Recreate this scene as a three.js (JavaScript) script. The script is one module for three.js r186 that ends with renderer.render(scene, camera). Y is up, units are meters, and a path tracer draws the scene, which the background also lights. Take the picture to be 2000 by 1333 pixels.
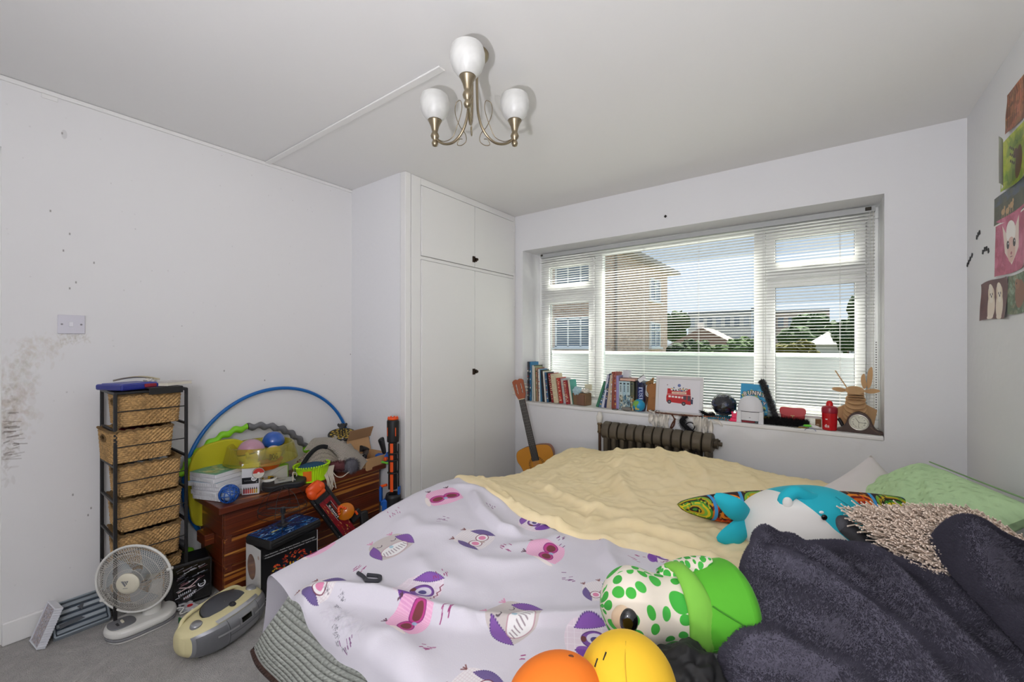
import * as THREE from 'three';
import { RoundedBoxGeometry } from 'three/addons/geometries/RoundedBoxGeometry.js';
import * as BGU from 'three/addons/utils/BufferGeometryUtils.js';
import { RectAreaLightUniformsLib } from 'three/addons/lights/RectAreaLightUniformsLib.js';
import { MarchingCubes } from 'three/addons/objects/MarchingCubes.js';
import { createNoise2D, createNoise3D } from 'simplex-noise';

// ---------------------------------------------------------------- camera, sky, sun, exposure
const scene = new THREE.Scene();
const camera = new THREE.PerspectiveCamera(2 * Math.atan(666.5 / 821.98) * 180 / Math.PI, 2000 / 1333, 0.02, 400);
camera.position.set(0, 1.2692, 0);
camera.rotation.y = 0.6308;
camera.setViewOffset(2000, 1333, 0, -6.26, 2000, 1333);          // a slightly shifted lens: verticals stay vertical
const renderer = new THREE.WebGLRenderer({ antialias: true });
renderer.toneMapping = THREE.LinearToneMapping;
renderer.toneMappingExposure = 1.0;
renderer.shadowMap.enabled = true;
RectAreaLightUniformsLib.init();
const FLASH = 9.5, FLASH_AT = [-.75, 2.4, -1.15], FLASH_ANGLE = .98, FILL = 3.2, FY0 = .75, FX = .0;   // candela: unseen flash head lighting the ceiling, and an unseen dome lighting the room

const rng = (a) => () => { a |= 0; a = a + 0x6D2B79F5 | 0; let t = Math.imul(a ^ a >>> 15, 1 | a); t = t + Math.imul(t ^ t >>> 7, 61 | t) ^ t; return ((t ^ t >>> 14) >>> 0) / 4294967296; };
const R = rng(7);
const n2 = createNoise2D(rng(11)), n3 = createNoise3D(rng(12));
const fbm = (x, y, o = 4) => { let s = 0, a = .5, f = 1; for (let i = 0; i < o; i++) { s += a * n2(x * f + i * 17.1, y * f - i * 9.3); a *= .5; f *= 2; } return s; };
const lerp = (a, b, t) => a + (b - a) * t, clamp = (x, a = 0, b = 1) => Math.min(b, Math.max(a, x)), sst = (a, b, x) => { const t = clamp((x - a) / (b - a)); return t * t * (3 - 2 * t); };

{ // summer sky: pale blue above, white haze and thin cloud low down
  const W = 1024, H = 512, d = new Float32Array(W * H * 4);
  for (let j = 0; j < H; j++) for (let i = 0; i < W; i++) {
    const el = (j + .5) / H * Math.PI - Math.PI / 2, az = i / W * Math.PI * 2, y = Math.sin(el), o = (j * W + i) * 4;
    const k = Math.pow(clamp(y, 0, 1), .55), cx = Math.cos(az) * Math.cos(el) / (Math.abs(y) + .25), cz = Math.sin(az) * Math.cos(el) / (Math.abs(y) + .25);
    const c = clamp(.35 + fbm(cx * 1.3, cz * 1.3, 5) * 1.1) * .8;
    const base = [lerp(.84, .30, k), lerp(.89, .50, k), lerp(.97, .95, k)], g = y < 0 ? .42 : 1;
    for (let q = 0; q < 3; q++) d[o + q] = lerp(base[q], [.95, .96, .98][q], y > 0 ? c * .6 : 0) * g;
    d[o + 3] = 1;
  }
  const t = new THREE.DataTexture(d, W, H, THREE.RGBAFormat, THREE.FloatType);
  t.mapping = THREE.EquirectangularReflectionMapping; t.magFilter = THREE.LinearFilter; t.needsUpdate = true;
  scene.background = t; scene.backgroundIntensity = 1.0;
}
const sun = new THREE.DirectionalLight(0xfff8f2, 24);
sun.position.set(-.9, 9.0, -6.6).multiplyScalar(2); sun.target.position.set(0, 0, 0);
sun.castShadow = true; sun.shadow.mapSize.set(2048, 2048); Object.assign(sun.shadow.camera, { left: -12, right: 12, top: 12, bottom: -12, near: 1, far: 60 });
scene.add(sun, sun.target);

// ---------------------------------------------------------------- helpers
const V = (x, y, z) => new THREE.Vector3(x, y, z), V2 = (x, y) => new THREE.Vector2(x, y);
const used = {};
const num = (n) => { used[n] = (used[n] ?? -1) + 1; return used[n] ? n + '_' + String(used[n]).padStart(3, '0') : n; };
const mat = (c, o = {}) => new THREE.MeshStandardMaterial({ color: c, roughness: .7, side: THREE.DoubleSide, ...o });
const phy = (c, o = {}) => new THREE.MeshPhysicalMaterial({ color: c, roughness: .5, side: THREE.DoubleSide, ...o });
const merge = (gs) => gs.length === 1 ? gs[0] : BGU.mergeGeometries(gs.map(g => { const q = g.index ? g.toNonIndexed() : g; for (const k of Object.keys(q.attributes)) if (!['position', 'normal', 'uv'].includes(k)) q.deleteAttribute(k); return q; }), false);
function mk(name, g, m, parent = scene, label) {
  const o = new THREE.Mesh(Array.isArray(g) ? merge(g) : g, m);
  o.name = parent === scene ? num(name) : name; o.castShadow = o.receiveShadow = true;
  if (label) o.userData.label = label;
  parent.add(o); return o;
}
function tag(o, label, category, group) { o.userData = { ...o.userData, label, category, ...(group ? { group } : {}) }; return o; }
function thing(name, label, category, p = [0, 0, 0], ry = 0, group) {
  const o = new THREE.Group(); o.name = num(name); o.position.set(...p); o.rotation.y = ry; scene.add(o); return tag(o, label, category, group);
}
const one = (name, g, m, label, category, group) => tag(mk(name, g, m), label, category, group);
const struct = (name, g, m, parent = scene) => { const o = mk(name, g, m, parent); if (parent === scene) o.userData.kind = 'structure'; return o; };
function copyOf(o, label, p, ry = 0) { const c = o.clone(); c.name = num(o.name.replace(/_\d\d\d$/, '')); c.userData = { ...o.userData }; if (label) c.userData.label = label; if (p) c.position.set(...p); c.rotation.y = ry; scene.add(c); return c; }
// geometry
const T = (g, x = 0, y = 0, z = 0, rx = 0, ry = 0, rz = 0) => { const m = new THREE.Matrix4().makeRotationFromEuler(new THREE.Euler(rx, ry, rz)); m.setPosition(x, y, z); return g.applyMatrix4(m); };
const bx = (w, h, d, x = 0, y = 0, z = 0, rx = 0, ry = 0, rz = 0) => T(new THREE.BoxGeometry(w, h, d), x, y, z, rx, ry, rz);
const rb = (w, h, d, r = .004, x = 0, y = 0, z = 0, rx = 0, ry = 0, rz = 0, s = 2) => T(new RoundedBoxGeometry(w, h, d, s, Math.min(r, w / 2.01, h / 2.01, d / 2.01)), x, y, z, rx, ry, rz);
const cy = (r1, r2, h, x = 0, y = 0, z = 0, rx = 0, ry = 0, rz = 0, n = 24) => T(new THREE.CylinderGeometry(r1, r2, h, n), x, y, z, rx, ry, rz);
const sp = (r, x = 0, y = 0, z = 0, sx = 1, sy = 1, sz = 1, n = 24) => { const g = new THREE.SphereGeometry(r, n, Math.round(n * .7)); g.scale(sx, sy, sz); return T(g, x, y, z); };
const tor = (r, t, x = 0, y = 0, z = 0, rx = 0, ry = 0, rz = 0, n = 40, arc = Math.PI * 2, m = 8) => T(new THREE.TorusGeometry(r, t, m, n, arc), x, y, z, rx, ry, rz);
const lathe = (pts, n = 32) => new THREE.LatheGeometry(pts.map(p => V2(p[0], p[1])), n);
const tube = (pts, r, n = 24, m = 6, closed = false) => new THREE.TubeGeometry(new THREE.CatmullRomCurve3(pts.map(p => p.isVector3 ? p : V(...p)), closed), n, r, m, closed);
const bar = (a, b, r, m = 6) => { const A = a.isVector3 ? a : V(...a), B = b.isVector3 ? b : V(...b), d = B.clone().sub(A), g = new THREE.CylinderGeometry(r, r, d.length(), m); g.applyQuaternion(new THREE.Quaternion().setFromUnitVectors(V(0, 1, 0), d.clone().normalize())); return g.translate((A.x + B.x) / 2, (A.y + B.y) / 2, (A.z + B.z) / 2); };
const shape = (pts) => { const s = new THREE.Shape(); pts.forEach((p, i) => i ? s.lineTo(p[0], p[1]) : s.moveTo(p[0], p[1])); return s; };
const smooth = (pts, n = 60) => new THREE.CatmullRomCurve3(pts.map(p => V(p[0], p[1], 0)), true).getPoints(n).map(p => [p.x, p.y]);
const ext = (s, d, bev = .002, o = {}) => new THREE.ExtrudeGeometry(Array.isArray(s) ? shape(s) : s, { depth: d, bevelEnabled: bev > 0, bevelSize: bev, bevelThickness: bev, bevelSegments: 2, curveSegments: 16, ...o });
function grid(nu, nv, f, uvs = [1, 1], closeU = false) {                        // f(u, v) -> [x, y, z]
  const p = [], uv = [], ix = [];
  for (let j = 0; j <= nv; j++) for (let i = 0; i <= nu; i++) { const q = f(i / nu, j / nv); p.push(q[0], q[1], q[2]); uv.push(q[3] ?? i / nu * uvs[0], q[4] ?? j / nv * uvs[1]); }
  for (let j = 0; j < nv; j++) for (let i = 0; i < nu; i++) { const a = j * (nu + 1) + i, b = a + 1, c = a + nu + 1, d = c + 1; ix.push(a, c, b, b, c, d); }
  const g = new THREE.BufferGeometry(); g.setAttribute('position', new THREE.Float32BufferAttribute(p, 3)); g.setAttribute('uv', new THREE.Float32BufferAttribute(uv, 2)); g.setIndex(ix); g.computeVertexNormals();
  if (closeU) { const N = g.attributes.normal; for (let j = 0; j <= nv; j++) { const a = j * (nu + 1), b = a + nu, s = V(N.getX(a) + N.getX(b), N.getY(a) + N.getY(b), N.getZ(a) + N.getZ(b)).normalize(); N.setXYZ(a, s.x, s.y, s.z); N.setXYZ(b, s.x, s.y, s.z); } }
  return g;
}
function planarUV(g, k = 1) {                                                  // uv in metres from the dominant axis of each face
  const q = g.index ? g.toNonIndexed() : g, P = q.attributes.position, N = q.attributes.normal, uv = new Float32Array(P.count * 2);
  for (let i = 0; i < P.count; i++) { const a = Math.abs(N.getX(i)), b = Math.abs(N.getY(i)), c = Math.abs(N.getZ(i)); const [u, v] = a >= b && a >= c ? [P.getZ(i), P.getY(i)] : b >= c ? [P.getX(i), P.getZ(i)] : [P.getX(i), P.getY(i)]; uv[i * 2] = u * k; uv[i * 2 + 1] = v * k; }
  q.setAttribute('uv', new THREE.BufferAttribute(uv, 2)); return q;
}
// textures
function tex(w, h, draw, o = {}) {
  const c = document.createElement('canvas'); c.width = w; c.height = h; const g = c.getContext('2d'); draw(g, w, h);
  const t = new THREE.CanvasTexture(c); t.wrapS = t.wrapT = o.clamp ? THREE.ClampToEdgeWrapping : THREE.RepeatWrapping; if (o.srgb !== false) t.colorSpace = THREE.SRGBColorSpace; if (o.rep) t.repeat.set(...o.rep); return t;
}
function ntex(w, h, f, o = {}) {                                               // f(x, y) -> grey 0..1 or [r, g, b] 0..1
  const d = new Uint8Array(w * h * 4);
  for (let j = 0; j < h; j++) for (let i = 0; i < w; i++) { const q = f(i / w, j / h), a = q.length ? q : [q, q, q], k = (j * w + i) * 4; for (let c = 0; c < 3; c++) d[k + c] = clamp(a[c]) * 255; d[k + 3] = 255; }
  const t = new THREE.DataTexture(d, w, h); t.wrapS = t.wrapT = THREE.RepeatWrapping; t.magFilter = THREE.LinearFilter; t.minFilter = THREE.LinearMipmapLinearFilter; t.generateMipmaps = true; if (o.srgb) t.colorSpace = THREE.SRGBColorSpace; if (o.rep) t.repeat.set(...o.rep); t.needsUpdate = true; return t;
}
const tile = (x, y, k, o = 4, s = 0) => { const a = x * 2 * Math.PI, b = y * 2 * Math.PI; let v = 0, m = .5, f = k / 6.283; for (let i = 0; i < o; i++) { v += m * n3(Math.cos(a) * f + s + i * 5, Math.sin(a) * f + Math.cos(b) * f * .93, Math.sin(b) * f + s); m *= .5; f *= 2; } return v; };
const blot = (g, x, y, rx, ry, col, al, n = 60, seed = 3) => { const r = rng(seed); g.fillStyle = col; for (let i = 0; i < n; i++) { const a = r() * 6.28, q = Math.sqrt(r()) * (.4 + .6 * r()); g.globalAlpha = al * (.3 + r()); g.beginPath(); g.ellipse(x + Math.cos(a) * q * rx, y + Math.sin(a) * q * ry, rx * .12 * (r() + .2), ry * .09 * (r() + .2), r() * 3, 0, 7); g.fill(); } g.globalAlpha = 1; };
const text = (g, s, x, y, font, col, al = 'left', rot = 0) => { g.save(); g.translate(x, y); g.rotate(rot); g.font = font; g.fillStyle = col; g.textAlign = al; g.textBaseline = 'middle'; g.fillText(s, 0, 0); g.restore(); };

// ---------------------------------------------------------------- room shell
const XL = -2.7755, XR = .5955, ZW = -3.0347, ZA = -1.8017, XW = -2.176, ZB = 1.25, CH = 2.4, SILL = .767;
const plaster = ntex(256, 256, (x, y) => .5 + .45 * tile(x, y, 22, 5) + .1 * tile(x, y, 60, 2, 9));
plaster.repeat.set(.8, .8);
const paint = mat(0xe7e7e8, { roughness: .88, bumpMap: plaster, bumpScale: .0012 });
const ceilPaint = mat(0xe8e7e5, { roughness: .92, bumpMap: plaster, bumpScale: .0007 });
const gloss = mat(0xe9e8e5, { roughness: .42 });
{ // floor: looped grey carpet
  const pile = ntex(512, 512, (x, y) => .5 + .55 * tile(x, y, 90, 3) + .3 * tile(x, y, 200, 1, 4));
  const col = ntex(512, 512, (x, y) => { const v = .68 + .10 * tile(x, y, 120, 2, 3) + .05 * tile(x, y, 8, 3, 8); return [v, v * .985, v * .965]; }, { srgb: true });
  const carpet = mat(0xffffff, { roughness: 1, map: col, bumpMap: pile, bumpScale: .006 }); col.repeat.set(2.2, 2.2); pile.repeat.set(2.2, 2.2);
  struct('floor', planarUV(bx(XR - XL + .5, .15, ZB - ZW + .5, (XL + XR) / 2, -.075, (ZB + ZW) / 2)), carpet);
}
struct('ceiling', planarUV(bx(XR - XL + .5, .15, ZB - ZW + .7, (XL + XR) / 2, CH + .075, (ZB + ZW) / 2)), ceilPaint);
{ // left wall with its handling marks; doorway beyond the frame's left edge
  const W = 2048, H = 1024, zA = -.163, zB = ZW - .3, L = zA - zB;           // texture spans z from zA (u=0) to zB (u=1), y 0..2.4
  const U = (z) => (zA - z) / L * W, Y = (y) => (1 - y / CH) * H;
  const col = tex(W, H, (g) => {
    g.fillStyle = '#e6e5e4'; g.fillRect(0, 0, W, H);
    const r = rng(5);
    for (let i = 0; i < 260; i++) { g.globalAlpha = .05 + .25 * r() * r(); g.fillStyle = '#6b665f'; g.fillRect(r() * W, r() * H * .95, 1 + 3 * r(), 1 + 2 * r()); }
    blot(g, U(-.19), Y(1.02), 60, 95, '#8d7358', .045, 300, 4); blot(g, U(-.176), Y(.9), 26, 110, '#54402e', .07, 150, 9); blot(g, U(-.27), Y(1.25), 70, 40, '#a08b6a', .045, 160, 6);
    blot(g, U(-.37), Y(1.29), 50, 18, '#8a7a5c', .09, 120, 12); blot(g, U(-.22), Y(1.15), 50, 60, '#93806a', .045, 160, 22);
    g.strokeStyle = '#3f342c'; for (let i = 0; i < 26; i++) { g.globalAlpha = .15 + .3 * r(); g.lineWidth = 1 + 1.4 * r(); const x = U(-.166 - .05 * r() * r()), y = Y(.78 + .2 * r()); g.beginPath(); g.moveTo(x, y); g.lineTo(x + 8 + 26 * r(), y + (r() - .5) * 10); g.stroke(); }
    g.globalAlpha = .5; g.fillStyle = '#4a453f'; for (const [z, y] of [[-.336, 2.232], [-.30, 1.87], [-.36, 1.78], [-.34, 1.70], [-.44, 1.66], [-.38, 1.56], [-.36, 1.53], [-1.79, 1.2], [-1.2, 1.05], [-.98, 1.12], [-.8, .62], [-.42, .47], [-.43, .5], [-.37, .58]]) g.fillRect(U(z), Y(y), 3, 4);
    g.globalAlpha = .18; g.fillStyle = '#8c8a86'; g.beginPath(); g.ellipse(U(-.345), Y(2.225), 6, 9, 0, 0, 7); g.fill();
  });
  const m = mat(0xffffff, { roughness: .88, map: col, bumpMap: plaster, bumpScale: .0012 });
  const g = bx(.12, CH, L); g.translate(XL - .06, CH / 2, (zA + zB) / 2);
  const P = g.attributes.position, uv = g.attributes.uv; for (let i = 0; i < P.count; i++) uv.setXY(i, (zA - P.getZ(i)) / L, P.getY(i) / CH);
  struct('wall_left', g, m);
  const dz1 = .56, dh = 2.1;                                                  // doorway z from zA to dz1
  struct('wall_left_rear', planarUV(merge([bx(.12, CH - dh, dz1 - zA, XL - .06, (CH + dh) / 2, (dz1 + zA) / 2), bx(.12, CH, ZB - dz1 + .1, XL - .06, CH / 2, (ZB + dz1 + .1) / 2)])), paint);
  const d = new THREE.Group(); d.name = 'door_1'; d.userData.kind = 'structure'; scene.add(d);
  mk('door_leaf', rb(.04, dh - .02, dz1 - zA - .06, .003, XL - .085, dh / 2 - .01, (dz1 + zA) / 2), gloss, d);
  mk('door_frame', [rb(.10, dh, .03, .003, XL - .06, dh / 2, zA + .012), rb(.10, dh, .03, .003, XL - .06, dh / 2, dz1 - .012), rb(.10, .03, dz1 - zA, .003, XL - .06, dh - .012, (dz1 + zA) / 2)], gloss, d);
  mk('door_handle', [cy(.009, .009, .05, XL - .045, 1.02, zA + .1, 0, 0, Math.PI / 2), rb(.014, .016, .12, .006, XL - .022, 1.02, zA + .15)], mat(0x9a938a, { metalness: 1, roughness: .3 }), d);
}
struct('wall_right', planarUV(bx(.12, CH, ZB - ZW + .5, XR + .06, CH / 2, (ZB + ZW) / 2)), paint);
struct('wall_rear', planarUV(bx(XR - XL + .3, CH, .12, (XL + XR) / 2, CH / 2, ZB + .06)), paint);
const WX0 = -2.1, WX1 = .285, WT = 2.087, ZO = -3.42;                         // window opening
{
  const d = ZW - ZO, zc = (ZW + ZO) / 2, xl = XL - .12, xr = XR + .12;
  struct('wall_window', planarUV(merge([bx(WX0 - xl, CH, d, (WX0 + xl) / 2, CH / 2, zc), bx(xr - WX1, CH, d, (WX1 + xr) / 2, CH / 2, zc), bx(WX1 - WX0, CH - WT, d, (WX0 + WX1) / 2, (CH + WT) / 2, zc), bx(WX1 - WX0, SILL - .02, d, (WX0 + WX1) / 2, SILL / 2 - .01, zc)])), paint);
  struct('window_sill', rb(WX1 - WX0 - .002, .026, d - .012, .008, (WX0 + WX1) / 2, SILL - .0125, zc + .012), mat(0xe8e7e4, { roughness: .6 }));
}
struct('wall_closet', planarUV(bx(XW - XL - .0515, CH, .06, (XL + XW - .0515) / 2, CH / 2, ZA - .03)), paint);
struct('baseboard_left', [rb(.018, .098, Math.abs(ZA + .163), .006, XL + .009, .049, (ZA - .163) / 2)], gloss);
struct('trim_1', rb(.012, .02, Math.abs(ZA + .262) + .3, .004, XL + .006, CH - .011, (ZA - .262) / 2 + .15), gloss);
struct('trim_2', [rb(1.535, .008, .034, .003, XL + .7675, CH - .006, -1.2155)], gloss);
struct('trim_3', [rb(.004, .02, .05, .002, XL + .002, CH - .03, -.3)], gloss);

// ---------------------------------------------------------------- fitted wardrobe
{
  const w = thing('fitted_wardrobe', 'tall white painted cupboard built into the corner with two small doors above two tall doors', 'wardrobe', [XW, 0, 0]);
  const z0 = -1.9376, z1 = -3.008, zm = -2.484, D = .018;
  mk('carcass', [bx(.02, CH - .02, ZA - ZW - .02, -.56, CH / 2, (ZA + ZW) / 2), bx(.54, .02, ZA - ZW - .02, -.29, 1.857, (ZA + ZW) / 2)], gloss, w);
  mk('corner_post', rb(.05, CH - .002, .048, .004, -.025, CH / 2, ZA - .024), gloss, w);
  mk('face_frame', [rb(.03, CH - .004, .082, .003, -.018, CH / 2, ZA - .0535 - .041), rb(.03, .048, z0 - z1, .003, -.018, CH - .026, (z0 + z1) / 2), rb(.03, .024, z0 - z1, .002, -.020, 1.857, (z0 + z1) / 2), rb(.03, CH - .004, .024, .003, -.018, CH / 2, z1 - .0135)], gloss, w);
  const rust = mat(0x3a2c22, { metalness: .7, roughness: .5 });
  const door = (ya, yb, za, zb, ky) => {
    const o = mk('door', rb(D, yb - ya - .006, za - zb - .004, .0025, -.006, (ya + yb) / 2, (za + zb) / 2), gloss, w);
    const hz = za === z0 ? za - .002 : zb + .002;
    for (const t of [.12, .88]) mk('hinge', cy(.005, .005, .06, .004, lerp(ya, yb, t), hz, 0, 0, 0, 10), gloss, o);
    return o;
  };
  const a = door(1.869, 2.348, z0, zm), b = door(1.869, 2.348, zm, z1), c = door(.06, 1.845, z0, zm), e = door(.06, 1.845, zm, z1);
  for (const [o, y] of [[a, 1.93], [c, 1.056]]) mk('latch', [rb(.010, .046, .026, .002, .007, y, zm + .016), cy(.008, .011, .022, .016, y, zm - .004, 0, 0, Math.PI / 2, 14), rb(.008, .03, .014, .002, .006, y, zm - .012)], rust, o, 'rusty brown latch with a small knob');
  mk('plinth', rb(.02, .055, z0 - z1, .002, -.02, .0275, (z0 + z1) / 2), gloss, w);
}

// ---------------------------------------------------------------- window
const upvc = mat(0xf3f3f0, { roughness: .35 });
{
  const wdw = new THREE.Group(); wdw.name = 'window_1'; wdw.userData.kind = 'structure'; scene.add(wdw);
  const zf = -3.335, fd = .06;
  const rail = (x0, x1, y0, y1, z = zf, d = fd) => rb(x1 - x0, y1 - y0, d, .006, (x0 + x1) / 2, (y0 + y1) / 2, z);
  mk('window_frame', [rail(WX0, WX1, 2.02, WT), rail(WX0, WX1, SILL, SILL + .05), rail(WX0, -2.04, SILL + .05, 2.02), rail(.228, WX1, SILL + .05, 2.02), rail(-1.54, -1.472, SILL + .05, 2.02), rail(-.362, -.292, SILL + .05, 2.02), rail(-2.04, -1.54, 1.69, 1.748), rail(-.292, .228, 1.70, 1.752)], upvc, wdw);
  const sash = (x0, x1, y0, y1, hx) => {
    const t = .052, s = mk('sash', [rail(x0, x1, y1 - t, y1, zf + .014), rail(x0, x1, y0, y0 + t, zf + .014), rail(x0, x0 + t, y0 + t, y1 - t, zf + .014), rail(x1 - t, x1, y0 + t, y1 - t, zf + .014)], upvc, wdw);
    mk('glazing_gasket', [[x0 + t, (y0 + y1) / 2, .004, y1 - y0 - 2 * t], [x1 - t, (y0 + y1) / 2, .004, y1 - y0 - 2 * t], [(x0 + x1) / 2, y0 + t, x1 - x0 - 2 * t, .004], [(x0 + x1) / 2, y1 - t, x1 - x0 - 2 * t, .004]].map(q => bx(q[2], q[3], .01, q[0], q[1], zf + .012)), mat(0x33332f), s);
    mk('handle', hx === 'h' ? rb(.12, .014, .02, .006, (x0 + x1) / 2, y0 + .026, zf + .052) : rb(.014, .12, .02, .006, hx, 1.27, zf + .052), upvc, s);
    return [x0 + t, x1 - t, y0 + t, y1 - t];
  };
  const glass = phy(0xf4f8f6, { transmission: 1, roughness: 0, thickness: 0, ior: 1.1, specularIntensity: 0 });
  const panes = [sash(-2.038, -1.542, 1.75, 2.016, 'h'), sash(-2.038, -1.542, SILL + .052, 1.688, -1.565), sash(-.290, .226, 1.754, 2.018, 'h'), sash(-.290, .226, SILL + .052, 1.698, -.265), [-1.472, -.362, SILL + .05, 2.02]];
  for (const [x0, x1, y0, y1] of panes) mk('pane', bx(x1 - x0 + .006, y1 - y0 + .006, .004, (x0 + x1) / 2, (y0 + y1) / 2, zf), glass, wdw);
}
{ // venetian blind: each slat is a part
  const b = thing('venetian_blind', 'white slatted blind hanging across the whole window', 'blind', [-.888, 0, -3.243]);
  const L = 2.30, white = mat(0xe2e2df, { roughness: .42 }), grey = mat(0xb9bbba, { roughness: .4 });
  mk('head_rail', rb(L + .004, .034, .03, .003, 0, 2.062, 0), grey, b, 'grey head rail');
  mk('rail_bracket', rb(.028, .02, .006, .002, L / 2 - .03, 2.064, .017), mat(0x4a463e, { metalness: .6 }), b); mk('rail_bracket', rb(.02, .016, .006, .002, -L / 2 + .014, 2.07, .017), mat(0x4a463e, { metalness: .6 }), b);
  const sl = grid(1, 6, (u, v) => { const t = v - .5; return [(u - .5) * L, .0022 * (1 - 4 * t * t) + t * .0022, t * .025]; });
  const N = 62;
  for (let i = 0; i < N; i++) { const s = mk('slat', sl, white, b); const t = i / (N - 1); s.position.set(0, lerp(2.036, .832, t), 0); s.rotation.x = lerp(-.085, .20, sst(.35, .95, t)) + .02 * n2(i * .9, 3); s.rotation.z = .0008 * n2(i * .4, 9) + (t > .9 ? (t - .9) * .02 : 0); }
  mk('bottom_rail', rb(L, .016, .024, .004, 0, .814, 0), white, b);
  for (const x of [-1.915, -1.102, -.704, -.303, .1, .235]) { const X = x + .888; mk('ladder_cord', [bar([X, 2.05, .0135], [X, .815, .0135], .0007, 5), bar([X, 2.05, -.0135], [X, .815, -.0135], .0007, 5), bar([X + .004, 2.05, 0], [X + .004, .815, 0], .0008, 5)], white, b); }
  mk('pull_cord', [tube([[L / 2 - .022, 2.05, .02], [L / 2 - .018, 1.5, .022], [L / 2 - .022, .95, .024]], .0012, 30, 5), tube([[L / 2 - .008, 2.05, .022], [L / 2 - .009, 1.4, .024], [L / 2 - .006, .86, .03]], .0016, 30, 5)], mat(0xdedcd2), b);
  mk('bead_chain', Array.from({ length: 30 }, (_, i) => sp(.0034, L / 2 + .004, 1.28 - i * .0145, .026, 1, 1, 1, 8)), mat(0x6a6862, { roughness: .4 }), b);
}

// ---------------------------------------------------------------- unseen flash stand behind the camera, placed to light ceiling and room
{
  const f = thing('unseen_flash_stand', 'unseen black tripod stand behind the camera with a flash head and dome placed to light the room', 'flash', [FX, 0, .8]);
  const black = mat(0x141414, { roughness: .5 });
  mk('pole', cy(.011, .013, 1.64, 0, .83, 0, 0, 0, 0, 12), black, f);
  for (let i = 0; i < 3; i++) { const a = i * 2.094 + .3; mk('leg', [bar([0, .5, 0], [Math.cos(a) * .4, .01, Math.sin(a) * .4], .008)], black, f); }
  const L = V(FX, FY0, .62), A = V(...FLASH_AT).sub(L).normalize(), hd = mk('flash_head', [rb(.075, .05, .10, .008)], black, f);
  hd.position.set(0, FY0, -.18); hd.lookAt(V(...FLASH_AT)); f.children[0].position.z = -.18; mk('flash_bracket', bar([0, FY0, -.18], [0, FY0 - .05, -.18], .02), black, f);
  mk('unseen_flash_window_light', T(new THREE.PlaneGeometry(.066, .042), 0, 0, .0525), new THREE.MeshStandardMaterial({ color: 0xffffff, emissive: 0xffffff, emissiveIntensity: 2 }), hd);
  const p = new THREE.SpotLight(0xfaf9ff, FLASH, 0, FLASH_ANGLE, 1, 2); p.position.copy(L).addScaledVector(A, .07); p.target.position.set(...FLASH_AT); p.castShadow = true; p.shadow.radius = 1.5; p.shadow.mapSize.set(1024, 1024); scene.add(p, p.target);
  const q = new THREE.PointLight(0xfaf9ff, FILL, 0, 2); q.position.set(FX, 1.72, .62); q.castShadow = true; q.shadow.radius = 7; scene.add(q);
  mk('unseen_dome_light', sp(.07, 0, 1.72, -.18), new THREE.MeshStandardMaterial({ color: 0xffffff, emissive: 0xffffff, emissiveIntensity: 2 }), f);  // dome out of view, placed to light the bed and walls
}

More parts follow.
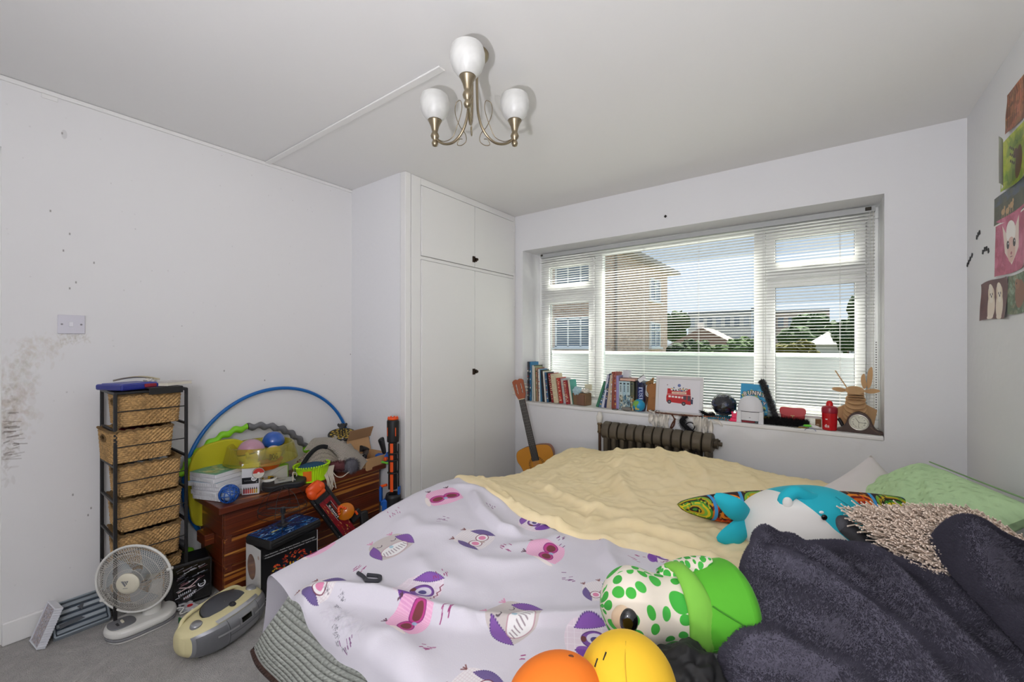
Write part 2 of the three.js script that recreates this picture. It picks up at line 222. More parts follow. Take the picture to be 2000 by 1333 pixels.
// ---------------------------------------------------------------- outside the window
{
  const S = 1.89;
  struct('ground', T(new THREE.PlaneGeometry(240, 160), 0, -3, -84, -Math.PI / 2), mat(0x5c5f50, { roughness: 1 }));
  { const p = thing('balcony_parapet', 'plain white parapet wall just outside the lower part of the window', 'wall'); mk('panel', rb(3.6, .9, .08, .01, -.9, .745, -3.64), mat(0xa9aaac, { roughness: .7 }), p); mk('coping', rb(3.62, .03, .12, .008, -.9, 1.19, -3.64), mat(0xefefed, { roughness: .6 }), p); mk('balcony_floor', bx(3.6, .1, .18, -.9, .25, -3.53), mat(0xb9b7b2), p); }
  const brickT = tex(512, 512, (g) => { g.fillStyle = '#cfc6ba'; g.fillRect(0, 0, 512, 512); const r = rng(3); for (let j = 0; j < 16; j++) for (let i = -1; i < 8; i++) { const v = r(); g.fillStyle = `rgb(${190 + v * 38},${154 + v * 34},${128 + v * 32})`; g.fillRect(i * 64 + (j % 2) * 32 + 3, j * 32 + 3, 58, 26); } });
  brickT.repeat.set(.55, .8);
  const brick = mat(0xffffff, { map: brickT, roughness: .95 }), white = mat(0xf2f2f0, { roughness: .5 }), pane = mat(0x7f8b96, { roughness: .12, metalness: .2 });
  const b = thing('apartment_building', 'pale brick apartment building with white framed windows and overhanging eaves seen through the blind', 'building');
  const X0 = -18, X1 = -7.2, Z1 = -17, Z0 = -25.3, yt = 5.4, y0 = -3;
  mk('wall', planarUV(bx(X1 - X0, yt - y0, Z1 - Z0, (X0 + X1) / 2, (yt + y0) / 2, (Z0 + Z1) / 2)), brick, b);
  mk('eaves', [bx(X1 - X0 + 1, .22, Z1 - Z0 + 1.5, (X0 + X1) / 2, yt + .06, (Z0 + Z1) / 2 - .2)], mat(0xa79d92), b);
  mk('roof', [ext([[X0 - .5, 0], [X1 + .5, 0], [X1 - 4.5, 2.4], [X0 + 4, 2.4]], Z1 - Z0 + 1.4, 0).translate(0, yt + .17, Z0 - .7)], mat(0x5c524b, { roughness: .95 }), b);
  const win = (x, y, z, w, h, side, n, sub) => {
    const g = [], q = (a, c, ww, hh) => side ? bx(.09, hh, ww, x + .04, c, z + a) : bx(ww, hh, .09, x + a, c, z + .04);
    g.push(q(0, y + h / 2, w + .12, .09), q(0, y - h / 2, w + .12, .09), q(-w / 2, y, .09, h), q(w / 2, y, .09, h)); for (let i = 1; i < n; i++) g.push(q(-w / 2 + w * i / n, y, .07, h)); if (sub) g.push(q(0, y + h * .22, w, .06));
    g.push(side ? bx(.2, .08, w + .3, x + .08, y - h / 2 - .08, z) : bx(w + .3, .08, .2, x, y - h / 2 - .08, z + .08));
    const o = mk('window', g, white, b); mk('pane', side ? bx(.03, h, w, x + .02, y, z) : bx(w, h, .03, x, y, z + .02), pane, o);
  };
  win(X1, 4.16, -22.9, 1.7, 1.1, true, 2, 1); win(X1, 1.76, -22.9, 1.6, 1.25, true, 2, 1);
  for (const [x, n] of [[-8.9, 3], [-12.6, 3]]) { win(x, 4.35, Z1, 1.9, 1.1, false, n, 0); win(x, 1.8, Z1, 1.9, 1.3, false, n, 1); }
  mk('drainpipe', bar([X1 + .08, y0, Z1 - .4], [X1 + .08, yt, Z1 - .4], .06, 8), mat(0x8b8178), b);
  const block = (name, label, x0, x1, yb, yt2, z, col, nx, ny) => {
    const t = thing(name, label, 'building'), m = mat(col, { roughness: .9 });
    mk('wall', bx(x1 - x0, yt2 - yb, 8, (x0 + x1) / 2, (yt2 + yb) / 2, z - 4), m, t); mk('roof', bx(x1 - x0, .35, 8.6, (x0 + x1) / 2, yt2 + .15, z - 4), mat(0x777b80), t);
    for (let j = 0; j < ny; j++) for (let i = 0; i < nx; i++) { const w = (x1 - x0) / nx, h = 3; mk('window', bx(w * .55, h * .45, .1, x0 + w * (i + .5), yt2 - 1.4 - j * h, z + .03), mat((i + j) % 3 ? 0x6d7681 : 0x8b929b, { roughness: .3 }), t); }
  };
  block('apartment_block', 'long low grey apartment block on the skyline behind the white house', -16.7, -8.0, -3, 6.0, -70, 0xb7b3b0, 7, 2);
  block('apartment_block', 'pale blue rendered section of the long skyline block', -7.99, -6.21, -3, 6.2, -69.9, 0xc3ccd9, 2, 2);
  block('apartment_block', 'reddish brick end of the skyline block seen left and right of the window post', -6.2, 1.1, -3, 5.7, -70, 0xa9978d, 6, 2);
  { const t = thing('gable_house', 'white house with a brown tiled roof in front of the skyline block', 'house'); mk('wall', bx(4.4, 4.2, 5, -8.1, -.9, -41), mat(0xe7e4df), t); mk('roof', ext([[-2.7, 0], [2.7, 0], [0, 1.5]], 5.4, 0).translate(-8.1, 1.2, -43.7), mat(0x6b5a50), t); mk('chimney', bx(.5, 1.4, .5, -8.9, 2.6, -42), mat(0xe0dcd6), t); mk('window', bx(.9, .9, .1, -8.1, .2, -38.47), pane, t); }
  { const t = thing('garden_shed', 'small grey hut with a pyramid roof beside the yellow bush', 'shed'); mk('wall', bx(1.0, 4.2, 1.0, .26, -.85, -20), mat(0xcfccc9), t); mk('roof', T(new THREE.ConeGeometry(.95, .5, 4), .26, 1.5, -20, 0, Math.PI / 4), mat(0x55524d), t); }
  const leafTex = ntex(128, 128, (x, y) => { const v = tile(x, y, 26, 3); return [.5 + .3 * v, .6 + .35 * v, .38 + .25 * v]; }, { srgb: true, rep: [3, 3] });
  const plant = (name, label, cat, x, y, z, rx, ry, col, n, seed) => {
    const t = thing(name, label, cat, [x, -3, z]), r = rng(seed), gs = [], m = mat(col, { roughness: 1, map: leafTex });
    for (let i = 0; i < n; i++) { const a = r() * 6.28, q = Math.sqrt(r()), h = r() * 2 - 1, k = (.28 + .3 * r()) * Math.min(rx, ry), g = new THREE.IcosahedronGeometry(k, 2), P = g.attributes.position; for (let j = 0; j < P.count; j++) { const w = 1 + .35 * n3(P.getX(j) / k * 2.2 + i, P.getY(j) / k * 2.2, P.getZ(j) / k * 2.2 + seed); P.setXYZ(j, P.getX(j) * w, P.getY(j) * w, P.getZ(j) * w); } g.computeVertexNormals(); const s = Math.sqrt(1 - h * h * .8); gs.push(T(g, Math.cos(a) * q * rx * s * .8, y + 3 + h * ry * .75, Math.sin(a) * q * rx * s * .7)); }
    mk('foliage', gs, m, t); mk('trunk', cy(.06 * rx, .1 * rx, Math.max(.3, y + 3), 0, (y + 3) / 2, 0, 0, 0, 0, 8), mat(0x6b5a48), t);
  };
  plant('tree', 'round dark green tree beside the end of the brick building', 'tree', -12.0, 3.0, -45, 1.35, 1.3, 0x5c7050, 26, 3);
  plant('shrub', 'dark green hedge shrub at the foot of the brick building', 'shrub', -5.3, .6, -22, 1.0, .75, 0x526849, 26, 4);
  plant('shrub', 'broad light green bush behind the centre pane left of the window post', 'shrub', -2.6, .85, -18, 1.5, .6, 0x75874f, 40, 5);
  plant('shrub', 'low green bush between the white house and the light green bush', 'shrub', -4.4, .8, -20, .9, .5, 0x6a7c4f, 22, 15);
  plant('shrub', 'bush with bright yellow leaves low in the right pane', 'shrub', -.55, 1.05, -14, .62, .32, 0xa8862a, 30, 6);
  plant('shrub', 'green bushes behind the yellow bush', 'shrub', -.2, 1.7, -24, 1.6, .8, 0x6a7c58, 30, 7);
  plant('tree', 'tall grey green tree at the right edge of the right pane', 'tree', 1.25, 2.05, -16, .62, .95, 0x66765c, 34, 8);
  plant('tree', 'lower green tree between the hut and the tall tree', 'tree', .80, 1.55, -18.6, .45, .5, 0x627355, 20, 9);
}

// ---------------------------------------------------------------- bed, covers and what lies on it
const segd = (x, z, p) => { let best = [1e9, 0, 0], L = 0; for (let i = 0; i + 1 < p.length; i++) { const [ax, az] = p[i], [bx_, bz] = p[i + 1], dx = bx_ - ax, dz = bz - az, l2 = dx * dx + dz * dz, t = clamp(((x - ax) * dx + (z - az) * dz) / l2), ex = x - ax - t * dx, ez = z - az - t * dz, d = Math.hypot(ex, ez), sg = Math.sign(dx * (z - az) - dz * (x - ax)); if (d < best[0]) best = [d, sg, i === 0 ? t : i === p.length - 2 ? 1 - t : 1, t]; } return best; };
const idw = (pts, x, z, k = .18) => { let s = 0, w = 0; for (const [a, b, y] of pts) { const q = Math.exp(-((x - a) ** 2 + (z - b) ** 2) / (2 * k * k)) + 1e-5; s += q * y; w += q; } return s / w; };
// fold: [polyline, height, width, lean]; lean > 0 makes the left flank steep
const foldH = (F, x, z) => { let h = 0; for (const [p, a, w, lean = 0] of F) { const [d, sg, e] = segd(x, z, p); if (d > w * 3.2) continue; const s = sst(0, .5, e) * .85 + .15, ww = w * (sg > 0 ? 1 - lean : 1 + lean); h += 1.35 * a * s * Math.exp(-Math.pow(d / ww / .85, 1.7)); } return h; };

const weave = ntex(128, 128, (x, y) => .5 + .25 * Math.sin(x * 6.283 * 32) * Math.sin(y * 6.283 * 32) + .3 * tile(x, y, 30, 3));
const maroon = mat(0x4a1620, { roughness: .9 }), ticking = mat(0xdedad2, { roughness: .9 });
function makeBed(label, z0, z1, x0) {
  const b = thing('single_bed', label, 'bed', [0, 0, 0], 0);
  mk('divan_base', rb(.53 - x0, .2, z1 - z0 - .04, .012, (x0 + .53) / 2, .17, (z0 + z1) / 2), maroon, b);
  for (const x of [x0 + .08, .45]) for (const z of [z0 + .08, z1 - .08]) mk('leg', cy(.022, .018, .075, x, .0375, z, 0, 0, 0, 12), mat(0x1c1614), b);
  mk('mattress', rb(.54 - x0, .19, z1 - z0, .05, (x0 + .54) / 2, .365, (z0 + z1) / 2, 0, 0, 0, 4), ticking, b);
}
makeBed('single bed with a dark maroon base under the owl print cover', -1.46, -.665, -1.36);
makeBed('second single bed under the yellow sheet next to the radiator', -2.80, -1.48, -1.38);

const HD = [[-1.42, -.66, .50], [-1.42, -.82, .535], [-1.42, -1.03, .585], [-1.42, -1.3, .64], [-1.42, -1.5, .60], [-1.2, -1.28, .62], [-1.15, -.9, .565], [-1.0, -.68, .52], [-1.0, -1.05, .575], [-.9, -1.35, .575], [-.6, -.8, .53], [-.6, -1.1, .55], [-.5, -1.4, .555], [-.2, -.8, .525], [-.2, -1.1, .545], [.2, -1.1, .54], [.5, -.9, .53], [.5, -1.4, .54], [-.7, -.66, .515], [0, -.66, .51], [.5, -.66, .51]];
const FD = [
  [[[-1.258, -.60], [-1.125, -.693], [-1.038, -.738], [-.911, -.769], [-.836, -.791], [-.70, -.84]], .028, .034, .45], [[[-.76, -.83], [-.631, -.894], [-.46, -1.034], [-.3, -1.1]], .018, .03, .6],
  [[[-1.25, -1.40], [-1.1, -1.29], [-.95, -1.225], [-.86, -1.25]], .022, .03, .4], [[[-.642, -1.442], [-.569, -1.31], [-.44, -1.19]], .016, .035, .3], [[[-1.055, -1.05], [-.89, -1.024], [-.802, -1.07], [-.68, -1.2]], .012, .04, .2], [[[-1.114, -.941], [-.966, -.896], [-.82, -.92]], .012, .045],
  [[[-.95, -.60], [-.86, -.665], [-.70, -.65]], .022, .045, .2], [[[-1.15, -.63], [-1.06, -.62], [-.98, -.64]], .016, .03], [[[-1.35, -1.1], [-1.2, -1.05], [-1.05, -1.13]], .012, .05], [[[-.55, -.70], [-.40, -.78], [-.2, -.74]], .014, .05], [[[-1.38, -1.38], [-1.2, -1.42], [-1.0, -1.36]], .016, .035, .2], [[[-.88, -1.12], [-.78, -1.26], [-.75, -1.36]], .010, .03]];
const duvetH = (x, z) => idw(HD, x, z) + foldH(FD, x, z) + .006 * fbm(x * 3.1, z * 3.1, 3);
const xf = -1.415, zn = -.655;
function drape(H, a, b, flare = .12, r = .05) {                                // cloth coordinates -> place, over the foot edge and the near edge
  const q = r * 1.571, dx = Math.max(0, xf - a), dz = Math.max(0, b - zn), x0 = Math.max(a, xf), z0 = Math.min(b, zn);
  let x = x0, y = H(x0, z0), z = z0;
  if (dx > 0) { if (dx < q) { x -= r * Math.sin(dx / r); y -= r * (1 - Math.cos(dx / r)); } else { x -= r + flare * (dx - q); y -= r + (dx - q) * .97; x += .012 * Math.sin(b * 23) * (dx - q) / .2; } }
  if (dz > 0) { if (dz < q) { z += r * Math.sin(dz / r); y -= r * (1 - Math.cos(dz / r)); } else { z += r + .1 * (dz - q); y -= r + (dz - q); z += .01 * Math.sin(a * 19) * (dz - q) / .1; } }
  return [x, Math.max(.02, y), z];
}
{ // owl print duvet
  const W = 2048, H = 1068, KX = W / 2.3, KZ = H / 1.2, PX = (x) => (x + 1.75) * KX, PZ = (z) => (z + 1.65) * KZ;
  const map = tex(W, H, (g) => {
    g.fillStyle = '#d6d2da'; g.fillRect(0, 0, W, H);
    const r = rng(21);
    const owl = (kind, x, z, ang, s) => {
      g.save(); g.translate(PX(x), PZ(z)); g.rotate(ang + Math.PI / 2); const k = s * KX / 2; g.scale(k, k); g.globalAlpha = .86; g.lineWidth = .04;
      const E = (cx, cy_, rx, ry, f, rot = 0, st) => { g.beginPath(); g.ellipse(cx, cy_, rx, ry, rot, 0, 7); g.fillStyle = f; g.fill(); if (st) { g.strokeStyle = st; g.stroke(); } };
      const tuft = (cx, cy_, c) => { g.strokeStyle = c; g.lineWidth = .06; for (const d of [-.14, 0, .14]) { g.beginPath(); g.moveTo(cx, cy_); g.lineTo(cx + d, cy_ - .2); g.stroke(); } g.lineWidth = .04; };
      const body = (c) => { g.beginPath(); g.moveTo(-.8, .75); g.quadraticCurveTo(-1.0, -.5, -.55, -.78); g.quadraticCurveTo(0, -.95, .55, -.78); g.quadraticCurveTo(1.0, -.5, .8, .75); g.quadraticCurveTo(0, 1.1, -.8, .75); g.closePath(); g.fillStyle = c; g.fill(); };
      const wing = (sx, c) => { g.save(); g.scale(sx, 1); g.beginPath(); g.moveTo(.55, -.5); g.quadraticCurveTo(1.25, -.1, .8, .75); g.quadraticCurveTo(.45, .25, .55, -.5); g.fillStyle = c; g.fill(); g.strokeStyle = '#4e3a72'; g.setLineDash([.05, .04]); g.stroke(); g.setLineDash([]); g.restore(); };
      const hatch = (c, n) => { g.save(); g.clip(); g.strokeStyle = c; g.lineWidth = .025; for (let i = -n; i <= n; i++) { g.beginPath(); g.moveTo(i / n * 1.2, -1); g.lineTo(i / n * 1.2, 1); g.moveTo(-1.2, i / n); g.lineTo(1.2, i / n); g.stroke(); } g.restore(); g.lineWidth = .04; };
      if (kind === 'pink') { body('#e59cc2'); hatch('#f1c3da', 14); tuft(-.5, -.78, '#5a3a4a'); tuft(.5, -.78, '#5a3a4a'); E(-.38, .18, .40, .33, '#b8327f', -.2, '#7c2a70'); E(.38, .18, .40, .33, '#b8327f', .2, '#7c2a70'); E(-.38, .2, .27, .21, '#6d3a34', -.2); E(.38, .2, .27, .21, '#6d3a34', .2); E(0, .32, .1, .12, '#9ec0d8'); E(-.9, .2, .12, .5, '#efe3dd', .15); }
      if (kind === 'grey') { body('#c4b9b4'); wing(1, '#76479c'); wing(-1, '#76479c'); tuft(-.5, -.78, '#d58fb0'); tuft(.5, -.78, '#d58fb0'); E(0, .42, .62, .42, '#eeecec', 0, '#b58a94'); g.strokeStyle = '#8e7f86'; for (let i = -4; i < 5; i++) { g.beginPath(); g.moveTo(i * .12, .3); g.lineTo(i * .14, .62); g.stroke(); } g.strokeStyle = '#4a4048'; for (const q of [-.35, .35]) { g.beginPath(); g.arc(q, -.35, .12, 0, 3.1); g.stroke(); } E(0, .12, .09, .12, '#9fc3cf'); }
      if (kind === 'white') { body('#eae4e4'); hatch('#d9ccd0', 9); wing(1, '#5d4a86'); wing(-1, '#5d4a86'); tuft(-.5, -.78, '#7a4a4a'); tuft(.5, -.78, '#7a4a4a'); E(-.3, .3, .32, .3, '#efeaea', 0, '#6b3040'); E(.32, .3, .32, .3, '#efeaea', 0, '#6b3040'); E(-.3, .3, .18, .18, '#dc7aa2'); E(.32, .3, .18, .18, '#dc7aa2'); E(.0, .5, .1, .13, '#b9a79f'); }
      if (kind === 'purp') { body('#e3d5e0'); g.save(); body('#e3d5e0'); hatch('#efe7ee', 4); g.restore(); wing(1, '#7c46a6'); wing(-1, '#7c46a6'); E(-.75, .1, .3, .62, '#7c46a6', .5); E(0, .2, .42, .46, '#6f3f98', 0, '#4e2c6c'); E(.05, .24, .28, .32, '#f0eef2'); E(0, .22, .15, .16, '#3d3470'); E(0, -.18, .15, .1, '#6b3b2c'); g.strokeStyle = '#7a3346'; g.beginPath(); g.moveTo(-.6, .75); for (let i = 0; i < 10; i++) g.lineTo(-.6 + i * .13, .75 + (i % 2 ? .1 : 0)); g.stroke(); }
      g.restore();
    };
    const scrib = (x, z) => { g.save(); g.translate(PX(x), PZ(z)); g.rotate(r() * 3); g.strokeStyle = r() > .5 ? '#7a4a78' : '#9a3f74'; for (let i = 0; i < 9; i++) { g.lineWidth = 1.2 + 1.6 * r(); const a = (r() - .5) * 42, b = (r() - .5) * 42; g.beginPath(); g.moveTo(a, b); g.lineTo(a + 8 + 8 * r(), b - 4 + 6 * r()); g.stroke(); } g.restore(); };
    for (const q of [['pink', -1.305, -1.287, -2.73, .166], ['grey', -1.209, -.934, -2.99, .152], ['white', -.984, -1.117, 2.98, .145], ['pink', -.749, -1.213, 2.91, .139], ['purp', -.883, -1.342, 1.54, .117], ['white', -1.193, -.672, 2.94, .129], ['purp', -.942, -.824, 2.82, .149], ['pink', -.878, -.738, 3.0, .122], ['grey', -.656, -.898, -3.05, .149], ['purp', -.459, -.949, 2.63, .139], ['white', -.599, -.681, 3.14, .121], ['purp', -.429, -1.442, -2.45, .103], ['white', -.519, -1.134, -2.49, .1], ['pink', -1.46, -.80, 3.0, .13], ['white', -1.6, -1.2, 2.8, .13], ['grey', -.2, -1.25, 2.8, .14], ['white', .15, -.9, 2.9, .14], ['pink', .3, -1.25, 2.9, .14]]) owl(...q);
    for (const q of [[-1.194, -.805], [-.498, -1.379], [-.736, -1.317], [-.87, -1.146], [-1.081, -1.338], [-1.381, -1.088], [-.759, -.696], [-.537, -.816], [-1.155, -1.149], [-.94, -.91], [-.615, -1.147], [-.809, -.805], [-.332, -1.428], [-.97, -.60], [-.627, -1.421], [-.3, -.9], [.1, -1.2]]) scrib(...q);
    for (const [x, z] of [[-1.138, -.724], [-1.102, -.684], [-1.085, -.66], [-1.045, -.635], [-1.028, -.616], [-1.01, -.603], [-.996, -.592], [-.966, -.585], [-1.15, -.665]]) blot(g, PX(x), PZ(z), 15, 8, '#23222b', .5, 46, Math.round(x * 1000));   // dark rubbed ink marks
    blot(g, PX(-1.02), PZ(-.64), 110, 34, '#8d8894', .05, 240, 33);
  }, { clamp: true });
  const m = mat(0xffffff, { map, roughness: .92, bumpMap: weave.clone(), bumpScale: .0006 }); m.bumpMap.repeat.set(24, 12);
  const ov = (x) => .02 + .085 * sst(-1.36, -1.0, x) + .03 * sst(-1.0, -.7, x) + .008 * Math.sin(x * 9);
  const g = grid(230, 130, (u, v) => { const a = lerp(xf - .27, .5, u), b = lerp(-1.56, zn + ov(a), v), q = drape((x, z) => duvetH(x, z) + .004, a, b); return [...q, (a + 1.75) / 2.3, 1 - (b + 1.65) / 1.2]; });
  one('duvet', g, m, 'pale lilac duvet cover printed with pink, grey and purple owls', 'duvet');
}
{ // knitted blanket hanging down the near side, brown border
  const knit = ntex(256, 256, (x, y) => { const c = y * 8, row = Math.floor(c), f = c - row, X = x * 8 + (row % 2) * .5, q = X - Math.floor(X); return .15 + .85 * Math.pow(Math.sin(f * 3.1416), .7) * (.55 + .45 * Math.sin(q * 3.1416)) + .12 * tile(x, y, 60, 2); });
  const m = mat(0xb9bdb4, { roughness: 1, bumpMap: knit, bumpScale: .012 }), br = mat(0x4a342c, { roughness: 1, bumpMap: knit.clone(), bumpScale: .012 }); knit.repeat.set(6, 6); br.bumpMap.repeat.set(9, 3);
  const b = thing('knitted_blanket', 'grey green knitted blanket with a brown border hanging down the near side of the bed', 'blanket');
  const edge = (s) => [lerp(-1.345, .5, s), .497, -.664], low = (s) => { const x = lerp(-1.60, .5, s); return [x, lerp(.185, .25, sst(0, .3, s)) + .012 * Math.sin(x * 11), -.636 - .02 * Math.sin(x * 7 + 1)]; };
  const P = (s, t) => { const A = edge(s), B = low(s), k = Math.pow(t, 1.25), o = .022 * Math.sin(t * 3.1416) + .008 * Math.sin(s * 40) * t; return [lerp(A[0], B[0], k), lerp(A[1], B[1], t) - .0 * t, lerp(A[2], B[2], t) + o]; };
  const F = (w, t) => { const A = P(0, t); return [lerp(A[0], A[0] - .02 * t, w) + .03 * Math.sin(w * 9) * t, A[1], lerp(A[2], -1.40, w)]; };   // round the foot corner
  mk('knit', [grid(150, 40, (u, v) => { const q = P(u, v * .90); return [...q, u * 2.1, v * .3]; }), grid(60, 40, (u, v) => { const q = F(u, v * .90); return [...q, u * .8, v * .3]; }), grid(90, 6, (u, v) => [lerp(-1.345, .5, u), .497, lerp(-.664, -1.40, v), u * 2, v * .7])], m, b);
  mk('border', [grid(150, 8, (u, v) => { const q = P(u, .89 + .11 * v); return [q[0], q[1], q[2] + .006 * Math.sin(v * 3.14) + .003, u * 2.1, v * .06]; }), grid(60, 8, (u, v) => { const q = F(u, .89 + .11 * v); return [q[0] - .004, q[1], q[2], u * .8, v * .06]; })], br, b, 'dark brown border');
}
// yellow sheet
const HY = [[-1.42, -1.5, .60], [-1.42, -1.75, .545], [-1.42, -2.0, .50], [-1.4, -2.3, .485], [-1.36, -2.5, .525], [-1.2, -2.55, .585], [-.935, -2.55, .635], [-.72, -2.55, .66], [-.475, -2.55, .625], [-.257, -2.55, .595], [.0, -2.5, .58], [.3, -2.5, .57], [-1.2, -2.8, .47], [-.7, -2.82, .52], [-.2, -2.82, .50], [.3, -2.8, .50], [-1.2, -1.52, .605], [-1.0, -1.9, .56], [-.5, -1.95, .565], [0, -1.95, .555], [-.7, -1.6, .575], [-.3, -1.6, .575], [.3, -1.9, .56], [-1.1, -2.25, .565], [-.6, -2.3, .60], [0, -2.25, .56], [-.9, -1.38, .57], [-.4, -1.42, .57], [.3, -1.45, .56]];
const FY = [[[[-1.45, -1.60], [-1.21, -1.517], [-1.021, -1.41], [-.898, -1.385], [-.72, -1.40]], .030, .034, -.3], [[[-1.256, -1.81], [-1.008, -1.706], [-.79, -1.634], [-.6, -1.68]], .016, .04, .3], [[[-1.154, -2.387], [-.905, -2.12], [-.705, -1.885]], .016, .045, .3], [[[-.846, -2.66], [-.69, -2.392], [-.52, -2.13]], .022, .04, .45], [[[-.70, -2.70], [-.552, -2.434], [-.43, -2.2]], .020, .035, .45], [[[-.677, -1.45], [-.61, -1.575], [-.455, -1.578], [-.3, -1.58]], .018, .03, .3], [[[-.628, -1.43], [-.502, -1.493], [-.36, -1.481], [-.22, -1.49]], .016, .025, -.2],
  [[[-1.247, -2.11], [-1.083, -1.884], [-1.03, -1.66]], .012, .04], [[[-.949, -2.6], [-.813, -2.031], [-.62, -1.75]], .018, .05, .35], [[[-.873, -1.805], [-.74, -1.603], [-.70, -1.42]], .014, .03, .3], [[[-.4, -2.75], [-.33, -2.5], [-.2, -2.3]], .012, .04], [[[-1.3, -2.5], [-1.2, -2.2], [-1.25, -1.95]], .014, .05], [[[-.45, -2.1], [-.2, -1.95], [.1, -1.95]], .008, .05], [[[-1.05, -2.62], [-.98, -2.35], [-.9, -2.2]], .018, .045, .3], [[[-.95, -1.46], [-.85, -1.52], [-.7, -1.5]], .016, .022, .2], [[[-.2, -2.7], [0, -2.45], [.2, -2.3]], .009, .05]];
const ZE = [[-1.8, -1.60], [-1.457, -1.521], [-1.282, -1.474], [-1.07, -1.393], [-.922, -1.364], [-.811, -1.372], [-.708, -1.38], [-.621, -1.408], [-.504, -1.436], [-.416, -1.433], [-.262, -1.445], [0, -1.44], [.6, -1.43]];
const curve1 = (P, x) => { for (let i = 0; i + 1 < P.length; i++) if (x <= P[i + 1][0]) { const t = clamp((x - P[i][0]) / (P[i + 1][0] - P[i][0])); return lerp(P[i][1], P[i + 1][1], t * t * (3 - 2 * t) * .5 + t * .5); } return P[P.length - 1][1]; };
const yellowH = (x, z) => idw(HY, x, z, .17) + foldH(FY, x, z) + .008 * fbm(x * 4 + 3, z * 4, 3) +   .006 * (.5 - Math.abs(n2(x * 7 + z * 4, z * 3 - x * 3))) + .004 * n2(x * 19, z * 14);
{
  const map = ntex(256, 256, (x, y) => { const v = .5 * tile(x, y, 7, 4) + .25 * tile(x, y, 30, 2, 5); return [.955 + .025 * v, .88 + .035 * v, .70 + .06 * v]; }, { srgb: true });
  const m = mat(0xffffff, { map, roughness: .95, bumpMap: weave.clone(), bumpScale: .0006 }); m.bumpMap.repeat.set(22, 14);
  const g = grid(230, 150, (u, v) => {
    const a = lerp(xf - .30, .42, u), x = Math.max(a, xf), ze = curve1(ZE, x) + .006 * Math.sin(x * 31), b = lerp(-2.88, ze + .03, v);
    const z = Math.min(b, ze), q = drape((X, Z) => { return Z > -1.60 ? Math.max(yellowH(X, Z), duvetH(X, Z) + .018 * sst(-1.60, -1.5, Z)) : yellowH(X, Z); }, a, Math.max(-2.83, z), .10);
    if (b > ze) { const d = (b - ze) / .03; q[1] -= .022 * Math.min(1, d); q[2] += .010 * Math.sin(Math.min(1, d) * 1.57); }
    if (b < -2.83) q[1] -= (-2.83 - b) * 1.5;
    return [...q, a * .9, b * .9];
  });
  one('yellow_sheet', g, m, 'crumpled pale yellow sheet spread over the far bed in front of the radiator', 'sheet');
}
one('hair_tie', [tube([[-1.125, .603, -.785], [-1.085, .612, -.80], [-1.06, .606, -.775], [-1.075, .602, -.75], [-1.10, .606, -.762], [-1.13, .600, -.772], [-1.16, .598, -.775]].map(p => [p[0], duvetH(p[0], p[2]) + .010, p[2]]), .006, 40, 6)], mat(0x3a3a40, { roughness: .9 }), 'dark grey looped hair band lying on the owl duvet', 'hair tie');

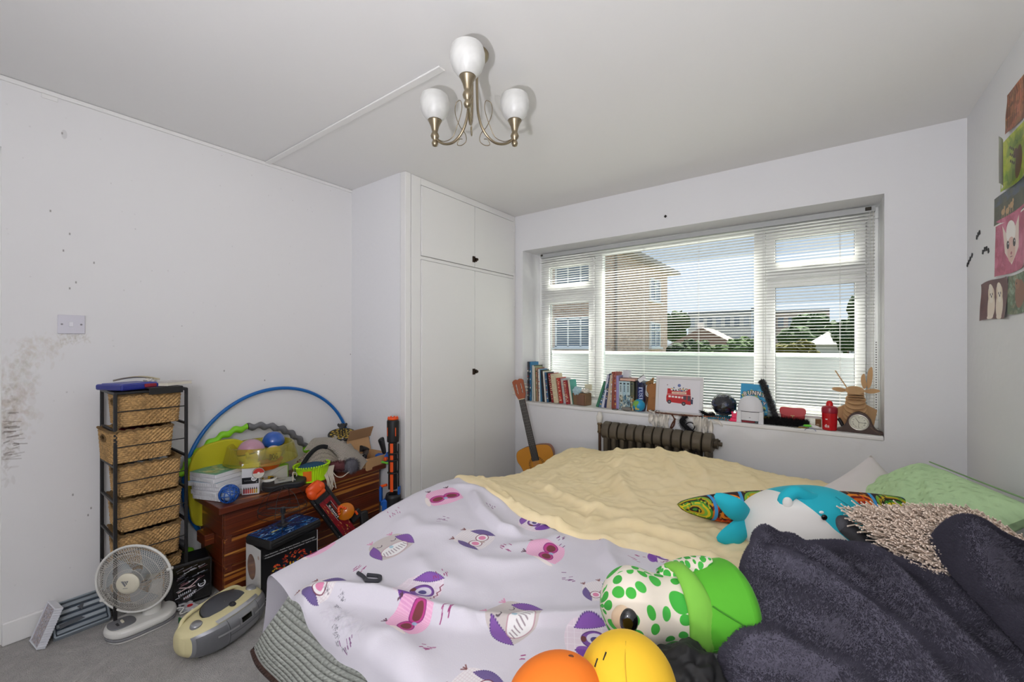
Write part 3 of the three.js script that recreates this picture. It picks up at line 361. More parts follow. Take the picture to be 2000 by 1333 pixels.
// pillow: a puffed lens with pinched corners; local axes: x width, y height, z thickness
function puff(w, h, t, nu = 40, nv = 40, wob = .0, seed = 1) {
  const f = (s) => (u, v) => { const a = u * 2 - 1, b = v * 2 - 1, k = Math.pow(Math.max(0, (1 - Math.pow(Math.abs(a), 2.6)) * (1 - Math.pow(Math.abs(b), 2.6))), .55), pin = 1 - .10 * (1 - Math.abs(b) ** 2) * Math.abs(a) ** 4 * 0 - .06 * (1 - a * a) * b ** 4, pin2 = 1 - .06 * (1 - b * b) * a ** 4; return [a * w / 2 * pin2, b * h / 2 * pin, s * t / 2 * k * (1 + wob * n2(a * 2 + seed, b * 2 + s))]; };
  return [grid(nu, nv, f(1), [w, h]), grid(nu, nv, f(-1), [w, h])];
}
{
  const cotton = mat(0xdcd5d2, { roughness: .95, bumpMap: weave.clone(), bumpScale: .0006 }), dimple = ntex(128, 128, (x, y) => { const X = x * 6, Y = y * 6 + (Math.floor(X) % 2) * .5, a = X - Math.floor(X) - .5, b = Y - Math.floor(Y) - .5; return .75 - .6 * Math.exp(-(a * a + b * b) * 22) + .06 * tile(x, y, 40, 2); });
  dimple.repeat.set(5, 5); cotton.bumpMap.repeat.set(20, 20);
  const wp = thing('pillow', 'white pillow tipped up into a point behind the patterned cushion', 'pillow', [.20, .505, -2.42]);
  const g = mk('pillow_body', puff(.42, .42, .12, 30, 30, .1, 4), cotton, wp); g.rotation.set(-.62, .35, .80); 
  const gp = thing('pillow', 'pale green dimpled pillow leaning in the corner by the right wall', 'pillow', [.35, .635, -2.30]);
  const q = mk('pillow_body', puff(.56, .34, .20, 44, 44, .12, 2), mat(0xb9d8a4, { roughness: .95, bumpMap: dimple, bumpScale: .008 }), gp); q.rotation.set(-.95, -1.2, .0, 'YXZ');
  mk('seam', tube([[-.27, .19, 0], [0, .188, .0], [.27, .19, 0]], .003, 20, 5), mat(0x8fb07c, { roughness: 1 }), q);
  // long patterned cushion
  const pat = tex(1024, 256, (c, w, h) => {
    c.fillStyle = '#2a1410'; c.fillRect(0, 0, w, h); const r = rng(8);
    for (let i = 0; i < 8; i++) { const x = i * 128, red = i % 2; c.save(); c.beginPath(); c.rect(x, 0, 128, h); c.clip();
      for (let k = 9; k > 0; k--) { const y0 = 128, cols = red ? ['#b8280e', '#e06a14', '#7a1a0a', '#ee8a1c', '#3a120a'] : ['#e0c81c', '#3f8a2a', '#2a2010', '#c8a010', '#7ab03a']; for (const s of [-1, 1]) { c.fillStyle = cols[k % 5]; c.beginPath(); c.ellipse(x + 64 + s * 2 * k, y0, k * 8.2, k * 14, s * .4, 0, 7); c.fill(); } }
      for (let k = 0; k < 60; k++) { c.fillStyle = red ? ['#f0501a', '#f29a2c', '#5a140a'][k % 3] : ['#f0de2c', '#5aa03a', '#181008'][k % 3]; c.globalAlpha = .7; c.fillRect(x + r() * 128, r() * h, 3 + 6 * r(), 8 + 26 * r()); } c.globalAlpha = 1; c.restore();
      c.strokeStyle = '#3f9ad8'; c.lineWidth = 13; c.beginPath(); c.moveTo(x, 0); c.quadraticCurveTo(x + (i % 2 ? 26 : -26), h / 2, x, h); c.stroke(); }
  });
  const cu = thing('cushion', 'long cushion with an orange, yellow and blue tribal pattern lying behind the plush narwhal', 'cushion', [-.055, .635, -2.03], .60);
  mk('cover', grid(60, 20, (u, v) => { const a = u * 2 - 1, k = Math.pow(1 - Math.pow(Math.abs(a), 2.2), .6), b = v * 3.1416; return [a * .50 , .075 * k * Math.cos(b) * 1.0 - .02 * k, .075 * k * Math.sin(b) + .02 * a * a, u * 1.0, v]; }), mat(0xffffff, { map: pat, roughness: .8 }), cu);
  mk('backing', grid(60, 10, (u, v) => { const a = u * 2 - 1, k = Math.pow(1 - Math.pow(Math.abs(a), 2.2), .6), b = 3.1416 + v * 3.1416; return [a * .50, .075 * k * Math.cos(b) - .02 * k, .045 * k * Math.sin(b) + .02 * a * a]; }), mat(0xcdb9a4, { roughness: .9 }), cu);
}
{ // blue and white patterned flat cushion, and the long fringed cushion on it
  const pat = tex(512, 512, (c, w, h) => { c.fillStyle = '#1d2a33'; c.fillRect(0, 0, w, h); const r = rng(3); for (let i = 0; i < 500; i++) { c.strokeStyle = ['#dfe4e8', '#8fa3b4', '#2f4a5c', '#0f171c'][i % 4]; c.lineWidth = 2 + 4 * r(); c.beginPath(); const x = r() * w, y = r() * h; c.moveTo(x, y); c.quadraticCurveTo(x + 20 * r(), y - 20 * r(), x + 12 + 30 * r(), y + 14 * (r() - .5)); c.stroke(); } });
  pat.repeat.set(3, 3);
  const b = thing('cushion', 'dark blue and white patterned cushion under the cream shaggy cushion', 'cushion', [.34, .615, -1.83]);
  const q = mk('cover', puff(.44, .42, .10, 36, 30, .05, 7), mat(0xffffff, { map: pat, roughness: .85 }), b); q.rotation.set(-1.3, .60, .0, 'YXZ');
  const f = thing('cushion', 'cream shaggy long pile cushion beside the dark throw', 'cushion', [.365, .645, -1.73]);
  const core = puff(.42, .40, .13, 40, 40, .08, 9), m = mat(0xf2e0d0, { roughness: 1 }), body = mk('cover', core, m, f); body.rotation.set(-1.22, .60, .0, 'YXZ');
  const blade = new THREE.CylinderGeometry(.0019, .0011, .060, 5, 3); { const P = blade.attributes.position; for (let i = 0; i < P.count; i++) { const y = (P.getY(i) + .03) / .060; P.setXYZ(i, P.getX(i), y * .060, P.getZ(i) - .010 * y * y); } blade.computeVertexNormals(); }
  const N = 5200, im = new THREE.InstancedMesh(blade, m, N), d = new THREE.Object3D(), r = rng(77); let n = 0;
  for (let i = 0; i < N; i++) { const a = r() * 2 - 1, c = r() * 2 - 1, k = Math.pow((1 - Math.pow(Math.abs(a), 2.6)) * (1 - Math.pow(Math.abs(c), 2.6)), .55); d.position.set(a * .21, c * .20, .065 * k); const lean = V(-.9 + .25 * (r() - .5), -.22 + .4 * (r() - .5), .30 + .2 * r() ).normalize(); d.quaternion.setFromUnitVectors(V(0, 1, 0), lean); d.rotateY(r() * 6); const s = .8 + .5 * r(); d.scale.set(s, s, s); d.updateMatrix(); im.setMatrixAt(n++, d.matrix); const v = .82 + .3 * r(); im.setColorAt(n - 1, new THREE.Color(v, v * .99, v * .97)); }
  im.name = 'shaggy_pile'; im.userData.kind = 'stuff'; im.castShadow = im.receiveShadow = true; body.add(im);
}

// ---------------------------------------------------------------- dark fleece throw with its nap
import { MeshSurfaceSampler } from 'three/addons/math/MeshSurfaceSampler.js';
function nap(parent, g, m, N, len, wid, seed, flow) {
  const blade = new THREE.BufferGeometry(); blade.setAttribute('position', new THREE.Float32BufferAttribute([-wid, 0, 0, wid, 0, 0, wid * .6, len * .6, len * .22, -wid * .6, len * .6, len * .22, 0, len, len * .55], 3)); blade.setIndex([0, 1, 2, 0, 2, 3, 3, 2, 4]); blade.computeVertexNormals();
  const im = new THREE.InstancedMesh(blade, m, N), s = new MeshSurfaceSampler(new THREE.Mesh(g, m)), r = rng(seed); (s.setRandomGenerator ? s.setRandomGenerator(r) : 0); s.randomFunction = r; s.build();
  let up = 0; { const N = g.attributes.normal; for (let i = 0; i < N.count; i++) up += N.getY(i); }
  const p = V(), n = V(), f = V(), x = V(), M = new THREE.Matrix4(), c = new THREE.Color();
  for (let i = 0; i < N; i++) {
    s.sample(p, n); if (up < 0) n.negate(); flow(p, f); f.addScaledVector(n, -f.dot(n)).normalize();
    f.x += (r() - .5) * .25; f.z += (r() - .5) * .25; x.crossVectors(n, f).normalize(); f.crossVectors(x, n).normalize();
    const k = .65 + .7 * r(); M.makeBasis(x.multiplyScalar(k), n.clone().multiplyScalar(k), f.multiplyScalar(k)); M.setPosition(p); im.setMatrixAt(i, M); const v = .85 + .3 * r(); im.setColorAt(i, c.setRGB(v, v, v));
  }
  im.name = 'nap'; im.userData.kind = 'stuff'; im.castShadow = im.receiveShadow = true; parent.add(im); return im;
}
{
  const HT = [[-.16, -1.49, .735], [-.18, -1.2, .675], [-.15, -.93, .60], [-.13, -.74, .575], [0, -1.5, .715], [.06, -1.6, .685], [.127, -1.66, .665], [.2, -1.5, .69], [0, -1.2, .68], [0, -.95, .63], [.15, -1.25, .665], [.2, -1.0, .655], [.33, -1.3, .65], [.35, -1.0, .67], [.5, -1.2, .70], [.5, -.9, .68], [.2, -.8, .63], [.5, -1.5, .70], [.3, -1.55, .67], [0, -.74, .59]];
  const FT = [[[[-.149, -1.336], [.0, -1.294], [.088, -1.219], [.15, -1.12], [.2, -.95]], .024, .035, .25], [[[-.21, -1.50], [-.044, -1.485], [.02, -1.62]], -.012, .03], [[[.10, -1.55], [.14, -1.475], [.22, -1.25], [.25, -1.15], [.27, -.9]], .022, .035, .3], [[[-.16, -.99], [-.07, -1.03], [.04, -1.0], [.09, -.88]], .022, .04, .3], [[[-.12, -1.50], [-.14, -1.38], [-.17, -1.22]], .010, .03], [[[-.05, -1.45], [.05, -1.38], [.1, -1.3]], .012, .04], [[[.3, -1.1], [.33, -.95], [.35, -.8]], .016, .04]];
  const th = (x, z) => idw(HT, x, z, .11) + foldH(FT, x, z) + .006 * fbm(x * 6, z * 6, 3);
  const Lx = (v) => curve1([[0, -.135], [.25, -.15], [.5, -.19], [.68, -.172], [1, -.162]], v), Fz = (u) => curve1([[0, -1.49], [.16, -1.54], [.3, -1.62], [.4, -1.66], [.5, -1.63], [.7, -1.6], [1, -1.55]], u);
  const fn = (u, v) => { const e0 = Math.min(1, u / .06), e1 = Math.min(1, (1 - v) / .06), x = lerp(Lx(v) + .006 * Math.sin(v * 30), .57, u), z = lerp(-.70, Fz(u) + .006 * Math.sin(u * 40), v); return [x, th(x, z) - .05 * (1 - Math.sqrt(1 - (1 - e0) ** 2)) - .06 * (1 - Math.sqrt(1 - (1 - e1) ** 2)), z]; };
  const m = mat(0x5e5b69, { roughness: 1 }), t = thing('fleece_throw', 'thick charcoal fleece throw heaped over the plush toys at the near corner of the bed', 'throw');
  const g = grid(140, 140, fn), body = mk('fleece', g, m, t);
  const Ex = (v) => curve1([[0, .385], [.2, .37], [.45, .335], [.62, .31], [.8, .272], [1, .245]], v);
  const fl = (u, v) => { const x = lerp(Ex(v), .572, u), z = lerp(-.72, -1.665, v), d = Math.min(1, (x - Ex(v)) / .075), far = Math.min(1, (1 - v) / .10), hump = .07 + .055 * Math.exp(-(((x - .315) / .06) ** 2) - ((z + 1.57) / .14) ** 2) + .012 * Math.sin(v * 14 + u * 3) - .025 * sst(.38, .5, x); return [x - .012 * Math.sin(d * 3.1416), th(x, z) + .012 + (hump) * Math.sqrt(1 - (1 - d) ** 2) * Math.pow(Math.sqrt(1 - (1 - far) ** 2), .7), z]; };
  const g2 = grid(60, 110, fl), flap = mk('folded_flap', g2, m, t);
  const flow = (p, f) => f.set(.55 + .5 * n2(p.x * 5, p.z * 5), 0, .8 + .6 * n2(p.x * 5 + 7, p.z * 5));
  nap(body, g, m, 150000, .0055, .0008, 31, flow); nap(flap, g2, m, 100000, .0055, .0008, 32, flow);
}

// ---------------------------------------------------------------- plush toys
const velour = (c, o = {}) => phy(c, { roughness: .85, sheen: .5, sheenRoughness: .5, sheenColor: new THREE.Color(c).lerp(new THREE.Color(0xffffff), .3), ...o });
function twoTone(g, f, a, b, o = {}) {
  const P = g.attributes.position, uv = g.attributes.uv; for (let i = 0; i < P.count; i++) uv.setXY(i, clamp(.5 + f(P.getX(i), P.getY(i), P.getZ(i)) * 6, .02, .98), .5);
  return velour(0xffffff, { map: tex(256, 4, (c) => { c.fillStyle = a; c.fillRect(0, 0, 128, 4); c.fillStyle = b; c.fillRect(128, 0, 128, 4); }, { clamp: true }), sheenColor: new THREE.Color(0xffffff), sheen: .25, ...o });
}
{
  const k = 1.5 / 822, px = (u, v) => [(u - 1562) * k, (1030 - v) * k];
  const t = thing('plush_narwhal', 'turquoise and white plush narwhal with a grey horn half under the dark throw', 'plush toy', [-.051, .617, -1.828], .6308), teal = velour(0x1fb4c6);
  const g = new THREE.SphereGeometry(1, 96, 64); g.scale(.222, .135, .15); { const P = g.attributes.position; for (let i = 0; i < P.count; i++) { const x = P.getX(i), q = 1 + .10 * sst(-.1, .2, x); P.setY(i, P.getY(i) * q + .012 * sst(0, .2, x)); } g.computeVertexNormals(); }
  const body = mk('body', g, twoTone(g, (x, y, z) => .62 * x + .78 * (y - .035) + .25 * Math.max(0, -x - .06) + 1.2 * (x - .02) * (x - .02) * (x > .02 ? 1 : .3) - .12 * z - .001 - .35 * Math.max(0, y - .05), '#e9e6e0', '#22b6c8'), t);
  mk('seam', tube([[.075, .128, .06], [.115, .085, .118], [.122, .03, .135], [.12, -.05, .125]], .0014, 24, 5), mat(0x178fa0), body);
  for (const [a, b, c] of [[[1456, 1012], [1424, 990], [1384, 962]], [[1456, 1016], [1424, 1036], [1388, 1048]]]) { const A = px(...a), B = px(...b), C = px(...c); const crv = new THREE.CatmullRomCurve3([V(A[0], A[1], .0), V(B[0], B[1], .03), V(C[0], C[1], .03)]); mk('tail_fluke', grid(20, 16, (u, v) => { const p = crv.getPoint(v), w = .040 * Math.pow(Math.sin(Math.PI * clamp(.16 + v * .82, 0, 1)), .6), tn = crv.getTangent(v), a2 = u * 6.283; return [p.x - tn.y * w * Math.cos(a2), p.y + tn.x * w * Math.cos(a2), p.z + .022 * Math.sin(a2) * Math.sin(Math.PI * clamp(.1 + v * .88))]; }, [1, 1], true), teal, t); }
  { const A = px(1512, 972), B = px(1530, 956), C = px(1562, 966); mk('flipper', tube([[A[0] - .004, A[1] - .012, .05], [A[0], A[1] + .012, .05], [B[0], B[1] + .006, .05], [C[0], C[1], .045], [C[0] + .06, C[1] - .01, .03]], .022, 24, 10), teal, t); mk('flipper_lining', sp(.018, A[0] - .004, A[1] + .004, .068, .9, 1.1, .7), velour(0xe9e6e0), t); }
  { const A = V(...px(1590, 1000), .125), B = V(...px(1622, 1031), .185), q = []; for (let i = 0; i < 3; i++) { const a = A.clone().lerp(B, i * .33), b2 = A.clone().lerp(B, i * .33 + .36), r1 = .034 * (1 - i * .27), r2 = .034 * (1 - (i + 1) * .30); const c = new THREE.CylinderGeometry(Math.max(.003, r2), r1, a.distanceTo(b2), 20, 4); c.applyQuaternion(new THREE.Quaternion().setFromUnitVectors(V(0, 1, 0), b2.clone().sub(a).normalize())); q.push(c.translate(...a.clone().add(b2).multiplyScalar(.5).toArray())); q.push(sp(r1 * 1.0, a.x, a.y, a.z, 1, 1, .9, 18)); } mk('horn', q, mat(0x55555a, { roughness: .5, metalness: .3, bumpMap: weave, bumpScale: .002 }), t); }
  { const [x, y] = px(1553, 983); const e = mk('eye', sp(.0095, x, y, .131, 1, 1, .6, 18), mat(0x0c0c10, { roughness: .12 }), t); mk('eye_highlight', sp(.006, x - .004, y + .014, .124, 1.3, .8, .4, 12), velour(0xf4f4f4), t); }  // white highlight above the eye, put in as a pale spot
  const bl = mk('belly', sp(1, -.135, -.125, .17, .12, .105, .10, 40), velour(0xdfe5ea), t, 'fluffy pale blue white belly');
  nap(bl, bl.geometry, bl.material, 5200, .009, .0009, 5, (p, f) => f.set(-.4, -.6, .2));
}
{
  const k = 1.02 / 822, t = thing('plush_turtle', 'green spotted plush turtle with a big black eye lying beside the dark throw', 'plush toy', [-.356, .632, -1.001], .6308);
  const spots = tex(1024, 1024, (c, w, h) => { c.fillStyle = '#e6dccb'; c.fillRect(0, 0, w, h); const r = rng(14), L = []; for (let i = 0; i < 6000 && L.length < 330; i++) { const x = r() * w, y = r() * h, q = 14 + 40 * r() * r() * 1.3, s = L.every(o => Math.hypot(Math.min(Math.abs(o[0] - x), w - Math.abs(o[0] - x)), o[1] - y) > (o[2] + q) * .86 + 5); if (!s) continue; L.push([x, y, q]); c.fillStyle = ['#3fae3c', '#45b445', '#3aa53c'][i % 3]; for (const dx of [0, -w, w]) { c.beginPath(); c.ellipse(x + dx, y, q * (.72 + .25 * r()), q, r() * 3, 0, 7); c.fill(); } } });
  const prof = [[-72, 2], [-70, 14], [-64, 32], [-52, 50], [-34, 64], [-12, 71], [8, 69], [28, 62], [48, 57.5], [70, 58], [96, 62]];
  const R1 = (s) => { const n = prof.length - 1, i = Math.min(n - 1, Math.floor(s * n)), f = s * n - i, c = (j) => prof[clamp(j, 0, n)]; const h = (a) => { const p0 = c(i - 1)[a], p1 = c(i)[a], p2 = c(i + 1)[a], p3 = c(i + 2)[a]; return .5 * (2 * p1 + (p2 - p0) * f + (2 * p0 - 5 * p1 + 4 * p2 - p3) * f * f + (3 * p1 - p0 - 3 * p2 + p3) * f * f * f); }; return [h(0) * k, h(1) * k]; };
  const head = mk('head', grid(48, 40, (u, v) => { const [x, r] = R1(v), a = u * 6.283; return [x, r * Math.cos(a) * 1.02 + .004 * sst(.02, -.06, x), r * Math.sin(a), u * .62, v * .36]; }, [1, 1], true), velour(0xffffff, { map: spots, sheenColor: new THREE.Color(0xffffff), sheen: .2 }), t);
  const ex = (1226 - 1245) * k, ey = (1180 - 1203) * k, N = V(-.25, -.42, .87).normalize(), E = V(-.044, .0155, .062);
  const ring = mk('eye_ring', sp(.031, E.x, E.y, E.z, 1.08, .95, .62, 24), velour(0xd9bfa0), t);
  mk('eye', sp(.0245, E.x + .004, E.y + .001, E.z + .011, .95, 1.08, .75, 28), phy(0x070708, { roughness: .06, clearcoat: 1 }), t);
  const gr = velour(0x58b52a), rim = velour(0x7cc043);
  mk('shell', grid(40, 30, (u, v) => { const x = (100 + 85 * v) * k, r = (68 + 12 * Math.pow(v, .7)) * k, a = u * 6.283; return [x, r * Math.cos(a) * 1.0, r * Math.sin(a) * 1.15 - .012]; }, [1, 1], true), gr, t);
  mk('shell_end', sp(.0985, 184 * k, 0, -.012, .5, 1, 1.15, 36), gr, t);
  mk('shell_collar', grid(56, 14, (u, v) => { const a = u * 6.283, b = v * 6.283, w = .020 + .012 * Math.abs(Math.sin(a)), r = .083 + .006 * Math.cos(2 * a), x = (92 + 14 * Math.cos(a) ** 2 * (Math.cos(a) > 0 ? -.4 : 1)) * k; return [x + w * Math.cos(b) + .012 * Math.sin(a), (r + .013 * Math.sin(b)) * Math.cos(a), (r + .013 * Math.sin(b)) * Math.sin(a)]; }, [1, 1], true), rim, t, 'lighter green padded collar');
  for (const [a, b] of [[[118, .05], [185, .01]], [[118, -.052], [183, .012]]]) mk('seam', tube(Array.from({ length: 8 }, (_, i) => { const s = i / 7, x = lerp(a[0], b[0], s) * k, y = lerp(a[1], b[1], s), r = (69 + 12 * Math.pow((x / k - 100) / 85, .7)) * k; return [x, y, Math.sqrt(Math.max(.001, r * r - y * y)) * 1.15 - .011]; }), .0016, 16, 5), mat(0x3b8a1c), t);
  mk('flipper', grid(24, 16, (u, v) => { const a = u * 6.283, w = .032 * Math.sin(Math.PI * clamp(.15 + .8 * v)) ** .6; return [(50 + 105 * v) * k, (50 + 30 * v) * k + w * Math.cos(a) * .6, -.03 + w * Math.sin(a), u * .3, v * .5]; }, [1, 1], true), head.material, t);
}
{
  const k = .82 / 822, t = thing('plush_duck', 'yellow plush duck head with a rounded orange bill at the bottom of the frame', 'plush toy', [-.303, .598, -.797], .6308);
  const y = velour(0xf2c22c), o = velour(0xee7a1c);
  mk('head', sp(1, 0, 0, 0, .094, .098, .09, 48), y, t);
  mk('bill', grid(40, 30, (u, v) => { const a = u * 6.283, b = v * 3.1416; return [-.142 + .094 * Math.cos(b) * -1 * .98, .002 + .084 * Math.sin(b) * Math.cos(a) * (1 - .12 * Math.cos(b)), .035 + .070 * Math.sin(b) * Math.sin(a)]; }, [1, 1], true), o, t, 'orange bill');
  mk('nostril', sp(.0038, -.115, .0835, .031, 1.6, .8, .9, 10), mat(0x5a2a10), t);
  for (const [x, y2, z] of [[-.050, .080, .020], [-.066, .067, .019]]) mk('eye', bar([x - .003, y2 - .006, z + .008], [x + .004, y2 + .004, z], .0015), mat(0x17140f), t);
  mk('seam', tube([[-.006, .0975, .01], [-.018, .082, .050], [-.020, .05, .076], [-.014, .0, .0895]], .0009, 24, 5), mat(0xd9ab28), t);
  const v = thing('velvet_plush', 'crumpled black velvet plush between the yellow duck and the charcoal throw', 'plush toy', [-.218, .575, -.892], .6308);
  const g = new THREE.IcosahedronGeometry(1, 24); { const P = g.attributes.position; for (let i = 0; i < P.count; i++) { const x = P.getX(i), yy = P.getY(i), z = P.getZ(i), q = 1 + .14 * n3(x * 1.8, yy * 1.2, z * 1.8) + .09 * (1 - Math.abs(n3(x * 2.2 + 5, yy * .9, z * 2.2))) - .05; P.setXYZ(i, x * .082 * q, yy * .078 * q, z * .075 * q); } }
  const G = BGU.mergeVertices((g.deleteAttribute('normal'), g.deleteAttribute('uv'), g), 1e-5); G.computeVertexNormals();
  mk('velvet_cover', G, phy(0x0b0b0c, { roughness: .7, sheen: .8, sheenRoughness: .35, sheenColor: new THREE.Color(0x333338) }), v);
}

// ---------------------------------------------------------------- wicker drawer tower by the left wall
const black = mat(0x1b1a1b, { roughness: .5 }), dark = mat(0x26262a, { roughness: .6 }), white = mat(0xe6e6e4, { roughness: .5 }), chrome = mat(0xb9babd, { metalness: .9, roughness: .3 });
{
  const t = thing('drawer_rack', 'tall black metal rack holding six wicker basket drawers against the left wall', 'rack', [-2.615, 0, -.592]);
  const X0 = -.128, X1 = .122, Z0 = .128, Z1 = -.128, H = 1.056;
  for (const x of [X0, X1]) for (const z of [Z0, Z1]) mk('post', rb(.013, H, .013, .003, x, H / 2, z), black, t);
  for (const y of [H - .004]) { mk('top_rail', [rb(.012, .012, Z0 - Z1, .003, X0, y, 0), rb(.012, .012, Z0 - Z1, .003, X1, y, 0), rb(X1 - X0, .012, .012, .003, 0, y, Z0), rb(X1 - X0, .012, .012, .003, 0, y, Z1), rb(X1 - X0, .004, Z0 - Z1, .001, 0, y + .004, 0)], black, t); }
  for (let i = 0; i < 6; i++) { const y = .885 - i * .157; for (const z of [Z0, Z1]) mk('runner', rb(X1 - X0, .011, .011, .002, 0, y, z), black, t); mk('wire', bar([X1 + .004, y + .085, Z0], [X1 + .004, y + .085, Z1], .0026), black, t); }
  const weaveH = (u, v) => { const a = u * 6.283, b = v * 3.1416; return Math.cos(a) * Math.cos(b); };
  const wick = ntex(256, 256, (x, y) => { const row = Math.floor(y * 24), col = Math.floor(x * 24 + (row % 2) * .5), q = Math.sin(row * 91.7 + col * 47.3) * 43758.5, v = .80 + .13 * (q - Math.floor(q) - .5) + .10 * tile(x, y, 9, 3, 4) + .06 * n2(x * 400, y * 24); return [v * .94, v * .75, v * .49]; }, { srgb: true });
  const wickB = ntex(256, 256, (x, y) => { const s = Math.sin(x * 6.283 * 12) * (Math.floor(y * 24) % 2 ? 1 : -1), f = y * 24 - Math.floor(y * 24); return .5 + .3 * s + .2 * Math.sin(f * 3.1416); });
  wick.repeat.set(4.6, 4.6); wickB.repeat.set(4.6, 4.6);
  const wm = mat(0xffffff, { map: wick, bumpMap: wickB, bumpScale: .006, roughness: .85 });
  const RR = (s, w, d, r) => { const P = [[w - r, d, 0], [-(w - r), d, 0], [-w, d - r, 1], [-w, -(d - r), 1]], per = 4 * (w - r) + 4 * (d - r) + 6.283 * r; let q = s * per; const segs = [[2 * (w - r), 0], [1.5708 * r, 1], [2 * (d - r), 2], [1.5708 * r, 3], [2 * (w - r), 4], [1.5708 * r, 5], [2 * (d - r), 6], [1.5708 * r, 7]]; for (const [l, k] of segs) { if (q <= l + 1e-9) { const a = q / r; if (k === 0) return [w - r - q, d]; if (k === 1) return [-(w - r) - r * Math.sin(a), d - r + r * Math.cos(a)]; if (k === 2) return [-w, d - r - q]; if (k === 3) return [-(w - r) - r * Math.cos(a), -(d - r) - r * Math.sin(a)]; if (k === 4) return [-(w - r) + q, -d]; if (k === 5) return [w - r + r * Math.sin(a), -(d - r) - r * Math.cos(a)]; if (k === 6) return [w, -(d - r) + q]; return [w - r + r * Math.cos(a), d - r + r * Math.sin(a)]; } q -= l; } return [w - r, d]; };
  const labels = ['wicker basket drawer, topmost in the black rack', 'second wicker basket drawer from the top, pulled out to the left with red cloth showing', 'third wicker basket drawer from the top with clear plastic inside', 'fourth wicker basket drawer from the top of the black rack', 'fifth wicker basket drawer from the top, behind the top of the fan', 'lowest wicker basket drawer, behind the fan and the black tool case'];
  const W = .112, D = .112, HB = .142, b0 = thing('basket', labels[0], 'basket', [-2.612, .898, -.592], 0, 'wicker baskets in the black rack');
  const side = (u, v) => { const k = 1 - .07 * (1 - v), p = RR(u, W * k, D * k, .018), w = .0026 * Math.sin(u * 6.283 * 46) * (Math.floor(v * 15) % 2 ? 1 : -1) + .0016 * Math.sin(v * 15 * 3.1416) ** 2, l = Math.hypot(...p); return [p[0] * (1 + w / l), v * HB, p[1] * (1 + w / l), u * .9, v * HB]; };
  const cut = (g) => { const P = g.attributes.position, I = g.index.array, o = []; for (let i = 0; i < I.length; i += 3) { const m = (f) => (f(I[i]) + f(I[i + 1]) + f(I[i + 2])) / 3, x = m(k => P.getX(k)), y = m(k => P.getY(k)), z = m(k => P.getZ(k)); if (!(z > .06 && (x / .034) ** 2 + ((y - HB + .036) / .0115) ** 2 < 1)) o.push(I[i], I[i + 1], I[i + 2]); } g.setIndex(o); return g; };
  mk('woven_side', cut(grid(340, 60, side, [1, 1], false)), wm, b0);
  mk('inner_side', cut(grid(240, 40, (u, v) => { const k = (1 - .07 * (1 - v)) * .93, p = RR(u, W * k, D * k, .018); return [p[0], v * HB + .002, p[1], u * .9, v * HB]; })), wm, b0);
  mk('base', bx(W * 1.84, .006, D * 1.84, 0, .006, 0), wm, b0);
  { const pts = []; for (let i = 0; i < 90; i++) { const p = RR(i / 90, W, D, .018); pts.push([p[0] + .003 * Math.sin(i * 1.9), HB + .003 * Math.cos(i * 1.9), p[1] + .003 * Math.cos(i * 1.9)]); } mk('braided_rim', tube(pts, .0055, 240, 6, true), wm, b0); }
  { mk('handle_edge', tube(smooth([[-.036, 0], [-.022, .013], [.022, .013], [.036, 0], [.022, -.013], [-.022, -.013]], 30).map(p => [p[0], p[1] + HB - .036, D + .002]), .003, 40, 5, true), wm, b0); }
  for (let i = 1; i < 6; i++) { const o = copyOf(b0, labels[i], [-2.612 + (i === 1 ? .012 : 0), .898 - .157 * i, -.592 + (i === 1 ? .035 : 0)], (i % 2 ? .02 : -.015)); }
  const cloth = (name, label, cat, p, c, s, seed, o = {}) => { const g = new THREE.IcosahedronGeometry(1, 10), P = g.attributes.position; for (let i = 0; i < P.count; i++) { const x = P.getX(i), y = P.getY(i), z = P.getZ(i), q = .8 + .35 * n3(x * 1.8 + seed, y * 1.8, z * 1.8) + .12 * n3(x * 5, y * 5 + seed, z * 5); P.setXYZ(i, x * s[0] * q, y * s[1] * q, z * s[2] * q); } const G = BGU.mergeVertices((g.deleteAttribute('normal'), g.deleteAttribute('uv'), g), 1e-5); G.computeVertexNormals(); const m = one(name, G, mat(c, { roughness: .95, ...o }), label, cat); m.position.set(...p); return m; };
  cloth('folded_cloth', 'dark red cloth inside the second wicker basket', 'cloth', [-2.60, .855, -.565], 0x5e1218, [.08, .035, .08], 3);
  { const m = cloth('plastic_bag', 'crumpled clear plastic bag in the third wicker basket', 'bag', [-2.60, .705, -.60], 0xd6dadd, [.08, .03, .085], 5, { roughness: .2 }); }
  cloth('folded_cloth', 'dark cloth inside the fifth wicker basket', 'cloth', [-2.60, .37, -.59], 0x2a1a20, [.08, .035, .08], 8);
  // on top of the rack
  const tb = thing('plastic_tray', 'blue plastic tray with red ends on top of the wicker drawer rack', 'tray', [-2.575, 1.063, -.53], .35);
  mk('tray', rb(.17, .026, .17, .008, 0, .013, 0), mat(0x1d2a82, { roughness: .35 }), tb); mk('recess', rb(.14, .006, .14, .003, 0, .026, 0), mat(0x2b3aa0, { roughness: .3 }), tb); mk('end_trim', rb(.02, .016, .05, .004, .08, .016, -.03), mat(0x8e2030), tb);
  const bk = thing('folder', 'thin black plastic folder hanging over the front edge of the rack top', 'folder', [-2.525, 1.064, -.63], .1);
  mk('cover', [rb(.12, .006, .13, .002, 0, .003, 0), rb(.006, .03, .13, .002, .062, -.010, 0)], black, bk);
  const pb = thing('paperback', 'worn white paperback lying on the right end of the rack top', 'book', [-2.55, 1.072, -.675], .5);
  mk('pages', rb(.10, .014, .13, .002, 0, .008, 0), mat(0xe2dccb), pb); mk('cover', [rb(.104, .002, .134, .001, 0, .016, 0), rb(.104, .002, .134, .001, 0, .001, 0)], mat(0xcfcac4), pb);
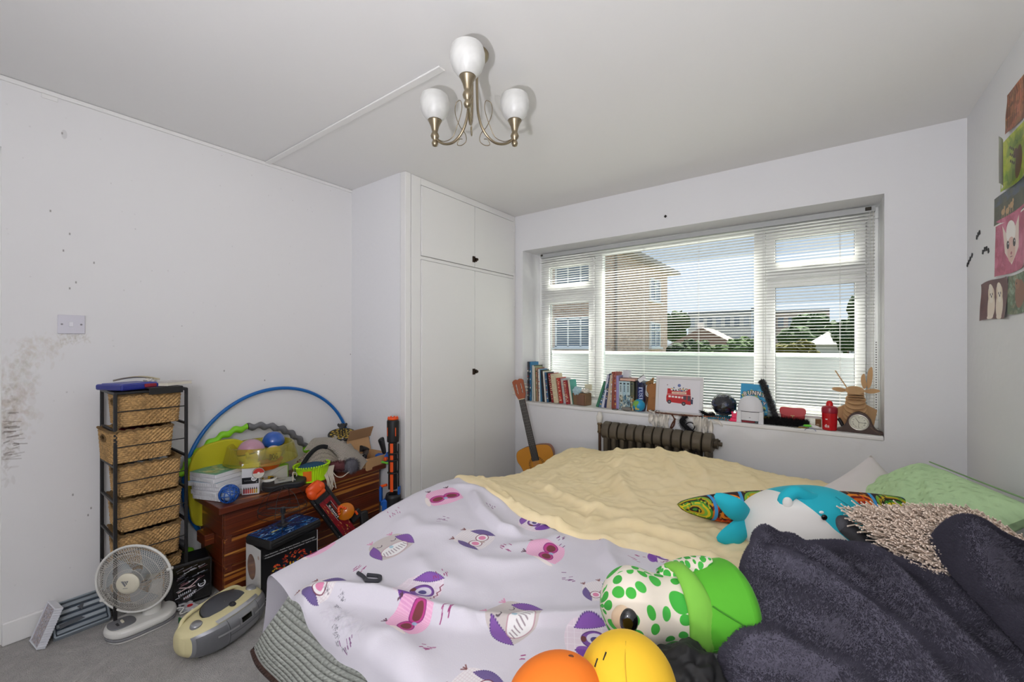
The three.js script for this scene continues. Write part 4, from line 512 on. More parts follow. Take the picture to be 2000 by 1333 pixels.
  cloth('paper_scrap', 'crumpled white paper beside the paperback on the rack top', 'paper', [-2.585, 1.094, -.605], 0xd8d4cc, [.03, .016, .028], 12);
  const sh = one('feather', grid(20, 6, (u, v) => [(u - .5) * .17, .004 + .014 * Math.sin(u * 3.1) + .004 * Math.cos(v * 6), (v - .5) * .05 * Math.sin(Math.PI * clamp(u * .9 + .08))]), mat(0xcabf9f), 'curved cream leaf shaped piece lying over the blue tray', 'leaf'); sh.position.set(-2.60, 1.096, -.56); sh.rotation.y = 1.1;
}

// ---------------------------------------------------------------- desk fan
{
  const t = thing('desk_fan', 'white desk fan with a round wire guard on the carpet before the wicker rack', 'fan', [-2.455, 0, -.545], .06);
  const pl = mat(0xd9d8d2, { roughness: .4 }), cream = mat(0xd8d2bd, { roughness: .45 }), g1 = mat(0x77777a, { roughness: .5 });
  const oval = (w, l) => smooth([[0, l], [w * .8, l * .78], [w, 0], [w * .85, -l * .75], [0, -l], [-w * .85, -l * .75], [-w, 0], [-w * .8, l * .78]], 60);
  const slab = (w, l, h, y, bv) => T(ext(oval(w - bv, l - bv), h - 2 * bv, bv, { bevelSegments: 4 }), 0, y + h - bv, 0, Math.PI / 2);
  mk('base', slab(.085, .125, .036, .018, .016), pl, t); mk('base_skirt', slab(.083, .122, .012, .008, .004), g1, t); mk('base_foot', slab(.080, .118, .012, 0, .004), pl, t);
  mk('control_panel', T(ext(oval(.045, .045), .003, .001), 0, .057, .068, Math.PI / 2 - .06), g1, t); mk('button', rb(.026, .008, .009, .003, -.004, .06, .065, .06), cream, t); mk('button', rb(.026, .006, .009, .003, .008, .059, .084, .06), dark, t);
  mk('neck', grid(24, 12, (u, v) => { const a = u * 6.283, w = lerp(.036, .024, v), d = lerp(.034, .022, v); return [w * Math.cos(a), .05 + .13 * v, -.035 - .02 * v + d * Math.sin(a)]; }, [1, 1], true), pl, t);
  const head = new THREE.Group(); head.name = 'fan_head'; head.position.set(.015, .235, .03); head.rotation.set(.04, .72, 0); t.add(head);
  mk('motor_housing', T(lathe([[.001, -.085], [.03, -.082], [.047, -.06], [.052, -.02], [.05, .01], [.001, .012]], 32), 0, 0, -.085, Math.PI / 2), cream, head); mk('oscillation_knob', [cy(.004, .004, .03, 0, .06, -.11, 0, 0, 0, 10), cy(.012, .010, .006, 0, .078, -.11, 0, 0, 0, 16)], cream, head);
  const R0 = .148, prof = (r, s) => s * (.038 * (1 - Math.pow(r / R0, 3)));
  const wires = (s) => { const g = []; for (let i = 0; i < 84; i++) { const a0 = i / 84 * 6.283, pts = []; for (let k = 0; k <= 6; k++) { const r = lerp(.042, R0, k / 6), a = a0 + s * .9 * (r - .04) / R0; pts.push([r * Math.cos(a), r * Math.sin(a), prof(r, s)]); } g.push(tube(pts, .00075, 8, 4)); } for (let i = 0; i < 84; i++) { const a0 = i / 84 * 6.283, pts = []; for (let k = 0; k <= 6; k++) { const r = lerp(.09, R0, k / 6), a = a0 - s * .9 * (r - .04) / R0; pts.push([r * Math.cos(a), r * Math.sin(a), prof(r, s) - .001]); } g.push(tube(pts, .0007, 8, 4)); } for (const r of [.06, .09, .12]) g.push(tor(r, .0009, 0, 0, prof(r, s), 0, 0, 0, 60, 6.283, 4)); return g; };
  const f = mk('front_guard', wires(1), mat(0xcfcbc2, { roughness: .5 }), head); f.userData.kind = 'stuff'; const bkg = mk('rear_guard', wires(-1), mat(0xcfcbc2, { roughness: .5 }), head); bkg.userData.kind = 'stuff';
  mk('guard_ring', tor(R0, .0055, 0, 0, 0, 0, 0, 0, 64), pl, head); mk('guard_clip', rb(.02, .012, .018, .003, R0 * .97, .03, 0), pl, head); mk('guard_clip', rb(.02, .012, .018, .003, -R0 * .84, -.08, 0), pl, head);
  mk('hub_badge', T(lathe([[.001, .012], [.03, .011], [.044, .004], [.046, -.002], [.001, -.003]], 36), 0, 0, .036, Math.PI / 2), cream, head);
  mk('hub_emblem', [ext([[-.017, .013], [-.003, -.012], [.001, -.006], [-.008, .013]], .0008, 0), ext([[-.005, .013], [.003, -.004], [.006, .0], [.0, .013]], .0008, 0), ext([[.003, .013], [.007, .003], [.012, .013]], .0008, 0), bx(.018, .0018, .0008, -.002, -.018, .0004)].map(q => q.translate(-.002, .004, .0475)), g1, head);
  const blade = (a) => T(grid(14, 10, (u, v) => { const r = lerp(.03, .128, v), w = lerp(.5, .95, Math.sin(v * 2.2)) * (u - .5) * 1.15, aa = a + w + .5 * (v - .3); return [r * Math.cos(aa), r * Math.sin(aa), -.012 + .020 * (u - .5)]; }), 0, 0, 0);
  for (let i = 0; i < 3; i++) mk('blade', blade(i * 2.094 + .5), mat(0x9aa2a6, { roughness: .35 }), head);
  mk('blade_hub', cy(.03, .03, .03, 0, 0, -.012, Math.PI / 2), mat(0x9aa2a6, { roughness: .35 }), head);
  mk('power_cord', tube([[.03, .03, -.12], [.05, .03, -.14], [.06, .015, -.12], [.055, .008, -.15], [0, .006, -.2]], .003, 30, 6), pl, t);
}
{ // clear case with tinsel and grey cassette tray leaning on the skirting
  const glit = tex(128, 128, (g) => { g.fillStyle = '#a8a6aa'; g.fillRect(0, 0, 128, 128); const r = rng(4); for (let i = 0; i < 900; i++) { g.fillStyle = ['#e8e6ea', '#8f7a70', '#c9c5d4', '#6a6266', '#b58a72', '#9d9ab8'][i % 6]; g.globalAlpha = .6; g.fillRect(r() * 128, r() * 128, 2 + 6 * r(), 2 + 4 * r()); } g.globalAlpha = 1; });
  const a = thing('tinsel_case', 'clear plastic case filled with glittery tinsel leaning by the skirting board', 'case', [-2.657, 0, -.252], .10), q = new THREE.Group();
  const f = mk('tinsel_filling', rb(.098, .145, .02, .003, 0, .0735, 0), mat(0xffffff, { map: glit, roughness: .35 }), a); f.rotation.x = -.36; f.position.z = -.0; f.position.y = .006;
  const s = mk('ribbed_edge', Array.from({ length: 15 }, (_, i) => rb(.006, .006, .028, .002, .052, .008 + i * .0097, 0)).concat([rb(.004, .148, .026, .001, .0505, .074, 0), rb(.108, .005, .028, .002, 0, .1475, 0), rb(.108, .005, .028, .002, 0, .0, 0), rb(.004, .148, .026, .001, -.0515, .074, 0)]), mat(0xdfe1e6, { roughness: .3 }), a, 'white ribbed plastic edge'); s.rotation.x = -.36; s.position.y = .006;
  const b = thing('cassette_tray', 'grey blue slotted plastic tray leaning on the skirting board beside the fan', 'tray', [-2.628, .010, -.385], 1.571);
  const tr = (name, g, m, l) => { const o = mk(name, g, m, b, l); o.rotation.x = -.90; return o; };
  tr('tray_back', rb(.17, .15, .012, .004, 0, .075, -.01), mat(0x4e5a66, { roughness: .5 })); tr('tray_rim', [rb(.174, .008, .03, .003, 0, .0, 0), rb(.174, .008, .03, .003, 0, .15, 0), rb(.008, .15, .03, .003, -.086, .075, 0), rb(.008, .15, .03, .003, .086, .075, 0)], mat(0x8d979f, { roughness: .45 }));
  for (let i = 0; i < 5; i++) tr('slot_divider', rb(.158, .016, .012, .003, 0, .02 + i * .028, .004), mat(i % 2 ? 0xa9b2b8 : 0x8f989f, { roughness: .4 }));
  tr('torn_label', [ext([[-.07, .05], [-.005, .058], [.01, .043], [-.07, .03]], .001, 0).translate(0, .0, .012), ext([[-.01, .105], [.015, .115], [.005, .085]], .001, 0).translate(0, 0, .012)], mat(0x565a5f));
}
{ // tool case
  const art = tex(256, 288, (g, w, h) => { g.fillStyle = '#0c0c0f'; g.fillRect(0, 0, w, h); const r = rng(19); for (let i = 0; i < 46; i++) { const y = 18 + r() * (h - 36), x = 14 + r() * (w - 80), c = ['#c9ccd2', '#8d9098', '#e2e4e8', '#6e5f66', '#b8828a', '#5c6270'][i % 6]; g.save(); g.translate(x, y); g.rotate(-.25 + .2 * (r() - .5)); g.fillStyle = c; g.globalAlpha = .75; g.fillRect(0, 0, 22 + 48 * r(), 2 + 5 * r()); if (i % 3 === 0) { g.beginPath(); g.arc(0, 2, 6, 0, 7); g.fill(); } g.restore(); } g.strokeStyle = '#e6e8ec'; g.lineWidth = 9; g.beginPath(); g.arc(196, 176, 24, -.9, 3.4); g.stroke(); g.lineWidth = 8; g.strokeStyle = '#d8c0c0'; g.beginPath(); g.moveTo(30, 196); g.lineTo(120, 170); g.lineTo(180, 128); g.moveTo(40, 160); g.lineTo(110, 182); g.lineTo(150, 176); g.stroke(); g.fillStyle = '#dfe2e6'; for (let i = 0; i < 7; i++) { g.fillRect(70 + i * 12, 246 - i * 4, 8, 16); g.fillRect(36 + i * 13, 212 - i * 2, 7, 16); } }, { clamp: true });
  const t = thing('tool_case', 'black case with a clear side showing small tools, standing behind the fan and stereo', 'case', [-2.545, 0, -.735], 1.42);
  mk('case_body', rb(.178, .205, .135, .006, 0, .1045, 0), mat(0x101012, { roughness: .35 }), t);
  mk('clear_front', T(new THREE.PlaneGeometry(.146, .176), .014, .106, .0685), phy(0xffffff, { map: art, roughness: .15, clearcoat: 1 }), t); mk('front_bezel', [rb(.15, .006, .008, .002, .014, .198, .067), rb(.15, .006, .008, .002, .014, .016, .067), rb(.006, .19, .008, .002, .09, .107, .067), rb(.006, .19, .008, .002, -.063, .107, .067)], black, t); mk('side_marks', [bx(.0008, .05, .002, -.093, .13, .01), bx(.0008, .002, .02, -.093, .155, .02), bx(.0008, .002, .016, -.093, .10, .01)], chrome, t);
}
{ // stereo
  const t = thing('portable_stereo', 'cream and silver portable CD stereo with two speakers standing on the carpet', 'stereo', [-2.105, 0, -.735], 1.968), L = .355, cream = mat(0xd9cf9f, { roughness: .45 }), sil = mat(0x96979b, { metalness: .55, roughness: .42 }), dk = mat(0x55575c, { metalness: .4, roughness: .35 });
  const sec = (x) => { const q = Math.abs(x) / (L / 2), e = Math.pow(Math.max(0, 1 - Math.pow(q, 3.2)), .5); return [.058 + .064 * e, .080 * e + .02, .028 * (1 - q * q)]; };   // half depth/height scale along the length
  const pt = (x, a, o = 0) => { const [h, d, f] = sec(x), c = Math.cos(a), s = Math.sin(a), n = 2.6, rr = 1 / Math.pow(Math.pow(Math.abs(c), n) + Math.pow(Math.abs(s), n), 1 / n); return [x, .072 + (h * .56 + o) * s * rr, (d + o) * c * rr + (c > 0 ? f : 0)]; };
  mk('housing', [grid(60, 40, (u, v) => pt((v - .5) * L, u * 6.283), [1, 1], true), T(new THREE.SphereGeometry(1, 20, 14), 0, 0, 0)].slice(0, 1), cream, t);
  for (const s of [-1, 1]) mk('end_cap', grid(30, 6, (u, v) => { const p = pt(s * L * .5, u * 6.283); return [p[0] + s * .006 * (1 - (1 - v) ** 2) * 1.0, lerp(p[1], .072, v), lerp(p[2], .0, v)]; }), cream, t);
  mk('front_panel', grid(60, 26, (u, v) => { const x = (u - .5) * L * .97, a = lerp(-.98, .78, v); return pt(x, a, .003); }), sil, t);
  const dots = ntex(64, 64, (x, y) => { const a = x * 8 - Math.floor(x * 8) - .5, b = y * 8 - Math.floor(y * 8) - .5; return a * a + b * b < .09 ? .1 : .9; }, { rep: [6, 5] });
  for (const s of [-1, 1]) mk('speaker_grille', grid(30, 24, (u, v) => { const a = lerp(-.80, .62, v), x = s * lerp(.075, .167, u); return pt(x, a, .0045 * Math.min(1, 6 * Math.min(u, 1 - u, v, 1 - v) + .55)); }), mat(0x8b8c90, { metalness: .5, roughness: .5, bumpMap: dots, bumpScale: .004 }), t);
  mk('front_seam', [grid(2, 20, (u, v) => pt(-.072 + u * .0015, lerp(-.9, .75, v), .0046)), grid(2, 20, (u, v) => pt(.072 + u * .0015, lerp(-.9, .75, v), .0046)), grid(30, 2, (u, v) => pt(lerp(-.072, .072, u), -.08 + v * .02, .0046))], dark, t);
  mk('display', grid(10, 6, (u, v) => pt(lerp(-.02, .028, u), lerp(.20, .46, v), .006)), mat(0x14160f, { roughness: .1 }), t); mk('display_bezel', grid(14, 8, (u, v) => pt(lerp(-.028, .038, u), lerp(.12, .54, v), .0048)), mat(0xb6b7ba, { metalness: .7, roughness: .3 }), t);
  mk('button_strip', [grid(12, 3, (u, v) => pt(lerp(-.115, -.034, u), lerp(.14, .24, v), .007)), grid(12, 3, (u, v) => pt(lerp(.044, .115, u), lerp(.16, .26, v), .007))], mat(0xc2c3c6, { metalness: .7, roughness: .3 }), t);
  const lid = mk('disc_lid', T(lathe([[.001, .010], [.06, .008], [.09, .003], [.098, -.004], [.001, -.006]], 48), 0, .1405, .014, .20), dk, t); lid.scale.set(1.0, 1, .72); lid.position.z = .004;
  mk('lid_catch', T(lathe([[.001, .004], [.012, .003], [.014, 0]], 20), 0, .144, .058, .3), dark, t); mk('lid_lip', grid(30, 3, (u, v) => pt(lerp(-.10, .10, u), lerp(.80, .98, v), .006)), mat(0xc4c5c8, { metalness: .7, roughness: .28 }), t);
  for (const x of [-.132, .132]) mk('knob', T(lathe([[.001, .016], [.017, .015], [.021, .010], [.022, 0]], 24), x, .127, .02, .25), mat(0xa7a8ab, { metalness: .7, roughness: .3 }), t);
  mk('carry_handle', tube([[-.15, .11, -.045], [-.12, .135, -.06], [0, .142, -.066], [.12, .135, -.06], [.15, .11, -.045]], .008, 40, 8), cream, t);
  mk('rubber_foot', [cy(.01, .01, .012, -.12, .006, .03), cy(.01, .01, .012, .12, .006, .03), cy(.01, .01, .012, -.12, .006, -.03), cy(.01, .01, .012, .12, .006, -.03)], dark, t);
}
{ const t = thing('toy_spacecraft', 'small white toy spacecraft with a red dot lying on the carpet behind the stereo', 'toy', [-2.44, 0, -.712], .4), m = mat(0xc9c9cc, { roughness: .5 }); mk('hull', [ext([[-.05, -.006], [-.01, -.022], [.04, -.016], [.055, 0], [.04, .016], [-.01, .022], [-.05, .006]], .012, .003).rotateX(-Math.PI / 2).translate(0, .004, 0), rb(.02, .01, .07, .003, -.02, .014, 0)], m, t); mk('dot', cy(.011, .011, .003, .012, .021, 0), mat(0xc01c24), t);
  const g = thing('circuit_board', 'bit of green board sticking out behind the left end of the stereo', 'board', [-2.335, 0, -.655], .3); mk('board', rb(.03, .028, .004, .001, 0, .0145, 0), mat(0x1c5a2a), g); mk('tool_bits', [bar([-.03, .004, -.03], [.03, .004, -.05], .003), bar([-.01, .004, -.04], [.05, .005, -.07], .003)], dark, g); }

// ---------------------------------------------------------------- cedar chest and everything on and around it
{
  const wood = (seed, w, h, streak) => tex(w, h, (g) => { g.fillStyle = '#59230f'; g.fillRect(0, 0, w, h); const r = rng(seed);
    for (let i = 0; i < 240; i++) { const y = r() * h; g.globalAlpha = .05 + .22 * r(); g.strokeStyle = ['#2c0f07', '#8a3c18', '#6e2a10', '#a04e20', '#3d160a'][i % 5]; g.lineWidth = 1 + 5 * r(); g.beginPath(); g.moveTo(0, y); for (let x = 0; x <= w; x += w / 12) g.lineTo(x, y + 9 * n2(x / w * 2.2 + seed, y / 90)); g.stroke(); }
    for (let i = 0; i < streak; i++) { const x = r() * w, y = r() * h, l = w * (.12 + .3 * r()), t = h * (.02 + .07 * r()); g.globalAlpha = .85; g.fillStyle = ['#c27f35', '#b8712c', '#d09348'][i % 3]; g.beginPath(); g.moveTo(x - l, y + t * 1.2); g.bezierCurveTo(x - l * .3, y - t, x + l * .3, y - t * 1.2, x + l, y - t * .6); g.bezierCurveTo(x + l * .3, y + t * .8, x - l * .3, y + t * .9, x - l, y + t * 1.2); g.fill(); g.globalAlpha = .3; g.strokeStyle = '#8a4a1c'; g.lineWidth = 2; g.stroke(); }
    g.globalAlpha = 1; }, { clamp: false });
  const W = [wood(1, 1024, 192, 9), wood(2, 1024, 192, 8), wood(3, 1024, 192, 10), wood(4, 512, 256, 1), wood(6, 1024, 256, 1)].map(map => phy(0xffffff, { map, roughness: .38, clearcoat: .35, clearcoatRoughness: .3 }));
  const board = (w, h, d, x, y, z, ry = 0) => { const g = rb(w, h, d, .004), P = g.attributes.position, uv = g.attributes.uv, N = g.attributes.normal; for (let i = 0; i < P.count; i++) uv.setXY(i, P.getX(i) / w + .5, Math.abs(N.getY(i)) > .6 ? P.getZ(i) / d * .5 + .5 : P.getY(i) / h + .5); return T(g, x, y, z, 0, ry, 0); };
  const t = thing('cedar_chest', 'dark red cedar wood chest with pale yellow streaks along the left wall', 'chest', [-2.55, 0, -1.305]);
  const L = .915, D = .316;                                                      // along z, along x
  for (let i = 0; i < 3; i++) mk('front_plank', board(L, .138, .022, D / 2 - .011, .082 + i * .141, 0, Math.PI / 2), W[i], t);
  for (const s of [-1, 1]) for (let i = 0; i < 3; i++) mk('end_plank', board(D - .03, .138, .022, -.011, .082 + i * .141, s * (L / 2 - .011)), W[3], t);
  mk('back_panel', board(L, .42, .02, -D / 2 + .01, .222, 0, Math.PI / 2), W[3], t); mk('bottom_panel', bx(D - .02, .02, L - .02, 0, .03, 0), W[3], t);
  mk('lid', board(L + .055, .03, D + .058, .008, .452, 0, 0).applyMatrix4(new THREE.Matrix4()), W[4], t); t.children[t.children.length - 1].geometry = board(L + .06, .032, D + .05, 0, .452, .0, Math.PI / 2).translate(.012, 0, .005);
  mk('handle_block', board(.11, .055, .045, -.02, .27, L / 2 + .022), W[3], t); mk('corner_joint', [rb(.004, .036, .028, .002, D / 2, .145, L / 2 - .018), rb(.004, .036, .028, .002, D / 2, .29, L / 2 - .018)], W[3], t);
  mk('foot', [-1, 1].map(s => rb(D - .01, .014, .05, .003, 0, .007, s * (L / 2 - .06))), W[3], t);
}
const LT = .469;                                                                 // top of the chest lid
{ // hoops and float board behind
  const h = one('hula_hoop', tor(.49, .0105, 0, 0, 0, 0, 0, 0, 120, 6.283, 10), mat(0x1769b5, { roughness: .35 }), 'large blue hula hoop standing on edge between the chest and the wall', 'hoop'); h.position.set(-2.742, .502, -1.27); h.rotation.y = Math.PI / 2;
  const g = thing('hula_hoop', 'thick wavy green and grey hula hoop in front of the blue one', 'hoop', [-2.722, .395, -1.10], Math.PI / 2);
  const seg = (a0, a1, m, n) => mk('hoop_segment', grid(14, 60, (u, v) => { const a = lerp(a0, a1, v), R = .385 + .006 * Math.sin(a * 36), r = .0185 + .003 * Math.cos(a * 36), b = u * 6.283; return [(R + r * Math.cos(b)) * Math.cos(a), (R + r * Math.cos(b)) * Math.sin(a), r * Math.sin(b)]; }, [1, 1], true), m, g);
  const gr = mat(0x84cf1e, { roughness: .5 }), gy = mat(0x6a6a6c, { roughness: .6 });
  for (let i = 0; i < 6; i++) seg(1.62 + i * 1.0472, 1.62 + (i + 1) * 1.0472 - .01, i % 2 ? gy : gr);
  // segment 0 (green) left of the top, 5 (grey) right of it
  const b = thing('float_board', 'flat yellow foam float leaning on the wall behind the stacked notebooks', 'float', [-2.712, .30, -.93], Math.PI / 2);
  mk('foam', ext(smooth([[-.10, .0], [-.155, .16], [-.15, .36], [-.08, .42], [.09, .40], [.135, .3], [.13, .1], [.10, .0]], 60).map(p => [-p[0], p[1]]), .018, .006), mat(0xc4bc1c, { roughness: .7 }), b); b.rotation.set(0, Math.PI / 2, 0);
}
{ // stack of notebooks: lowest first
  const cov = (seed, c) => tex(128, 128, (g) => { g.fillStyle = c; g.fillRect(0, 0, 128, 128); const r = rng(seed); for (let i = 0; i < 60; i++) { g.fillStyle = ['#3f8f78', '#d8c890', '#7fb8a0', '#e8e2c8', '#2f6f5c', '#c8a860'][i % 6]; g.globalAlpha = .5; g.beginPath(); g.ellipse(20 + r() * 88, 20 + r() * 88, 4 + 12 * r(), 3 + 8 * r(), r() * 3, 0, 7); g.fill(); } g.globalAlpha = 1; });
  const c0 = mat(0xffffff, { map: cov(3, '#5d9c8a'), roughness: .35 }), cw = mat(0xe7e7ea, { roughness: .4 });
  const L = ['lowest white box notebook in the stack on the left end of the chest', 'second white box notebook from the bottom of the stack on the chest', 'third white box notebook from the bottom of the stack on the chest', 'fourth white box notebook from the bottom, with a pale blue cover edge', 'fifth white box notebook from the bottom, just under the green one', 'topmost notebook of the stack, with a green flowered cover'];
  for (let i = 0; i < 6; i++) {
    const t = thing('box_notebook', L[i], 'notebook', [-2.575 + [.012, 0, -.012, -.022, -.018, -.024][i], LT + i * .0222, -.888 + [.0, .006, -.004, .012, .006, .002][i]], [.36, .30, .40, .46, .28, .34][i], 'white notebooks stacked on the chest');
    mk('box', rb(.182, .0205, .155, .003, 0, .0108, 0), cw, t); mk('cover', rb(.184, .0014, .157, .0006, 0, .0216, 0), i === 5 ? c0 : i === 3 ? mat(0xb9cbd8, { roughness: .4 }) : cw, t);
    mk('page_ribs', Array.from({ length: 16 }, (_, k) => bx(.0035, .015, .002, -.08 + k * .0107, .0105, .0782)).concat(Array.from({ length: 13 }, (_, k) => bx(.002, .015, .0035, -.0918, .0105, -.066 + k * .011))), mat(0xc9cacf, { roughness: .5 }), t);
  }
}
{
  const b = thing('woven_ball', 'blue woven wire ball in front of the notebook stack on the chest', 'ball', [-2.402, LT + .046, -.872]);
  const bands = []; const r = rng(6); for (let i = 0; i < 20; i++) { const g = new THREE.TorusGeometry(.044 - .001 * (i % 2), .0024, 5, 40); const e = new THREE.Euler(r() * 3.14, r() * 3.14, r() * 3.14); bands.push(g.applyMatrix4(new THREE.Matrix4().makeRotationFromEuler(e))); }
  mk('woven_band', bands, mat(0x1f55a8, { roughness: .35 }), b); mk('inner_ball', sp(.036), mat(0x9fb2cc, { roughness: .4, metalness: .3 }), b);
  const face = tex(128, 256, (g, w, h) => { g.fillStyle = '#d6d6d8'; g.fillRect(0, 0, w, h); g.fillStyle = '#1a1a1c'; g.fillRect(0, 92, w, 62); g.fillStyle = '#f4f4f4'; g.beginPath(); g.arc(92, 108, 22, 0, 7); g.fill(); text(g, '£3', 92, 109, 'bold 24px sans-serif', '#111', 'center'); g.fillStyle = '#1a1a1c'; g.beginPath(); g.arc(112, 140, 11, 0, 7); g.fill(); text(g, '24', 112, 141, 'bold 11px sans-serif', '#eee', 'center'); text(g, 'brush pens', 46, 122, '11px sans-serif', '#cfcfcf', 'center'); for (let i = 0; i < 7; i++) { g.fillStyle = ['#8c2026', '#b02a2c', '#c23a30', '#cc5a2c', '#d0702c', '#d8982c', '#b0a03a'][i]; g.fillRect(10 + i * 16, 206, 12, 40); g.fillStyle = '#2a2224'; g.beginPath(); g.moveTo(10 + i * 16, 206); g.lineTo(16 + i * 16, 184); g.lineTo(22 + i * 16, 206); g.fill(); } }, { clamp: true });
  const p = thing('pen_box', 'clear box of brush pens with a £3 price badge standing on the chest', 'box', [-2.455, LT, -.995], .95);
  mk('pack', rb(.082, .165, .03, .004, 0, .083, 0), phy(0xe4e4e8, { roughness: .2, clearcoat: .5 }), p); mk('printed_front', T(new THREE.PlaneGeometry(.078, .14), 0, .072, .0156), mat(0xffffff, { map: face, roughness: .3 }), p); mk('hang_tab', rb(.06, .022, .003, .001, 0, .172, -.004), phy(0xe8e8ec, { roughness: .2, transmission: .4, thickness: 0 }), p);
  const tp = thing('tape_roll', 'white roll of tape with a yellow core beside the pen box', 'tape roll', [-2.475, LT, -1.09]);
  mk('roll', lathe([[.030, 0], [.043, 0], [.043, .058], [.030, .058], [.030, 0]], 40), mat(0xdcdad4, { roughness: .6 }), tp); mk('core', lathe([[.027, .002], [.0302, .002], [.0302, .0585], [.027, .0585], [.027, .002]], 40), mat(0xc9a020, { roughness: .4 }), tp);
  const en = thing('envelope_box', 'white and green box with an envelope shaped lid under the transparent bowl', 'box', [-2.60, LT, -1.09], .10);
  mk('box', rb(.20, .098, .235, .003, 0, .049, 0), mat(0xdcdad8, { roughness: .5 }), en); mk('edge_band', [rb(.202, .006, .237, .002, 0, .098, 0), rb(.003, .098, .004, .001, .1, .049, -.117)], mat(0x7cb82e, { roughness: .5 }), en); mk('envelope_fold', [bar([.1008, .094, .115], [.1008, .05, .0], .0008), bar([.1008, .094, -.115], [.1008, .05, 0], .0008), bar([.1008, .004, .115], [.1008, .05, .03], .0008)], mat(0xb3a9b4), en); mk('coral_base', rb(.23, .006, .25, .002, .008, .003, 0), mat(0xd07a5e), en);
  const ob = thing('orange_tub', 'orange ribbed plastic tub under the transparent yellow bowl', 'tub', [-2.555, LT + .101, -1.09]);
  mk('tub', grid(72, 8, (u, v) => { const a = u * 6.283, r = lerp(.088, .108, v) * (1 + .012 * Math.cos(a * 36)); return [r * Math.cos(a), v * .042, r * Math.sin(a)]; }, [1, 1], true), mat(0xe0661c, { roughness: .35 }), ob); mk('tub_floor', cy(.088, .088, .004, 0, .002, 0), mat(0xe0661c), ob);
  const bw = thing('pet_bowl', 'large transparent yellow pet bowl holding toy balls on top of the white box', 'bowl', [-2.578, LT + .142, -1.10]);
  mk('bowl_wall', lathe([[.180, .004], [.186, .0], [.166, .088], [.158, .094], [.150, .090], [.118, .022], [.001, .018]], 64), phy(0xe8e070, { roughness: .10, transmission: .82, thickness: 0, ior: 1.4 }), bw);
  const lt = tex(128, 64, (g) => { g.clearRect(0, 0, 128, 64); text(g, 'DOG', 64, 32, 'bold 44px serif', '#4a4416', 'center'); }, { clamp: true });
  mk('lettering', grid(12, 2, (u, v) => { const a = lerp(-.28, .02, u) + .05, r = lerp(.186, .168, lerp(.2, .85, v)) + .0012; return [r * Math.cos(a), lerp(.0, .088, lerp(.2, .85, v)), -r * Math.sin(a) , u, v]; }), mat(0xffffff, { map: lt, transparent: true, alphaTest: .4, roughness: .5 }), bw);
  const ball = (label, p, r, top, bot, o = {}) => { const b2 = thing('toy_ball', label, 'ball', p); b2.rotation.set(...(o.rot ?? [0, 0, 0])); mk('upper_half', new THREE.SphereGeometry(r, 32, 16, 0, 6.283, 0, 1.52), phy(top, { roughness: .18, clearcoat: .6 }), b2); mk('lower_half', new THREE.SphereGeometry(r, 32, 16, 0, 6.283, 1.62, 1.53), phy(bot, { roughness: .25 }), b2); mk('band', cy(r * .985, r * .985, r * .12, 0, 0, 0, 0, 0, 0, 32), mat(o.band ?? 0x3a3634), b2); if (o.btn) mk('button', [cy(r * .24, r * .26, r * .16, r * .98 * Math.sin(.9), -.004, r * .98 * Math.cos(.9), Math.PI / 2, .9, 0, 20)].map(q => q), mat(0xd8cfae, { roughness: .3 }), b2); return b2; };
  ball('shiny pink and cream toy ball, largest of those in the yellow bowl', [-2.53, LT + .208, -1.025], .068, 0xb98a9c, 0xd9cda2, { btn: 1, rot: [.15, 0, .1] });
  ball('blue and yellow toy ball at the back of the yellow bowl', [-2.60, LT + .225, -1.175], .060, 0x1f58b0, 0xc8b848, { band: 0x20201c, rot: [.25, .2, -.35] });
  ball('small white and red toy ball between the pink and blue balls', [-2.49, LT + .186, -1.125], .042, 0xe0dcd6, 0xd8c8b0, { rot: [0, 0, 1.4], band: 0xc02430 });
  const bd = thing('round_badge', 'flat round red and white badge hanging in front of the yellow bowl', 'badge', [-2.398, LT + .118, -1.008], 1.2);
  mk('disc', cy(.027, .027, .004, 0, 0, 0, Math.PI / 2, 0, 0, 36), mat(0xd8d2c4, { roughness: .4 }), bd); mk('red_half', T(new THREE.CircleGeometry(.0255, 32, 0, Math.PI), 0, 0, .0024), mat(0xc03028, { roughness: .4 }), bd); mk('rim', tor(.027, .002, 0, 0, 0, 0, 0, 0, 36), mat(0x4a443c), bd); mk('centre_stud', cy(.006, .006, .004, 0, 0, .003, Math.PI / 2), mat(0xe8e4da), bd);
}
